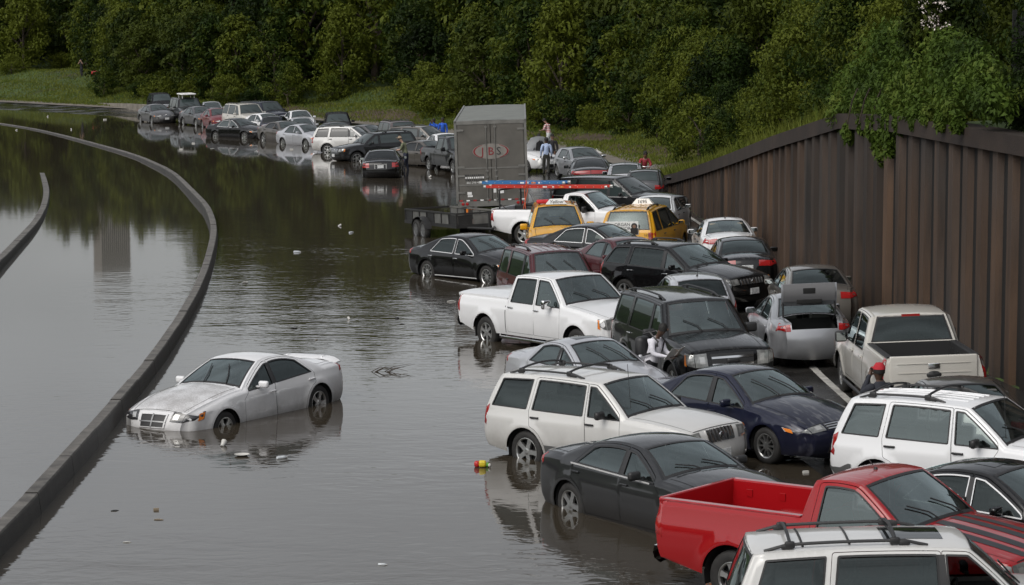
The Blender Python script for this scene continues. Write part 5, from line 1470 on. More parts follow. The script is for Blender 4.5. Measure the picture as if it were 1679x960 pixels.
    if d >= 1:
        Vb = [(x0 - kit.cx, -yw, zf), (x1 - kit.cx, -yw, zf), (x1 - kit.cx, yw, zf), (x0 - kit.cx, yw, zf), (x0 - kit.cx, -yw, zt), (x1 - kit.cx, -yw, zt), (x1 - kit.cx, yw, zt), (x0 - kit.cx, yw, zt)]
        mb.add(Vb, [(0, 1, 2, 3), (0, 1, 5, 4), (1, 2, 6, 5), (2, 3, 7, 6), (3, 0, 4, 7)])
    mb.build('underbody', M['under'], root)
    # ---------------- cabin
    if see_in:
        sm = M[seats]
        fx = sh.xB + .25 if st != 'pickup' or len(sh.wins) > 1 else sh.xcab + .42
        zb = sh.sill + .22
        rows = [fx] + ([fx - .95] if (len(sh.wins) > 1) else [])
        for ri_, rx in enumerate(rows):
            for sy in (-.38, .38):
                mb = MB(); mb.rbox((rx + .18 - kit.cx, sy, zb + .10), (.50, .50, .16), .05); 
                mb.rbox((0, 0, 0), (.15, .48, .62), .06, M=Matrix.Translation((rx - .12 - kit.cx, sy, zb + .45)) @ Matrix.Rotation(R(-14), 4, 'Y'))
                mb.rbox((rx - .22 - kit.cx, sy, zb + .84), (.09, .26, .17), .04)
                mb.build('seat', sm, root)
        xd = sh.K[4, 0] - .12
        mb = MB(); mb.rbox((xd - .18 - kit.cx, 0, sh.belt_f - .10), (.55, sh.W - .42, .22), .07); mb.build('dashboard', M['interior'], root)
        c = Vector((xd - .55 - kit.cx, .38, sh.belt_f - .06)); mb = MB(); pts = []
        for k in range(17):
            a = 2 * PI * k / 16; pts.append(c + Vector((.07 * math.sin(a), .18 * math.cos(a), .165 * math.sin(a))))
        mb.tube(pts, .016, 6, caps=False); mb.tube([c + Vector((0, -.18, 0)), c, c + Vector((0, .18, 0))], .014, 5); mb.tube([c, c + Vector((.25, 0, -.12))], .03, 6)
        mb.build('steering_wheel', M['interior'], root)
    # ---------------- extras
    def roof_pt(x_, u, off):
        s_ = np.interp(-x_, -sh.OX[(sh.OS >= 5) & (sh.OS <= 6)], sh.OS[(sh.OS >= 5) & (sh.OS <= 6)])
        return tuple(sh.P(s_, u, off) - [kit.cx, 0, 0])
    xh, xrr = sh.K[5, 0], sh.K[6, 0]
    rk = o.get('rack')
    if rk:
        ra_, rb_ = xrr + .12, xh - .25
        if rk != 'short': rb_ = xh - .45
        for sd in (1, -1):
            mb = MB(); xs = np.linspace(ra_, rb_, 8)
            mb.tube([roof_pt(ra_, sd * .88, -.0)] + [roof_pt(q, sd * .88, .055) for q in xs[1:-1]] + [roof_pt(rb_, sd * .88, 0)], .02, 6)
            for q in (xs[1], xs[-2]): mb.rbox(Vector(roof_pt(q, sd * .88, .03)), (.14, .05, .06), .02, n=2)
            mb.build('roof_rail', M[o.get('rack_mat', 'plastic')], root)
        if o.get('crossbars', True):
            for q in (ra_ + (rb_ - ra_) * .16, ra_ + (rb_ - ra_) * .80):
                mb = MB(); mb.tube([roof_pt(q, u_, .075 + .03 * (1 - u_ * u_)) for u_ in np.linspace(-.88, .88, 9)], .02, 6)
                for u_ in (-.88, .88): mb.rbox(Vector(roof_pt(q, u_, .05)), (.12, .06, .09), .025, n=2)
                mb.build('cross_bar', M[o.get('rack_mat', 'plastic')], root)
        if o.get('roof_slats'):
            for q in np.linspace(ra_ + .45, rb_ - .35, 3):
                mb = MB(); mb.tube([roof_pt(q, u_, .008) for u_ in np.linspace(-.8, .8, 7)], .014, 4); mb.build('roof_slat', M['plastic'], root)
    if o.get('roof_ribs'):
        for u_ in np.linspace(-.55, .55, 5):
            mb = MB(); mb.tube([roof_pt(q, u_, .0) for q in np.linspace(xrr + .15, xh - .15, 7)], .012, 4); mb.build('roof_rib', body, root)
    if o.get('sunroof'):
        a, b = o['sunroof']; P = kit.strip_patch(a, b, -.52, .52, .004, 5, 6); mb = MB(); mb.grid([[tuple(p) for p in r_] for r_ in P]); mb.build('sunroof', M['glass_dark'], root, None)
    if o.get('antenna'):
        ax_, au, al, lean = o['antenna']
        p0 = Vector(roof_pt(ax_, au, 0)) if ax_ < xh else Vector(P2(kit, ax_, au * sh.W / 2 * .8, sh.ztop(ax_)))
        mb = MB(); mb.lathe([(.03, 0), (.02, .03), (.0005, .035)], 'z', 8, M=Matrix.Translation(p0)); mb.tube([p0, p0 + Vector((-lean, 0, al))], .006, 4); mb.build('antenna', M['plastic'], root)
    if o.get('spoiler'):
        mb = MB(); xs = sh.K[8, 0]; zz = sh.K[8, 1]; hw = sh.W / 2 - .16; Pq = []
        for yy in np.linspace(-hw, hw, 13):
            dr = .10 * (abs(yy) / hw) ** 6; zc = zz + .085 - dr
            Pq.append([(xs + .20 - kit.cx, yy, zc - .01), (xs + .10 - kit.cx, yy, zc + .022), (xs - .03 - kit.cx, yy, zc + .03), (xs - .05 - kit.cx, yy, zc + .012), (xs + .10 - kit.cx, yy, zc - .012), (xs + .20 - kit.cx, yy, zc - .01)])
        mb.grid(Pq)
        for sd in (1, -1): mb.rbox((xs + .08 - kit.cx, sd * (hw * .55), zz + .05), (.12, .04, .14), .015)
        mb.build('spoiler', body, root, 40)
    if o.get('chrome_sill'):
        for sd in (1, -1):
            xs = np.linspace(sh.ra + sh.rarch + .02, sh.fa - sh.rarch - .02, 9); zs = np.full(9, sh.sill + .05); yy = sh.y(xs, zs)
            mb = MB(); mb.grid([[(q - kit.cx, sd * (w + .012), z + e) for q, w, z in zip(xs, yy, zs)] for e in (-.012, .012)]); mb.build('sill_trim', M['bright_trim'], root)
    if o.get('belt_chrome'):
        for sd in (1, -1):
            xs = np.linspace(sh.wins[-1]['rb'] - .1, sh.K[4, 0] - .2, 14); zs = sh.belt(xs) + .004; yy = sh.y(xs, zs)
            mb = MB(); mb.grid([[(q - kit.cx, sd * (w + .010), z + e) for q, w, z in zip(xs, yy, zs)] for e in (-.013, .013)]); mb.build('belt_trim', M['bright_trim'], root)
    if sh.truck: build_bed(root, kit, body, o)
    return root, kit

def build_bed(root, kit, body, o):
    sh = kit.sh; cx = kit.cx
    x0, x1 = .06, sh.xcab - .02
    zr = sh.K[7, 1]; zf = .78
    yo = float(sh.base(np.array([1.0]), np.array([zr]))[0]) - .03
    yi = yo - .14
    lm = M['bed_black'] if o.get('bed') == 'black' else body
    mb = MB()
    # rail caps, inner walls, floor
    for sd in (1, -1):
        P = [[(x - cx, sd * (yo + .0), zr - .005), (x - cx, sd * (yo - .02), zr + .012), (x - cx, sd * (yi + .02), zr + .012), (x - cx, sd * yi, zr - .01), (x - cx, sd * (yi - .02), zf + .3), (x - cx, sd * (yi - .02), zf)] for x in (x0 + .02, x1)]
        mb.grid(P, smooth=False, flip=sd > 0)
    nr = 12
    for k in range(nr):
        a, b = -yi + .02 + (2 * yi - .04) * k / nr, -yi + .02 + (2 * yi - .04) * (k + 1) / nr
        z_ = zf + (.015 if k % 2 else 0)
        mb.add([(x0 + .08 - cx, a, z_), (x1 - cx, a, z_), (x1 - cx, b, z_), (x0 + .08 - cx, b, z_)], [(0, 1, 2, 3)])
    mb.add([(x1 - cx, -yo + .02, zf), (x1 - cx, yo - .02, zf), (x1 - cx, yo - .02, zr + .004), (x1 - cx, -yo + .02, zr + .004)], [(0, 1, 2, 3)])
    for sd in (1, -1):                                                     # wheel housings
        mb.rbox((sh.ra - cx, sd * (yi - .10), zf + .11), (.9, .24, .24), .08)
        for xk in np.linspace(x0 + .35, x1 - .3, 4): mb.box((xk - cx, sd * (yi - .018), zr - .16), (.10, .02, .10))
    mb.build('bed_liner', lm, root, 30)
    # tailgate
    tg = MB(); tg.rbox((x0 + .015 - cx, 0, (zr + .74) / 2 + .02), (.09, 2 * (yo - .06), zr - .74), .025); t = tg.build('tailgate', body, root)
    tg = MB()
    for zz in (.52, .80): tg.box((x0 - .035 - cx, 0, .74 + (zr - .74) * zz), (.012, 2 * (yo - .2), .012))
    tg.build('tailgate_crease', body, t)
    tg = MB(); tg.rbox((x0 - .04 - cx, 0, zr - .17), (.03, .22, .10), .012); tg.build('handle', M['chrome'] if o.get('tg_handle') else M['plastic'], t)
    # shut line between cab and bed
    zl = np.linspace(sh.sill + .05, zr, 6)
    for sd in (1, -1):
        yl = sh.y(np.full(6, sh.xcab - .01), zl)
        mb = MB(); mb.grid([[(sh.xcab - .03 - cx, sd * (q + .003), z) for q, z in zip(yl, zl)], [(sh.xcab - .005 - cx, sd * (q + .003), z) for q, z in zip(yl, zl)]]); mb.build('bed_gap', M['under'], root)
    if o.get('tonneau'):
        mb = MB(); P = []
        for x in np.linspace(x0 - .03, x1 - .01, 8):
            P.append([(x - cx, yy, zr + .02 + .055 * (1 - (abs(yy) / yo) ** 4) + .015 * math.sin(PI * (x - x0) / (x1 - x0))) for yy in np.linspace(-yo, yo, 13)])
        mb.grid(P, flip=True)
        mb.add([P[0][k] for k in range(13)] + [(p[0] + .01, p[1], zr - .06) for p in P[0]], [(k, k + 1, 14 + k, 13 + k) for k in range(12)], 0, True)
        for j in (0, -1):
            mb.add([r_[j] for r_ in P] + [(r_[j][0], r_[j][1], zr - .03) for r_ in P], [(k, k + 1, 9 + k, 8 + k) for k in range(7)], 0, True)
        mb.build('tonneau_cover', body if o['tonneau'] == 'body' else M[o['tonneau']], root, 40)
# ------------------------------------------------------------------ the vehicles
PT = {}
def pt(k, *a, **kw):
    PT[k] = paint(k + '_paint', *a, **kw); return PT[k]
pt('white', (.74, .745, .755), dirt=.6); pt('white_dirty', (.74, .74, .75), dirt=1.3); pt('pearl', (.54, .52, .475), .05, dirt=.5, beads=.5); pt('ivory', (.60, .595, .58), .05, dirt=1.2, beads=.3)
pt('silver', (.36, .37, .39), .55, .30, dirt=.5, beads=.3); pt('light_silver', (.52, .53, .56), .45, .30, dirt=.5, beads=.3); pt('champagne', (.20, .185, .165), .55, .32, dirt=.5)
pt('black', (.0045, .0045, .005), dirt=.05, beads=.28); pt('charcoal', (.026, .027, .029), .3, .38, dirt=.25, beads=.25); pt('navy', (.009, .011, .028), .2, .3, dirt=.12, beads=.7)
pt('grey', (.10, .10, .105), .5, .3, dirt=.4); pt('dark_grey', (.018, .0185, .02), .3, .32, dirt=.15); pt('bronze_grey', (.11, .10, .09), .5, .32, dirt=.4)
pt('maroon', (.070, .009, .013), .2, .32, dirt=.15, beads=.4); pt('red', (.30, .006, .009), dirt=.18, beads=.7); pt('wine', (.16, .012, .018), .2, dirt=.3)
pt('yellow', (.68, .34, .015), dirt=.5, beads=.3); pt('mauve_grey', (.15, .125, .125), .5, .32, dirt=.4); pt('soft_black', (.012, .012, .014), rough=.7, dirt=.2, coat=.1)
CARS = {}
def car(key, spec, det, col, label, cat='car', name='parked_car', **k):
    x, y, h = PLACE[key]
    r, kit = build_car(name, SPECS[spec], det, PT[col], x, y, h, label, cat, 'vehicles stranded on the flooded road', **k)
    CARS[key] = (r, kit); return r, kit
def c_(key, spec, det, col, label, cat, name, **k): return car(key, spec, det, col, label, cat, name, **k)
SE, SU, PU, VA, HA = ('car', 'sedan'), ('SUV', 'sport_utility_vehicle'), ('pickup', 'pickup_truck'), ('taxi', 'taxi_van'), ('car', 'hatchback')
c_('charger', 'muscle', 2, 'white_dirty', 'white sedan with a rear wing, its muddy nose sunk against the median barrier', *SE, dz=-.07, pitch=-.02, tint=True, rim='five', o=dict(spoiler=1, grille_style='cross', grille=(1.65, 2.72, .50), handle='body', wipers=.3, front_plate=False, emblem=False, grille_mat='dark_alloy', lamp_mat='lamp_dark'))
c_('gmc', 'gmc', 2, 'white', 'white crew cab pickup with white hard bed cover and chrome side steps', *PU, tint=True, dz=-.06, rim='truck', o=dict(tonneau='body', steps='chrome', front_clear=True, handle='chrome', mirror='chrome', grille_n=2, body_pillars=True, tail=(8.1, 9.55, 1, .11)))
c_('jeep', 'jeep', 2, 'ivory', 'ivory sport utility vehicle with slotted grille and black roof rails in shallow water', *SU, tint=True, dz=-.07, rim='five', o=dict(rack=1, grille_style='slots', grille=(2.25, 2.9, .46), cladding='grey_plastic', mirror='plastic', body_pillars=True, antenna=(3.25, -.72, .8, .05)))
c_('c300', 'bigsedan', 2, 'charcoal', 'matt charcoal sedan with chrome belt line just left of the red pickup', *SE, tint=False, dz=-.13, rim='five', o=dict(belt_chrome=1, handle='body', mirror='plastic', grille=(2.0, 2.9, .46), wipers=.1))
c_('redpickup', 'silverado', 2, 'red', 'bright red single cab pickup with black bonnet stripes and open bed', *PU, rim='truck', o=dict(handle='body', mirror='plastic', bumper='chrome', antenna=(3.0, 0, .12, .1)))
c_('nearsuv', 'explorer', 2, 'ivory', 'nearest pale silver sport utility vehicle with sunroof and roof rack, cut by the frame', *SU, tint=True, rim='five', o=dict(rack=1, sunroof=(5.10, 5.38), roof_slats=1, open_windows=[(0, -1)], mirror='plastic', bumper='grey_plastic'))
c_('escape', 'escape', 2, 'white', 'white compact sport utility vehicle with black roof bars and dark rear bumper', *SU, rim='five', o=dict(rack=1, bumper='grey_plastic', roof_ribs=1, mirror='plastic', body_pillars=True, antenna=(3.05, -.8, .75, .02)))
c_('acura', 'saloon', 2, 'black', 'black sedan with chrome window trim between the red pickup and white compact', *SE, tint=True, rim='ten', o=dict(chrome_trim=1, sunroof=(5.15, 5.55)))
c_('graynear', 'saloon', 2, 'bronze_grey', 'grey sedan whose roof shows behind the white compact, right of the red cap', *SE, tint=True, rim='seven')
c_('passat', 'passat', 2, 'navy', 'navy blue sedan with water-marked bonnet right of the ivory slotted-grille vehicle', *SE, rim='ten', o=dict(handle='body', wipers=.28, grille=(2.2, 2.8, .5), head=(2.2, 2.9, .56, .40)))
c_('f150', 'f150', 2, 'pearl', 'pearl white crew cab pickup with black bed seen from behind on the shoulder', *PU, tint=True, rim='truck', o=dict(bed='black', steps='plastic', handle='body', tg_handle=1, mirror='plastic', body_pillars=True))
c_('jetta', 'saloon', 2, 'silver', 'silver sedan with its boot lid raised, ahead of the pearl pickup', *SE, rim='seven', o=dict(holes=[(7.03, 8.75, -.82, .82)], handle='body', rear_plate=False, tail=(8.15, 8.85, .84, .22)))
c_('lexus', 'lexus', 2, 'champagne', 'champagne beige sedan seen from behind, ahead of the open boot', *SE, rim='ten', o=dict(rear_tint=1, handle='body'))
c_('mercedes', 'lexus', 2, 'black', 'black sedan seen from behind close to the ribbed wall', *SE, tint=True, rim='ten', o=dict(chrome_trim=1, tail=(8.2, 8.9, .5, .2)))
c_('galant', 'saloon', 2, 'white', 'white sedan with tan seats seen from behind, nearest the wall end', *SE, rim='seven', seats='seat_tan', o=dict(handle='plastic', antenna=(1.9, 0, .08, .08)))
c_('silverhatch', 'golf', 2, 'light_silver', 'light silver hatchback seen from behind, between the black SUVs', *HA, rim='seven', o=dict(rear_tint=1, antenna=(1.0, 0, .35, .25)))
c_('expedition', 'expedition', 2, 'black', 'large black sport utility vehicle with chrome grille and water-streaked roof', *SU, tint=True, rim='truck', o=dict(rack='short', crossbars=False, grille_n=3, grille=(1.85, 2.85, .58), handle='chrome', front_clear=True, mirror='plastic', mirror_size=(.12, .26, .2)))
c_('bmw', 'bmw', 2, 'light_silver', 'light silver sedan with dark sunroof behind the ivory roof rails', *SE, rim='ten', o=dict(sunroof=(5.2, 5.62), wipers=.30, handle='body'))
c_('murano', 'murano', 2, 'black', 'black crossover with chrome-toothed grille below the maroon sedan', *SU, tint=True, rim='six', o=dict(rack=1, crossbars=False, handle='chrome', front_clear=True, grille_style='slots', grille=(2.2, 2.75, .55)))
c_('maroonsuv', 'explorer', 2, 'maroon', 'maroon boxy sport utility vehicle behind the white crew cab pickup', *SU, tint=False, rim='six', o=dict(rack=1, crossbars=False, roof_ribs=1, wipers=.26, rear_tint=1))
c_('maroonsedan', 'saloon', 2, 'maroon', 'maroon sedan wedged between the maroon and black sport utility vehicles', *SE, rim='seven')
c_('blacksedan', 'saloon', 2, 'black', 'black sedan with chrome window line in front of the damaged taxi', *SE, tint=True, rim='ten', o=dict(chrome_trim=1))
c_('malibu', 'malibu', 2, 'black', 'black sedan with chrome window arch and bright wheels at the water edge', *SE, tint=True, dz=-.05, rim='ten', o=dict(chrome_trim=1, chrome_sill=1, handle='chrome', wipers=.30))
c_('taxifront', 'van', 2, 'yellow', 'yellow taxi minivan facing the camera with lettered roof sign', *VA, rim='seven', tint=True, o=dict(rack=1, crossbars=False, mirror_size=(.12, .24, .2)))
c_('taxirear', 'van', 2, 'yellow', 'yellow taxi minivan seen from behind with a donor poster on its rear', *VA, rim='seven', tint=True, o=dict(rack=1, crossbars=False, roof_ribs=1))
c_('whitesedan', 'saloon', 1, 'white', 'white sedan seen from behind just past the poster taxi', *SE, rim='seven', o=dict(mirror='chrome'))
c_('ladder', 'ladder', 2, 'white', 'white single cab work pickup carrying ladders on a rack', *PU, rim='five', o=dict(bed='black', mirror='plastic', handle='plastic', open_windows=[(0, -1)]))
c_('darksuv', 'darkvan', 1, 'dark_grey', 'dark grey long utility vehicle behind the ladder pickup', *SU, tint=False, rim='truck', o=dict(belt_chrome=1))
c_('charger2', 'muscle', 1, 'dark_grey', 'dark sedan with a full-width red rear lamp, seen from behind', *SE, tint=True, o=dict(tail=(8.2, 8.9, .02, .2), rear_plate=False))
c_('golf', 'golf', 1, 'silver', 'silver hatchback facing the camera below the dirt bank', *HA, rim='seven', o=dict(mirror='chrome'))
c_('silversmall', 'smallhatch', 1, 'light_silver', 'small silver hatchback seen from behind beside the motorcycle', *HA, rim='seven', o=dict(antenna=(.9, 0, .3, .2)))
c_('grayend', 'smallhatch', 1, 'grey', 'small dark grey hatchback at the very end of the ribbed wall', *HA, rim='seven')
c_('whitehood', 'saloon', 1, 'white', 'white sedan with raised bonnet half hidden behind the lorry trailer', *SE, rim='seven')
c_('lincoln', 'lincoln', 1, 'black', 'long black sedan with chrome plate surround seen from behind in the flood', *SE, tint=True, rim='ten', o=dict(tail=(8.25, 9.2, .78, .10)))
c_('graycoupe', 'saloon', 1, 'bronze_grey', 'olive grey sedan hidden behind the man in the green shirt', *SE, rim='seven', tint=True)
c_('equinox', 'crossover', 1, 'dark_grey', 'dark grey crossover facing left behind the long black sedan', *SU, rim='five', o=dict(rack=1, crossbars=False))
c_('blacktruck', 'blacktruck', 1, 'dark_grey', 'dark pickup running in behind the lorry trailer', *PU, tint=False, rim='truck', o=dict(bed='black'))
c_('highlander', 'highlander', 1, 'ivory', 'cream sport utility vehicle with open front window, broadside in the flood', *SU, rim='six', tint=True, o=dict(rack=1, crossbars=False, front_clear=True))
c_('corolla', 'compact', 1, 'light_silver', 'pale silver sedan beside the cream sport utility vehicle', *SE, rim='seven', o=dict(handle='body'))
c_('challenger', 'coupe', 1, 'bronze_grey', 'dark bronze coupe between the pale silver sedan and the black sedan', *SE, rim='five', tint=True)
c_('buick', 'passat', 1, 'black', 'glossy black sedan with chrome door pillar at the front of the far line', *SE, rim='six', o=dict(chrome_trim=1))
c_('whitemid', 'saloon', 1, 'white', 'white sedan just behind the glossy black sedan', *SE, rim='seven')
c_('navyhatch', 'smallhatch', 1, 'navy', 'small navy hatchback seen from behind in the far line', *HA, rim='seven', tint=True)
c_('tahoe', 'expedition', 1, 'pearl', 'beige sport utility vehicle with dark roof in the far line', *SU, rim='truck', o=dict(rack=1, crossbars=False))
c_('navysuv', 'expedition', 1, 'navy', 'dark blue sport utility vehicle right of the beige one', *SU, rim='truck')
c_('redsedan', 'compact', 1, 'wine', 'red sedan left of the beige sport utility vehicle', *SE, rim='five')
c_('camry', 'saloon', 1, 'grey', 'grey sedan left of the red sedan', *SE, rim='five')
c_('blacksub', 'suburban', 1, 'dark_grey', 'dark long utility vehicle with a pale roof carrier in the far line', *SU, rim='truck')
c_('graysedan', 'saloon', 1, 'grey', 'grey sedan at the far left end of the line of cars', *SE, rim='seven')
c_('darkfar', 'jeep', 0, 'soft_black', 'dark vehicle behind the leftmost grey sedan', *SU)
c_('farsilver', 'saloon', 0, 'light_silver', 'silver sedan roof showing behind the grey and red sedans', *SE)
c_('whitesed2', 'saloon', 1, 'white', 'white sedan facing the camera below the far grass', *SE)
c_('whitesed3', 'saloon', 1, 'light_silver', 'pale sedan in front of the white sedan facing the camera', *SE)
c_('fourrunner', 'explorer', 1, 'mauve_grey', 'mauve grey sport utility vehicle with roof rail below the grassy hump', *SU, o=dict(rack=1, crossbars=False))
c_('wagon', 'highlander', 1, 'bronze_grey', 'grey sport utility vehicle behind the dark grey crossover', *SU, o=dict(rack=1, crossbars=False))
c_('darkjeep', 'jeep', 1, 'soft_black', 'black soft-top vehicle standing at the edge of the far grass', *SU, tint=True)
c_('darksedan', 'saloon', 1, 'dark_grey', 'dark grey sedan behind the cream sport utility vehicle', *SE)
c_('graysmall', 'saloon', 1, 'grey', 'grey sedan left of the mauve grey sport utility vehicle', *SE)
c_('whitefar', 'saloon', 1, 'white', 'white sedan beside the two people in blue jackets', *SE)

# ---- details that belong to single vehicles
def text_mesh(txt, size, font_shear=0.0, extrude=.002):
    cu = bpy.data.curves.new('lettering', 'FONT'); cu.body = txt; cu.size = size; cu.align_x = 'CENTER'; cu.align_y = 'CENTER'; cu.extrude = extrude; cu.shear = font_shear; cu.resolution_u = 2
    t = bpy.data.objects.new('lettering', cu); COL.objects.link(t)
    dg = bpy.context.evaluated_depsgraph_get(); dg.update()
    me = bpy.data.meshes.new_from_object(t.evaluated_get(dg)); bpy.data.objects.remove(t); bpy.data.curves.remove(cu)
    return me
def lettering(txt, size, mat, parent, loc, facing, **k):
    """facing: local direction the text looks at; upright"""
    me = text_mesh(txt, size, **k); me.materials.clear(); me.materials.append(mat)
    o_ = obj('lettering', me, parent)
    f = Vector(facing).normalized(); up = Vector((0, 0, 1)); up = (up - f * up.dot(f)).normalized(); r_ = up.cross(f)
    o_.matrix_local = Matrix(((r_.x, up.x, f.x, loc[0]), (r_.y, up.y, f.y, loc[1]), (r_.z, up.z, f.z, loc[2]), (0, 0, 0, 1)))
    return o_
M['ink'] = simple('black_ink', (.015, .015, .015), .6); M['ink_white'] = simple('white_ink', (.75, .75, .74), .6); M['ink_red'] = simple('red_ink', (.22, .015, .02), .6)
# mud film on the white sedan's bonnet
def mud_mat():
    m = bpy.data.materials.new('dried_mud_film'); m.use_nodes = True; N, Lk = m.node_tree.nodes, m.node_tree.links; N.clear()
    out = N.new('ShaderNodeOutputMaterial'); mx = N.new('ShaderNodeMixShader'); tr = N.new('ShaderNodeBsdfTransparent'); df = N.new('ShaderNodeBsdfDiffuse'); df.inputs[0].default_value = (.085, .065, .048, 1)
    tc = N.new('ShaderNodeTexCoord'); n = N.new('ShaderNodeTexNoise'); n.inputs['Scale'].default_value = 45; n.inputs['Detail'].default_value = 6; n.inputs['Roughness'].default_value = .75; Lk.new(tc.outputs['Object'], n.inputs['Vector'])
    n2 = N.new('ShaderNodeTexNoise'); n2.inputs['Scale'].default_value = 2.2; n2.inputs['Detail'].default_value = 4; Lk.new(tc.outputs['Object'], n2.inputs['Vector'])
    ad = N.new('ShaderNodeMath'); ad.operation = 'MULTIPLY_ADD'; ad.inputs[1].default_value = .45; Lk.new(n2.outputs['Fac'], ad.inputs[0]); Lk.new(n.outputs['Fac'], ad.inputs[2])
    r = N.new('ShaderNodeMapRange'); r.inputs['From Min'].default_value = .64; r.inputs['From Max'].default_value = .82; r.inputs['To Max'].default_value = .30; Lk.new(ad.outputs[0], r.inputs['Value'])
    Lk.new(r.outputs[0], mx.inputs[0]); Lk.new(tr.outputs[0], mx.inputs[1]); Lk.new(df.outputs[0], mx.inputs[2]); Lk.new(mx.outputs[0], out.inputs[0]); return m
r, kit = CARS['charger']; P = kit.strip_patch(2.9, 3.93, -.97, .97, .004, 9, 11); mb = MB(); mb.grid([[tuple(p) for p in q] for q in P]); mb.build('mud_film', mud_mat(), r, None)
# stripes on the red pickup
r, kit = CARS['redpickup']; M['stripe'] = simple('matt_black_stripe', (.022, .023, .026), .45, var=.2)
for u0, u1 in ((.10, .30), (.42, .60), (-.30, -.10), (-.60, -.42)):
    P = kit.strip_patch(3.03, 3.97, u0, u1, .004, 10, 4); mb = MB(); mb.grid([[tuple(p) for p in q] for q in P]); mb.build('bonnet_stripe', M['stripe'], r, None)
# open boot of the silver sedan
r, kit = CARS['jetta']; sh = kit.sh; cx = kit.cx
mb = MB(); V = []
for x_, z_ in ((.16, .60), (1.35, .60), (1.35, .98), (.16, .78)):
    V += [(x_ - cx, -.56, z_), (x_ - cx, .56, z_)]
mb.add(V, [(0, 1, 3, 2), (2, 3, 5, 4), (0, 2, 4, 6), (1, 7, 5, 3), (0, 6, 7, 1)]); mb.build('boot_well', M['under'], r, None)
mb = MB(); P = []
for q in np.linspace(0, 1, 6):
    P.append([(.80 - .10 * q - .07 * math.sin(PI * q) - cx, yv, 1.33 + .50 * q) for yv in np.linspace(-.62, .62, 9)])
mb.grid(P); lid = mb.build('boot_lid', PT['silver'], r, None)
mb = MB(); mb.grid([[(p[0] - .025, p[1] * .93, p[2]) for p in row] for row in P[1:]]); mb.build('lid_lining', simple('lid_lining', (.16, .16, .165), .6), lid, None)
mb = MB()
for (a, b, c, e) in ((.10, .30, -.28, .28), (.55, .80, -.14, .14)):
    mb.rbox((.72 - cx - .06, 0, 1.33 + .5 * (a + b) / 2), (.03, e - c, .5 * (b - a)), .012)
mb.build('lid_pressing', M['under'], lid)
for sd in (1, -1):
    mb = MB(); mb.tube([(.95 - cx, sd * .56, .95), (.72 - cx, sd * .58, 1.12), (.74 - cx, sd * .58, 1.40)], .022, 6); mb.build('hinge_arm', M['plastic'], r)
for nm, c, dd, mt in (('bag', (.5 - cx, .2, .70), (.4, .5, .2), 'interior'), ('white_box', (.3 - cx, -.25, .70), (.12, .16, .14), 'white_paint')):
    b_ = empty('luggage' if nm == 'bag' else 'paper_carton'); b_.matrix_world = r.matrix_world @ Matrix.Translation(c); mb = MB(); mb.rbox((0, 0, 0), dd, .04); mb.build('shell', M[mt], b_)
    mb = MB(); mb.tube([(-dd[0] / 2 - .01, -.06, 0), (-dd[0] / 2 - .03, 0, .02), (-dd[0] / 2 - .01, .06, 0)], .008, 4); mb.build('handle', M[mt], b_)
    tag(b_, 'dark bag lying inside the open boot' if nm == 'bag' else 'small white carton inside the open boot', 'bag' if nm == 'bag' else 'box')
# raised bonnet of the white sedan behind the trailer
r, kit = CARS['whitehood']; sh = kit.sh
mb = MB(); P = [[(sh.K[4, 0] - kit.cx + .05 + .42 * q, yv * (1 - .25 * q * q), .98 + .80 * q - .06 * (abs(yv) / .6) ** 2 * q) for yv in np.linspace(-.62, .62, 9)] for q in np.linspace(0, 1, 8)]
mb.grid(P); mb.build('bonnet', PT['white'], r, None)
# taxi signs and poster
for key, txt in (('taxifront', 'Yellow'), ('taxirear', '1695')):
    r, kit = CARS[key]; sh = kit.sh; xs = sh.K[5, 0] - (.12 if key == 'taxifront' else .35); zs = sh.H + .02
    mb = MB(); mb.add([(xs - .12 - kit.cx, -.34, zs), (xs + .12 - kit.cx, -.34, zs), (xs + .12 - kit.cx, .34, zs), (xs - .12 - kit.cx, .34, zs), (xs - .05 - kit.cx, -.20, zs + .17), (xs + .05 - kit.cx, -.20, zs + .17), (xs + .05 - kit.cx, .20, zs + .17), (xs - .05 - kit.cx, .20, zs + .17)],
                      [(0, 1, 5, 4), (1, 2, 6, 5), (2, 3, 7, 6), (3, 0, 4, 7), (4, 5, 6, 7)]); sg = mb.build('roof_sign', M['white_paint'], r, None)
    fx = 1 if key == 'taxifront' else -1
    lettering(txt, .16, M['ink'], sg, (xs + fx * .098 - kit.cx, 0, zs + .075), (fx, 0, .42), font_shear=.3 if fx > 0 else 0)
r, kit = CARS['taxirear']; sh = kit.sh
def tail_frame(s_, u_, off):
    p = Vector(sh.P(s_, u_, off)) - Vector((kit.cx, 0, 0)); e = .02
    a = Vector(sh.P(s_ + e, u_, off)) - Vector(sh.P(s_ - e, u_, off)); b = Vector(sh.P(s_, u_ + e, off)) - Vector(sh.P(s_, u_ - e, off)); n = a.cross(b).normalized()
    if n.x > 0: n = -n
    return p, n
p, n = tail_frame(7.6, .16, .10)
p = Vector((-kit.cx + .02, .14, 1.20)); n = Vector((-1, 0, .04))
mb = MB(); mb.box((0, 0, 0), (.02, 1.06, .42), M=Matrix.Translation(p)); po = mb.build('poster', M['white_paint'], r)
lettering('ORGAN', .14, M['ink'], po, (p.x - .012, p.y - .02, p.z + .11), n); lettering('DONOR', .14, M['ink'], po, (p.x - .012, p.y - .02, p.z - .01), n)
for k in range(2):
    mb = MB(); mb.box((p.x - .012, p.y - .02, p.z - .11 - .05 * k), (.004, .42 - .1 * k, .016)); mb.build('small_print', M['grey_plastic'], po)
M['portrait_skin'] = simple('print_skin', (.22, .13, .09), .7)
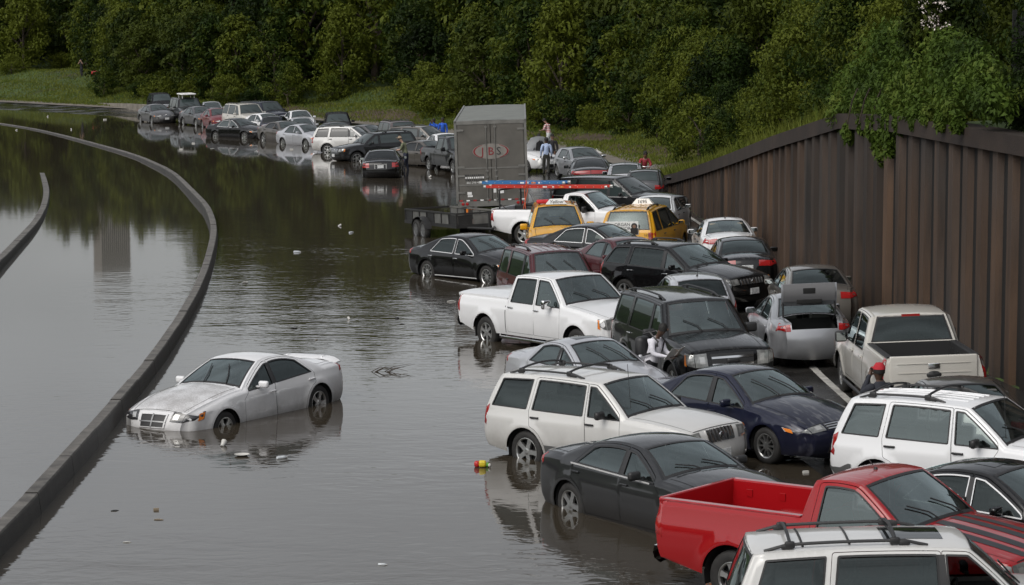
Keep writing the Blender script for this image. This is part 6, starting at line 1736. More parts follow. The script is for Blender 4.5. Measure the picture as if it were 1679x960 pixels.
for yy_, sc_ in ((.42, .8), (-.40, 1.0)):
    mb = MB(); mb.lathe([(.0005, -.004), (.10 * sc_, 0)], 'x', 16, M=Matrix.Translation((p.x - .014, p.y + yy_, p.z + .06))); mb.box((p.x - .013, p.y + yy_, p.z - .10), (.004, .24 * sc_, .20)); mb.build('portrait', M['ink'], po)
    mb = MB(); mb.lathe([(.0005, -.004), (.055 * sc_, 0)], 'x', 14, M=Matrix.Translation((p.x - .019, p.y + yy_, p.z + .05))); mb.build('portrait_face', M['portrait_skin'], po)
lettering('1695', .12, M['ink'], r, (-kit.cx - .04, -.68, .98), (-1, 0, .04))
pp = kit.sh.P(6.78, .45, .012) - [kit.cx, 0, 0]; _, n = tail_frame(6.78, .45, .01); lettering('713-236-1111', .10, M['ink_white'], r, tuple(pp), n)
r, kit = CARS['lincoln']; mb = MB(); c = kit.sh.P(9.1, 0, .006) - [kit.cx, 0, 0]
for dy_, dz_, sx, sz in ((0, .115, .62, .03), (0, -.10, .56, .03), (.28, .0, .04, .2), (-.28, .0, .04, .2)): mb.box((c[0], c[1] + dy_, c[2] + dz_), (.02, sx, sz))
mb.build('plate_surround', M['chrome'], r)
r, kit = CARS['blacksub']; mb = MB(); zt = kit.sh.H + .28; mb.rbox((0, 0, zt), (2.0, 1.1, .10), .04)
for sx in (-.7, .7):
    for sy in (-.45, .45): mb.box((sx - .4 + .4, sy, kit.sh.H + .12), (.05, .05, .28))
mb.build('roof_carrier', M['white_paint'], r)
r, kit = CARS['expedition']; mb = MB(); c = kit.sh.P(2.5, 0, .03) - [kit.cx, 0, 0]; mb.rbox(tuple(c), (.04, .26, .11), .04); mb.build('emblem', M['plastic'], r)
r, kit = CARS['f150']
mb = MB(); mb.lathe([(.0005, -.02), (.06, -.016), (.075, 0)], 'x', 18, M=Matrix.Translation((.06 - kit.cx - .035, 0, 1.02)) @ Matrix.Scale(1.9, 4, (0, 1, 0))); mb.build('emblem', M['plastic'], r)
mb = MB(); mb.box((kit.sh.xcab - kit.cx + .13, 0, kit.sh.H - .06), (.05, .36, .05)); mb.build('brake_light', M['red_lamp'], r)
# ------------------------------------------------------------------ lorry trailer
def frame_root(name, x, y, h, dz=0.0, pitch=0.0, z=None):
    n = Vector(road_normal(x, y)); f = Vector((math.cos(R(h)), math.sin(R(h)), 0)); f = (f - n * f.dot(n)).normalized()
    f = (f + n * pitch).normalized(); l = n.cross(f).normalized(); n = f.cross(l); root = empty(name)
    root.matrix_world = Matrix(((f.x, l.x, n.x, x), (f.y, l.y, n.y, y), (f.z, l.z, n.z, (road_z(x, y) if z is None else z) + dz), (0, 0, 0, 1))); return root
M['trailer_skin'] = simple('weathered_aluminium', (.125, .118, .105), .5, metal=.3, var=.22, vscale=1.6)
M['trailer_roof'] = simple('ribbed_roof_skin', (.16, .165, .14), .45, metal=.35, var=.2, vscale=2)
M['trailer_frame'] = simple('trailer_frame_metal', (.22, .215, .20), .4, metal=.5, var=.2, vscale=3)
M['oval'] = simple('decal_oval', (.22, .205, .185), .55, var=.15); M['decal'] = simple('decal_dark', (.03, .03, .03), .6); M['reflector_red'] = simple('reflector_red', (.35, .03, .03), .35)
SX, SY = -.66, 91.4
tr = frame_root('lorry_trailer', SX, SY, 89.8, dz=.06); tag(tr, 'tall grey box lorry trailer with a red-lettered oval on its rear doors', 'trailer')
TL, TW, Z0, Z1 = 15.9, 2.58, 1.18, 4.08
mb = MB(); mb.box((TL / 2 + .06, 0, (Z0 + Z1) / 2), (TL - .12, TW - .04, Z1 - Z0)); mb.build('box_body', M['trailer_skin'], tr)
mb = MB(); P = []
for x_ in np.linspace(.02, TL, 60):
    P.append([(x_, y_, Z1 + .012 + .03 * (1 - (y_ / (TW / 2)) ** 2) + .012 * math.sin(x_ * 9)) for y_ in np.linspace(-TW / 2 + .02, TW / 2 - .02, 7)])
mb.grid(P, flip=True); mb.build('roof_skin', M['trailer_roof'], tr, None)
for sd in (1, -1):
    mb = MB(); mb.box((TL / 2, sd * (TW / 2 - .01), Z1), (TL, .06, .10)); mb.build('top_rail', M['trailer_frame'], tr)
    mb = MB(); mb.box((TL / 2, sd * (TW / 2 - .01), Z0 + .05), (TL, .06, .18)); mb.build('bottom_rail', M['trailer_frame'], tr)
    mb = MB(); mb.box((.01, sd * (TW / 2 - .03), (Z0 + Z1) / 2), (.10, .09, Z1 - Z0 + .06)); mb.build('corner_post', M['trailer_frame'], tr)
mb = MB(); mb.box((.01, 0, Z1 - .03), (.10, TW, .13)); mb.build('rear_header', M['trailer_frame'], tr)
dw = TW / 2 - .10
for sd in (1, -1):
    mb = MB(); mb.box((.0, sd * (dw / 2 + .008), (Z0 + Z1) / 2 - .02), (.05, dw - .01, Z1 - Z0 - .16)); door = mb.build('rear_door', M['trailer_skin'], tr)
    mb = MB(); mb.tube([(-.05, sd * .16, Z0 - .02), (-.05, sd * .16, Z1 - .12)], .017, 6)
    for z_ in (Z0 + .1, Z0 + .9, 2.3, Z1 - .2): mb.box((-.04, sd * .16, z_), (.05, .10, .06))
    mb.tube([(-.07, sd * .16, Z0 + .75), (-.07, sd * .42, Z0 + .78)], .012, 5); mb.build('lock_rod', M['trailer_frame'], door)
    for z_ in (Z0 + .35, Z0 + .95, 2.45, Z1 - .3):
        mb = MB(); mb.box((-.035, sd * (dw - .09), z_), (.03, .26, .07)); mb.build('hinge', M['trailer_frame'], door)
for z_ in (Z0 + .62, Z0 + 1.22):
    mb = MB(); mb.box((-.03, 0, z_), (.012, 2 * dw, .05)); mb.build('door_band', M['trailer_frame'], tr)
mb = MB(); mb.lathe([(.0005, -.006), (.66, -.004), (.66, .01)], 'x', 40, M=Matrix.Translation((-.03, 0, 3.0)) @ Matrix.Scale(.42, 4, (0, 0, 1))); ov = mb.build('oval_logo', M['oval'], tr)
for sd in (1, -1):
    mb = MB(); P = []
    for a in np.linspace(-1.05, 1.05, 15):
        w = .036 * math.cos(a * .9) + .004
        P.append([(-.041, sd * (.62 - w) * math.cos(a), 3.0 + .255 * math.sin(a)), (-.041, sd * .64 * math.cos(a), 3.0 + .265 * math.sin(a))])
    mb.grid(P, smooth=False); mb.build('logo_arc', M['ink_red'], ov, None)
for ch, yy_, mt in (('J', .30, 'ink_red'), ('B', .0, 'ink_red'), ('S', -.28, 'decal')): lettering(ch, .40, M[mt], ov, (-.043, yy_, 2.99), (-1, 0, 0), extrude=.001)
mb = MB(); mb.box((-.03, .62, 2.02), (.008, .72, .40)); dc = mb.build('phone_decal', M['trailer_skin'], tr)
for k, t_ in enumerate(('CARRIER', 'TRANSPORT', 'JOIN OUR TEAM')):
    pass
for k in range(4):
    if k < 3:
        mb = MB()
        for j in range(9): mb.box((-.036, .62 + .31 - j * .077, 2.15 - k * .085), (.004, .062 - .012 * ((j * 7 + k) % 3), .062))
        mb.build('decal_line', M['ink_white'] if k == 1 else M['decal'], dc)
    else: lettering('866-298-4573', .105, M['ink_white'], dc, (-.036, .62, 1.88), (-1, 0, 0), extrude=.001)
for yy_, zz_, w_, h_, mt in ((-.32, 1.55, .20, .16, 'ink_white'), (-.10, 1.57, .10, .14, 'ink_white'), (.82, 1.50, .16, .10, 'ink_white'), (.80, 1.40, .18, .07, 'ink_white')):
    mb = MB(); mb.box((-.03, yy_, zz_), (.006, w_, h_)); mb.build('sticker', M[mt], tr)
mb = MB(); mb.box((.02, 0, Z0 - .06), (.12, TW - .06, .20)); sl = mb.build('rear_sill', M['trailer_frame'], tr)
for sd in (1, -1):
    for k in range(2):
        mb = MB(); mb.lathe([(.0005, -.02), (.055, -.015), (.06, 0)], 'x', 14, M=Matrix.Translation((-.045, sd * (.92 + k * .15), Z0 - .06))); mb.build('tail_lamp', M['red_lamp'], sl)
for k in range(10):
    mb = MB(); mb.box((-.045, -1.12 + k * .25, Z0 + .06), (.006, .12, .05)); mb.build('reflective_tape', M['reflector_red'] if k % 2 else M['ink_white'], sl)
mb = MB(); mb.box((.0, 0, .52), (.10, 2.3, .12))
for sd in (1, -1): mb.box((.05, sd * .62, .82), (.08, .10, .62))
mb.build('underride_guard', M['trailer_frame'], tr)
mb = MB(); mb.box((-.06, .82, .86), (.012, .30, .16)); mb.build('licence_plate', M['amber'], tr)
mb = MB(); mb.box((TL / 2 - 1, 0, Z0 - .14), (TL - 3, 1.0, .22)); mb.build('chassis', M['under'], tr)
ty, ri = wheel_meshes(.50, 'truck', .28)
for ax in (1.6, 2.9):
    for y_ in (-1.13, -.80, .80, 1.13):
        w = obj('wheel', ty, tr); w.location = (ax, y_, .50); w.rotation_euler = (0, 0, 0 if y_ > 0 else PI); obj('rim', ri, w)
for sd in (1, -1):
    mb = MB(); mb.box((.9, sd * .97, .62), (.02, .56, .62)); mb.build('mud_flap', M['under'], tr)

# ------------------------------------------------------------------ flat utility trailer behind the ladder pickup
M['trailer_black'] = simple('black_steel', (.018, .018, .018), .55, var=.2); M['mesh_grey'] = simple('galvanised_panel', (.17, .17, .16), .5, metal=.4, var=.25)
ut = frame_root('utility_trailer', -2.05, 90.2, -69.5, dz=.04, pitch=.03); tag(ut, 'black twin-axle utility trailer with low sides behind the work pickup', 'trailer')
UL, UW = 5.8, 1.75
for sd in (1, -1):
    mb = MB(); mb.box((0, sd * UW / 2, 1.02), (UL, .06, .06)); mb.build('top_rail', M['trailer_frame'] if sd > 0 else M['trailer_black'], ut)
    mb = MB(); mb.box((0, sd * UW / 2, .58), (UL, .08, .12)); mb.build('side_beam', M['trailer_black'], ut)
    for k in range(8):
        mb = MB(); mb.box((-UL / 2 + .05 + (UL - .1) * k / 7, sd * UW / 2, .80), (.05, .05, .42)); mb.build('stake', M['trailer_black'], ut)
    for k in range(7):
        mb = MB(); mb.box((-UL / 2 + .05 + (UL - .1) * (k + .5) / 7, sd * (UW / 2 - .01), .80), ((UL - .1) / 7 - .07, .012, .34)); mb.build('side_panel', M['mesh_grey'] if (k + (sd > 0)) % 3 else M['trailer_black'], ut)
    P = [[(-.55 + .78 * math.cos(a), sd * (UW / 2 + .04), .42 + .42 * math.sin(a)), (-.55 + .78 * math.cos(a), sd * (UW / 2 + .30), .42 + .42 * math.sin(a))] for a in np.linspace(0, PI, 11)]
    mb = MB(); mb.grid(P); mb.build('mudguard', M['trailer_black'], ut)
for x_ in (-UL / 2, UL / 2):
    mb = MB(); mb.box((x_, 0, 1.02), (.06, UW, .06)); mb.box((x_, 0, .58), (.08, UW, .12)); mb.build('end_rail', M['trailer_black'], ut)
for k in range(3):
    mb = MB(); mb.box((UL / 2, -UW / 2 + UW * (k + .5) / 3, .80), (.015, UW / 3 - .06, .34)); mb.build('end_panel', M['mesh_grey'] if k == 1 else M['trailer_black'], ut)
M['plank'] = simple('wet_plank', (.055, .042, .032), .5, var=.3, vscale=5)
for k in range(8):
    mb = MB(); mb.box((0, -UW / 2 + UW * (k + .5) / 8, .62), (UL - .1, UW / 8 - .015, .05)); mb.build('plank', M['plank'], ut)
mb = MB(); mb.tube([(UL / 2, -.5, .52), (UL / 2 + 1.2, 0, .50)], .05, 6); mb.tube([(UL / 2, .5, .52), (UL / 2 + 1.2, 0, .50)], .05, 6); mb.build('tongue', M['trailer_black'], ut)
mb = MB(); mb.tube([(UL / 2 + .5, .12, .35), (UL / 2 + .5, .12, 1.05)], .035, 6); mb.tube([(UL / 2 + .5, .12, 1.05), (UL / 2 + .62, .12, 1.08)], .015, 5); mb.build('jack', M['trailer_black'], ut)
ty, ri = wheel_meshes(.36, 'steel', .20)
for ax in (-.95, -.15):
    for sd in (1, -1):
        w = obj('wheel', ty, ut); w.location = (ax, sd * (UW / 2 + .17), .36); w.rotation_euler = (0, ax, 0 if sd > 0 else PI); obj('rim', ri, w)

# ------------------------------------------------------------------ ladders and their rack
r, kit = CARS['ladder']; Lm = r.matrix_world; cx = kit.cx
rk = empty('ladder_rack'); rk.matrix_world = Lm.copy(); tag(rk, 'black steel ladder rack standing in the work pickup bed', 'rack')
for x_ in (.35, 2.35):
    mb = MB()
    for sd in (1, -1): mb.tube([(x_ - cx, sd * .80, 1.25), (x_ - cx, sd * .78, 1.92)], .03, 6)
    mb.tube([(x_ - cx, -.82, 1.92), (x_ - cx, .82, 1.92)], .03, 6); mb.tube([(x_ - cx, -.80, 1.45), (x_ + .3 - cx, -.80, 1.25)], .02, 5); mb.build('rack_frame', M['trailer_black'], rk)
M['lad_blue'] = simple('blue_fibreglass', (.035, .15, .36), .4, var=.12); M['lad_red'] = simple('red_fibreglass', (.50, .035, .02), .4, var=.12); M['rung'] = simple('aluminium_rung', (.6, .6, .58), .3, metal=.8)
def ladder(col, x0, x1, y0, z0, label):
    e = empty('extension_ladder'); e.matrix_world = Lm @ Matrix.Translation((0, 0, 0)); tag(e, label, 'ladder', 'ladders on the work pickup')
    for sd in (0, .42):
        mb = MB(); mb.box(((x0 + x1) / 2 - cx, y0 + sd, z0), (x1 - x0, .035, .095)); rail = mb.build('rail', M[col], e)
        for k in range(4):
            mb = MB(); mb.box((x0 + (x1 - x0) * (.5 + .07 * k) - cx, y0 + sd - .019, z0), (.16 if k % 2 == 0 else .07, .004, .05)); mb.build('sticker', M['ink_white'] if k != 2 else M['amber'], rail)
        for xe in (x0 - .06, x1 + .02):
            mb = MB(); mb.rbox((xe - cx, y0 + sd, z0 - .01), (.12, .05, .10), .02); mb.build('foot', M['rung'], rail)
    for k in range(int((x1 - x0) / .305)):
        mb = MB(); mb.tube([(x0 + .2 + k * .305 - cx, y0 - .022, z0), (x0 + .2 + k * .305 - cx, y0 + .445, z0)], .017, 6); mb.build('rung', M['rung'], e)
ladder('lad_red', -.25, 4.35, -.62, 2.02, 'red extension ladder lying under the blue one on the work pickup')
ladder('lad_blue', -.40, 2.75, -.62, 2.16, 'blue extension ladder lying on top of the red one')
mb = MB(); mb.tube([(1.35 - cx, -.66, 2.24), (1.30 - cx, -.70, 1.9), (1.38 - cx, -.84, 1.28)], .012, 5); mb.tube([(1.35 - cx, -.66, 2.24), (1.42 - cx, -.72, 1.9), (1.30 - cx, -.84, 1.28)], .012, 5)
st_ = mb.build('tie_strap', simple('orange_strap', (.65, .10, .03), .6)); st_.matrix_world = Lm.copy(); tag(st_, 'orange strap tying the ladders down to the pickup bed', 'strap')
tb = empty('toolbox'); tb.matrix_world = Lm.copy(); tag(tb, 'black chest across the work pickup bed', 'toolbox')
mb = MB(); mb.rbox((1.75 - cx, 0, 1.22), (.9, 1.5, .34), .05); mb.build('chest', M['plastic'], tb); mb = MB(); mb.rbox((1.75 - cx, 0, 1.42), (.94, 1.54, .07), .03); mb.build('lid', M['bed_black'], tb)
r2, k2 = CARS['taxifront']
bc = empty('roof_bundle'); bc.matrix_world = r2.matrix_world @ Matrix.Translation((-.35, -.42, 1.78)); tag(bc, 'small red bundle on the roof of the lettered taxi', 'bundle')  # tied red cloth bundle, carries no light
mb = MB(); mb.rbox((0, 0, .05), (.3, .42, .12), .05); mb.build('bundle_cloth', simple('red_cloth', (.5, .02, .03), .7), bc); mb = MB(); mb.tube([(-.16, 0, .06), (0, 0, .13), (.16, 0, .06)], .012, 5); mb.build('bundle_cord', M['ink'], bc)

# ------------------------------------------------------------------ people
SKIN = {'dark': simple('skin_dark', (.075, .040, .026), .55), 'mid': simple('skin_brown', (.20, .11, .075), .55), 'light': simple('skin_light', (.38, .24, .18), .55)}
CL = {}
def cloth(k, c):
    if k not in CL: CL[k] = simple('cloth_' + k, c, .85, var=.15, vscale=8)
    return CL[k]
def skin_mesh(verts, edges, radii, root, sub=1):
    me = bpy.data.meshes.new('figure'); me.from_pydata(verts, edges, []); ob = bpy.data.objects.new('figure', me); COL.objects.link(ob)
    md = ob.modifiers.new('skin', 'SKIN'); md.use_smooth_shade = True; md.branch_smoothing = .6
    if not me.skin_vertices: me.skin_vertices.new()
    for i, r_ in enumerate(radii): me.skin_vertices[0].data[i].radius = (r_ if isinstance(r_, tuple) else (r_, r_))
    me.skin_vertices[0].data[root].use_root = True
    sb = ob.modifiers.new('sub', 'SUBSURF'); sb.levels = sub
    dg = bpy.context.evaluated_depsgraph_get(); dg.update(); out = bpy.data.meshes.new_from_object(ob.evaluated_get(dg)); bpy.data.objects.remove(ob)
    return out
def person(x, y, z, h, label, top, legs, skin, hair=(.012, .010, .009), height=1.75, pose='stand', cap=None, striped=None, facing_detail=True, short=True):
    """one continuous figure; local +x is where the person faces"""
    k = height / 1.75
    J, E, Rd, Z = [], [], [], []
    def add(p, r_, par=None, zone='top'):
        J.append(tuple(q * k for q in p)); Rd.append(r_ * k if not isinstance(r_, tuple) else tuple(q * k for q in r_)); Z.append(zone)
        if par is not None: E.append((par, len(J) - 1))
        return len(J) - 1
    bend = dict(stand=0, read=.12, photo=.02, sit=.15, lean=.35)[pose]
    hz = .93 if pose != 'sit' else .50
    pel = add((0, 0, hz), (.135, .165), None, 'legs'); wa = add((.02 + bend * .3, 0, hz + .17), (.115, .145), pel); ch = add((.02 + bend, 0, hz + .38), (.125, .175), wa); nb = add((.0 + bend * 1.25, 0, hz + .54), .075, ch); nk = add((.02 + bend * 1.5, 0, hz + .60), .052, nb, 'skin')
    hd0 = add((.035 + bend * 1.8, 0, hz + .67), (.075, .068), nk, 'skin'); tilt = .07 if pose in ('read', 'lean') else 0
    hd1 = add((.03 + bend * 1.9 + tilt, 0, hz + .77), (.098, .080), hd0, 'skin'); hd2 = add((.01 + bend * 1.9 + tilt, 0, hz + .845), (.06, .055), hd1, 'skin')
    hands = []
    for sd in (1, -1):
        sh_ = add((.0 + bend * 1.15, sd * .185, hz + .49), .066, nb)
        if pose in ('read', 'lean'): el, wr = (.10 + bend, sd * .25, hz + .24), (.36 + bend, sd * .12, hz + .20)
        elif pose == 'photo': el, wr = (.16, sd * .26, hz + .36), (.27, sd * .07, hz + .66)
        elif pose == 'sit': el, wr = (.14 + bend, sd * .27, hz + .27), (.36, sd * .18, hz + .16)
        else: el, wr = (-.02, sd * .25, hz + .22), (.07, sd * .26, hz - .02)
        e_ = add(el, .048, sh_); w_ = add(wr, .032, e_, 'skin' if short else 'top')
        d = (Vector(wr) - Vector(el)).normalized(); side = Vector((0, -sd, 0)); side = (side - d * side.dot(d)).normalized(); nrm = d.cross(side)
        pl = add(tuple(Vector(wr) + d * .06), (.034, .022), w_, 'skin')
        for q in range(4):
            b0 = Vector(wr) + d * .095 + side * (.030 - .020 * q); ln = (.070, .078, .073, .058)[q]
            f1 = add(tuple(b0), .0095, pl, 'skin'); f2 = add(tuple(b0 + d * ln * .55 - nrm * .012 * sd), .0085, f1, 'skin'); add(tuple(b0 + d * ln * .9 - nrm * .034 * sd), .007, f2, 'skin')
        t1 = add(tuple(Vector(wr) + d * .045 + side * .042), .011, w_, 'skin'); add(tuple(Vector(wr) + d * .085 + side * .060), .009, t1, 'skin')
        hands.append(Vector(wr) + d * .09)
    for sd in (1, -1):
        if pose == 'sit': kn, an, to = (.42, sd * .15, .50), (.40, sd * .14, .09), (.54, sd * .15, .04)
        else:
            fw = .10 if sd > 0 else -.06
            kn, an, to = (.03 + fw * .6, sd * .105, .49), (-.02 + fw, sd * .11, .085), (.13 + fw, sd * .13, .035)
        hp = add((0, sd * .095, hz - .06), .095, pel, 'legs'); k_ = add(kn, .062, hp, 'legs'); a_ = add(an, .045, k_, 'legs'); add(to, (.036, .030), a_, 'shoe')
    grow = {'top': 1.30, 'legs': 1.25, 'skin': 1.18, 'shoe': 1.3}
    Rd = [tuple(q * grow[z_] for q in r_) if isinstance(r_, tuple) else r_ * (grow[z_] if r_ > .012 * k else 1) for r_, z_ in zip(Rd, Z)]
    me = skin_mesh(J, E, Rd, pel)
    # colour the one body by the nearest bone
    co = np.empty(len(me.vertices) * 3); me.vertices.foreach_get('co', co); co = co.reshape(-1, 3)
    order = ['top', 'legs', 'skin', 'shoe']; A = np.array(J)
    seg = [(A[a], A[b], Z[b]) for a, b in E]
    fc = np.array([co[list(p.vertices)].mean(0) for p in me.polygons]); best = np.full(len(fc), 9e9); idx = np.zeros(len(fc), int)
    for a, b, zn in seg:
        d = b - a; t = np.clip(((fc - a) @ d) / (d @ d + 1e-9), 0, 1); dd = np.linalg.norm(fc - (a + t[:, None] * d), axis=1)
        m_ = dd < best; best[m_] = dd[m_]; idx[m_] = order.index(zn)
    me.materials.clear()
    root = empty('person', (x, y, z), R(h)); tag(root, label, 'person')
    tm = top
    if striped:
        tm, nt, b = nmat('striped_shirt'); N, Lk = nt.nodes, nt.links; tc = N.new('ShaderNodeTexCoord'); sx = N.new('ShaderNodeSeparateXYZ'); Lk.new(tc.outputs['Object'], sx.inputs[0])
        mm = N.new('ShaderNodeMath'); mm.operation = 'MULTIPLY'; mm.inputs[1].default_value = 11.0; Lk.new(sx.outputs['Z'], mm.inputs[0]); fr_ = N.new('ShaderNodeMath'); fr_.operation = 'FRACT'; Lk.new(mm.outputs[0], fr_.inputs[0])
        gt = N.new('ShaderNodeMath'); gt.operation = 'GREATER_THAN'; gt.inputs[1].default_value = .5; Lk.new(fr_.outputs[0], gt.inputs[0]); mx = N.new('ShaderNodeMix'); mx.data_type = 'RGBA'; mx.inputs[6].default_value = (.65, .60, .58, 1); mx.inputs[7].default_value = (.30, .02, .03, 1); Lk.new(gt.outputs[0], mx.inputs[0]); Lk.new(mx.outputs[2], b.inputs['Base Color'])
    for m_ in (tm, legs, SKIN[skin], M['ink']): me.materials.append(m_)
    me.polygons.foreach_set('material_index', idx.astype(np.int32))
    for p in me.polygons: p.use_smooth = True
    bo = obj('body', me, root)
    # hair, eyes, nose, mouth, ears
    c = Vector(J[hd1]); mb = MB()
    mb.lathe([(.0005, .125 * k), (.05 * k, .115 * k), (.088 * k, .07 * k), (.100 * k, .01 * k), (.094 * k, -.05 * k)], 'z', 14, M=Matrix.Translation(c + Vector((-.016 * k, 0, .0)))); mb.build('hair', simple('hair', hair, .7) if not CL.get('hair') else CL['hair'], root)
    mb = MB()
    for sd in (1, -1): mb.rbox(c + Vector((.0, sd * .083 * k, -.01 * k)), (.03 * k, .02 * k, .05 * k), .008 * k, n=2)
    mb.rbox(c + Vector((.105 * k, 0, -.015 * k)), (.03 * k, .026 * k, .045 * k), .01 * k, n=2); mb.build('ears_and_nose', SKIN[skin], root)
    mb = MB()
    for sd in (1, -1): mb.rbox(c + Vector((.088 * k, sd * .032 * k, .018 * k)), (.012 * k, .026 * k, .012 * k), .004 * k, n=2)
    mb.rbox(c + Vector((.088 * k, 0, -.055 * k)), (.012 * k, .042 * k, .010 * k), .004 * k, n=2); mb.build('eyes_and_mouth', M['ink'], root)
    if cap:
        mb = MB(); mb.lathe([(.0005, .135 * k), (.06 * k, .125 * k), (.098 * k, .07 * k), (.106 * k, .02 * k)], 'z', 14, M=Matrix.Translation(c + Vector((-.012 * k, 0, 0)))); mb.rbox(c + Vector((.12 * k, 0, .03 * k)), (.12 * k, .13 * k, .012 * k), .005 * k, n=2); mb.build('cap', cap, root)
    bpy.context.view_layer.update()
    return root, [h_ * k for h_ in hands], J
CL['hair'] = simple('black_hair', (.010, .009, .008), .75)
def gz(x, y): return road_z(x, y) if edge_t(x, y)[0][0] < 0 else float(ground_z(np.array([x]), np.array([y]))[0])
pr, hn, J = person(2.78, 50.45, gz(2.78, 50.45), -35, 'man in white shirt with black backpack reading papers between the parked cars', cloth('white', (.66, .65, .70)), cloth('dark', (.02, .02, .025)), 'dark', pose='read', short=False, height=1.66)
mid = (hn[0] + hn[1]) / 2
pa = empty('paper_sheets'); pa.matrix_world = pr.matrix_world @ Matrix.Translation(Vector(mid) + Vector((.07, 0, .06))) @ Matrix.Rotation(R(-50), 4, 'Y')
tag(pa, 'white papers held open by the man with the backpack', 'paper'); 
for a in (.13, -.13):
    mb = MB(); mb.box((0, a, 0), (.30, .25, .004), M=Matrix.Rotation(R(9 if a > 0 else -9), 4, 'X')); mb.build('sheet', M['white_paint'], pa)
bk = empty('backpack'); bk.matrix_world = pr.matrix_world.copy(); tag(bk, 'black backpack on the back of the man in the white shirt', 'backpack')
mb = MB(); mb.rbox((-.19, 0, 1.18), (.22, .34, .50), .09); mb.build('pack', M['plastic'], bk)
for sd in (1, -1):
    mb = MB(); mb.tube([(-.10, sd * .12, 1.48), (.06, sd * .13, 1.54), (.26, sd * .13, 1.36), (.17, sd * .17, 1.14), (-.08, sd * .16, 1.06)], .02, 5); mb.build('strap', M['plastic'], bk)
person(6.28, 42.7, gz(6.28, 42.7), 110, 'man in red cap and dark jacket beside the pearl white pickup', cloth('darkjacket', (.018, .02, .028)), cloth('dark', (.02, .02, .025)), 'dark', pose='photo', cap=cloth('redcap', (.42, .02, .03)), short=False, height=1.78)
person(-5.45, 130.3, gz(-5.45, 130.3), 170, 'man in green shirt wading beside the long black sedan', cloth('green', (.13, .14, .085)), cloth('navy', (.022, .026, .045)), 'light', pose='read', hair=(.2, .15, .1), height=1.84, cap=cloth('tan', (.30, .23, .16)))
person(-4.62, 151.0, gz(-4.62, 151), 240, 'person in blue jacket holding up a camera, left of the pair', cloth('blue', (.02, .10, .50)), cloth('jeans', (.09, .13, .20)), 'dark', pose='photo', short=False, height=1.80)
person(-4.15, 151.8, gz(-4.15, 151.8), 265, 'person in blue jacket standing right of the photographer', cloth('blue', (.02, .10, .50)), cloth('jeans2', (.06, .09, .15)), 'dark', pose='stand', short=False, height=1.80)
person(2.15, 146.5, gz(2.15, 146.5), 150, 'person in red and white striped shirt standing on the bank', cloth('pink', (.5, .2, .2)), cloth('paleshorts', (.55, .56, .56)), 'mid', pose='read', striped=True, height=1.78)
lb, hl, _ = person(1.70, 125.5, gz(1.7, 125.5), 95, 'man in light blue shirt walking away with a white bag', cloth('lightblue', (.36, .44, .62)), cloth('olive', (.03, .03, .026)), 'dark', pose='stand', short=False, height=1.80)
bg = empty('plastic_bag'); bg.matrix_world = lb.matrix_world @ Matrix.Translation(Vector(hl[0]) + Vector((0, .02, -.22))); tag(bg, 'white plastic bag carried by the man in light blue', 'bag')
mb = MB(); mb.lathe([(.02, .20), (.05, .16), (.13, .02), (.14, -.10), (.10, -.18), (.0005, -.20)], 'z', 12); mb.build('sack', M['white_paint'], bg); mb = MB(); mb.tube([(0, -.03, .17), (0, 0, .26), (0, .03, .17)], .008, 4); mb.build('handle', M['white_paint'], bg)
person(1.35, 128.6, gz(1.35, 128.6), 80, 'dark-clothed person just left of the man in light blue', cloth('blk', (.014, .014, .016)), cloth('dark', (.02, .02, .025)), 'dark', pose='stand', short=False, height=1.80)
person(2.05, 128.8, gz(2.05, 128.8), 265, 'dark-clothed person just right of the man in light blue', cloth('blk', (.014, .014, .016)), cloth('dark', (.02, .02, .025)), 'mid', pose='stand', short=False, height=1.80)
p = on_ground(134, 126); person(p.x, p.y, p.z, 250, 'distant dark figure standing on the far left grass', cloth('blk', (.014, .014, .016)), cloth('dark', (.02, .02, .025)), 'light', pose='photo', short=True, height=1.65)
p = on_ground(783, 168); person(p.x, p.y, p.z, 250, 'person in dark blue sitting on the bank above the lorry trailer', cloth('deepblue', (.02, .035, .16)), cloth('jeans2', (.06, .09, .15)), 'mid', pose='sit', short=False, height=1.75)
# motorcycle and rider by the end of the wall
mcx, mcy = 6.0, 112.8
mc = frame_root('motorcycle', mcx, mcy, -80); tag(mc, 'red motorcycle leaning beside the end of the ribbed wall', 'motorcycle')
ty, ri = wheel_meshes(.31, 'ten', .11)
for ax in (-.66, .70):
    w = obj('wheel', ty, mc); w.location = (ax, 0, .31); obj('rim', ri, w)
M['bike_red'] = simple('bike_red', (.30, .012, .016), .25, coat=1)
mb = MB(); mb.rbox((.12, 0, .82), (.55, .26, .22), .09); mb.build('fuel_tank', M['bike_red'], mc)
mb = MB(); mb.rbox((-.42, 0, .80), (.70, .26, .12), .05); mb.build('saddle', M['plastic'], mc)
mb = MB(); mb.rbox((.02, 0, .46), (.46, .30, .36), .08); mb.build('engine', M['dark_alloy'], mc)
for sd in (1, -1):
    mb = MB(); mb.tube([(.70, sd * .09, .31), (.46, sd * .09, .98)], .025, 6); mb.build('fork', M['chrome'], mc)
mb = MB(); mb.tube([(.30, -.38, 1.08), (.44, -.18, 1.04), (.44, .18, 1.04), (.30, .38, 1.08)], .016, 6); mb.build('handlebar', M['chrome'], mc)
mb = MB(); mb.lathe([(.0005, .09), (.08, .07), (.09, 0), (.05, -.08)], 'x', 14, M=Matrix.Translation((.55, 0, .90))); mb.build('headlamp', M['lamp'], mc)
mb = MB(); mb.tube([(-.60, .12, .42), (.0, .15, .36)], .04, 8); mb.build('exhaust', M['chrome'], mc)
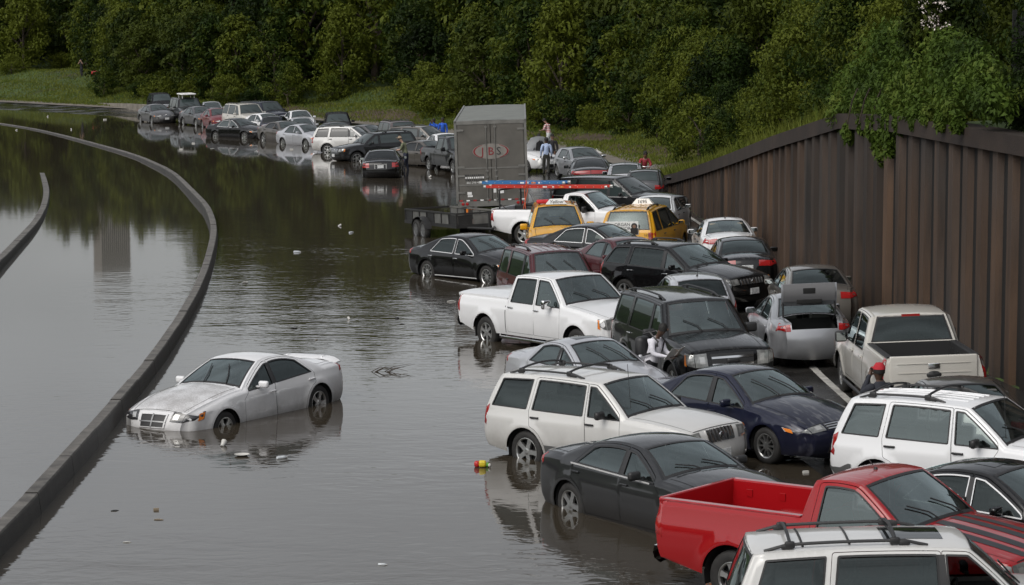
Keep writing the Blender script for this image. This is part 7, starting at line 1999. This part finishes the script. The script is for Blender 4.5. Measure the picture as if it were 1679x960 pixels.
rd, hr_, _ = person(mcx - .10, mcy + .45, gz(mcx, mcy) + .32, -80, 'rider with dark hair and red jacket leaning over the motorcycle', cloth('redjacket', (.26, .03, .04)), cloth('dark', (.02, .02, .025)), 'mid', pose='sit', short=False, height=1.75)

# ------------------------------------------------------------------ things floating in the water
M['foam'] = simple('foam_white', (.52, .51, .48), .6); M['pet'] = simple('clear_plastic', (.55, .58, .60), .2); M['card'] = simple('wet_card', (.24, .19, .13), .8); M['toyred'] = simple('toy_red', (.45, .02, .02), .4); M['toyyel'] = simple('toy_yellow', (.62, .48, .03), .4); M['toygreen'] = simple('toy_green', (.12, .35, .05), .4)
def floater(px, py, kind, label, cat, rz=0.0, sc=1.0, mat='foam'):
    sc = .72 * (sc if sc < 1.6 else 1 + (sc - 1) * .3)
    p = at(px, py, 0); e = empty(kind, (p.x, p.y, 0), rz); e.scale = (sc,) * 3; tag(e, label, cat, 'litter floating on the flood')
    if kind == 'foam_cup':
        mb = MB(); mb.lathe([(.028, -.08), (.030, -.079), (.045, .06), (.049, .065), (.043, .062), (.028, -.07), (.0005, -.07)], 'x', 14, M=Matrix.Translation((0, 0, .03)) @ Matrix.Rotation(R(-25), 4, 'Y')); mb.build('cup', M[mat], e)
        mb = MB(); mb.lathe([(.050, .064), (.052, .070), (.048, .072)], 'x', 14, M=Matrix.Translation((0, 0, .03)) @ Matrix.Rotation(R(-25), 4, 'Y')); mb.build('rim', M[mat], e)
    elif kind == 'plastic_bottle':
        mb = MB(); mb.lathe([(.0005, -.11), (.03, -.105), (.034, -.09), (.034, .03), (.030, .06), (.013, .09), (.013, .10)], 'x', 12, M=Matrix.Translation((0, 0, .015))); mb.build('bottle_body', M['pet'], e)
        mb = MB(); mb.lathe([(.015, .10), (.015, .118), (.0005, .12)], 'x', 10, M=Matrix.Translation((0, 0, .015))); mb.build('cap', M['foam'], e)
    elif kind == 'foam_plate':
        mb = MB(); mb.lathe([(.0005, .008), (.09, .010), (.13, .035), (.135, .033), (.09, .002), (.0005, 0)], 'z', 18, M=Matrix.Translation((0, 0, .004))); mb.build('dish', M[mat], e); mb = MB(); mb.lathe([(.134, .034), (.142, .036), (.140, .03)], 'z', 18); mb.build('rim', M[mat], e)
    elif kind == 'drift_wood':
        mb = MB(); mb.tube([(-.14, 0, .01), (-.03, .01, .022), (.06, -.01, .02), (.15, .0, .008)], [.012, .02, .018, .008], 6); mb.build('stick', M[mat], e); mb = MB(); mb.tube([(-.02, .01, .02), (.03, .06, .03)], [.01, .004], 5); mb.build('knot', M[mat], e)
    elif kind == 'carton':
        mb = MB(); mb.box((0, 0, .03), (.20, .12, .07), taper=.92); mb.build('tray', M[mat], e); mb = MB(); mb.box((.01, 0, .07), (.19, .115, .012)); mb.build('flap', M[mat], e)
    elif kind == 'toy':
        mb = MB(); mb.rbox((-.10, 0, .07), (.14, .16, .16), .06); mb.build('red_part', M['toyred'], e); mb = MB(); mb.rbox((.03, .0, .08), (.18, .18, .16), .05); mb.build('yellow_part', M['toyyel'], e); mb = MB(); mb.rbox((.14, .02, .05), (.12, .14, .10), .04); mb.build('green_part', M['toygreen'], e)
        mb = MB(); mb.rbox((.20, -.03, .05), (.07, .10, .08), .03); mb.build('white_part', M['foam'], e)
    return e
FL = [(366, 731, 'foam_cup', 'white foam cup floating in front of the stranded white sedan', 'cup', 1.4, 1.5, 'foam'), (397, 748, 'foam_plate', 'white foam plate floating nearest the stranded white sedan', 'plate', 0, 1.35, 'foam'),
      (462, 752, 'plastic_bottle', 'clear bottle floating right of the foam plate', 'bottle', .6, 1.3, 'pet'), (789, 766, 'toy', 'red, yellow and green toy floating left of the ivory vehicle', 'toy', 0, 1.0, 'toyred'),
      (1321, 776, 'carton', 'white carton floating between the charcoal sedan and navy sedan', 'carton', .3, .7, 'foam'), (627, 927, 'plastic_bottle', 'pale can-like bottle floating alone at the bottom centre', 'bottle', 0, .8, 'foam'),
      (572, 524, 'foam_cup', 'white cup floating in open water left of the white crew cab', 'cup', 2, 1.0, 'foam'), (651, 523, 'carton', 'small dark carton floating left of the white crew cab', 'carton', 1.2, .7, 'ink'),
      (659, 532, 'drift_wood', 'dark stick floating below the small dark carton', 'driftwood', .2, .7, 'ink'), (482, 539, 'foam_plate', 'grey dish floating above the wing of the white sedan', 'dish', 0, .9, 'grey_plastic'),
      (519, 558, 'drift_wood', 'brown stick floating just beyond the rear wing', 'driftwood', 1.3, .8, 'card'), (188, 838, 'drift_wood', 'dark stick floating beside the near barrier', 'driftwood', .4, .6, 'ink'),
      (256, 837, 'carton', 'brown scrap floating near the bottom left, upper of two', 'scrap', .2, .6, 'card'), (260, 853, 'drift_wood', 'brown scrap stick near the bottom left, lower of two', 'scrap', 0, .7, 'card'),
      (208, 890, 'drift_wood', 'pale stick floating at the bottom left', 'driftwood', .1, .6, 'foam'), (705, 291, 'foam_cup', 'white cup floating by the dark pickup', 'cup', .5, 2.2, 'foam'),
      (348, 245, 'foam_plate', 'white lump floating below the glossy black sedan', 'foam', 0, 2.2, 'foam'), (317, 236, 'carton', 'white carton floating left of the glossy black sedan', 'carton', 0, 2.0, 'foam'),
      (297, 246, 'carton', 'wide white carton floating between barrier and far cars', 'carton', .1, 2.6, 'foam'), (172, 197, 'carton', 'white crate floating in the far left water', 'crate', .5, 3.0, 'foam'),
      (78, 192, 'foam_cup', 'white cup floating at the far left edge of the water', 'cup', 1, 2.5, 'foam'), (117, 213, 'foam_cup', 'white cup floating just beyond the far barrier', 'cup', 2, 2.2, 'foam'), (27, 214, 'foam_cup', 'white cup floating left of the far barrier', 'cup', .3, 2.2, 'foam'),
      (478, 246, 'carton', 'white foam box floating below the pale silver sedan', 'box', .2, 2.3, 'foam'), (557, 371, 'foam_cup', 'white cup floating in the reflection of the trees', 'cup', .2, 1.2, 'foam'), (576, 382, 'plastic_bottle', 'clear bottle floating in the reflection of the trees', 'bottle', .9, 1.4, 'pet'),
      (487, 414, 'plastic_bottle', 'clear bottle floating where the tree reflections end', 'bottle', .2, 1.5, 'pet'), (402, 464, 'foam_plate', 'pale dish floating right of the barrier bend', 'dish', 0, .9, 'foam'), (740, 495, 'drift_wood', 'pale stick floating behind the white crew cab tail', 'driftwood', .1, 1.6, 'foam')]
for f in FL: floater(*f)
tw_ = at(628, 610, 0); e = empty('twig', (tw_.x, tw_.y, 0)); tag(e, 'bare branching twig sticking out of the water right of the white sedan', 'branch')
rg = random.Random(2)
for k in range(7):
    a = rg.uniform(-1.2, 1.2); mb = MB(); x0 = rg.uniform(-.35, .1); mb.tube([(x0, rg.uniform(-.1, .1), -.02), (x0 + .22, a * .1, .06 + .05 * rg.random()), (x0 + .45 + .2 * rg.random(), a * .25, .02 + .16 * rg.random())], [.010, .007, .003], 5); mb.build('stem', M['bark'], e)
p = on_ground(978, 254); e = empty('litter_bag', (p.x, p.y, p.z)); tag(e, 'white bag lying on the dirt bank above the silver hatchback', 'bag'); mb = MB(); mb.lathe([(.0005, .26), (.12, .22), (.28, .10), (.30, .02), (.2, 0)], 'z', 12, M=Matrix.Scale(1.3, 4, (1, 0, 0))); mb.build('sack', M['foam'], e); mb = MB(); mb.tube([(-.05, 0, .24), (0, .02, .34), (.06, 0, .25)], .02, 5); mb.build('knot', M['foam'], e)
p = on_ground(158, 124); e = empty('litter_heap', (p.x, p.y, p.z)); tag(e, 'small white and red litter heap at the edge of the far wood', 'litter')
mb = MB(); mb.rbox((0, 0, .25), (.9, .5, .4), .1); mb.build('red_bundle', M['toyred'], e); mb = MB(); mb.rbox((.5, 0, .5), (.5, .4, .3), .1); mb.build('white_bundle', M['foam'], e)
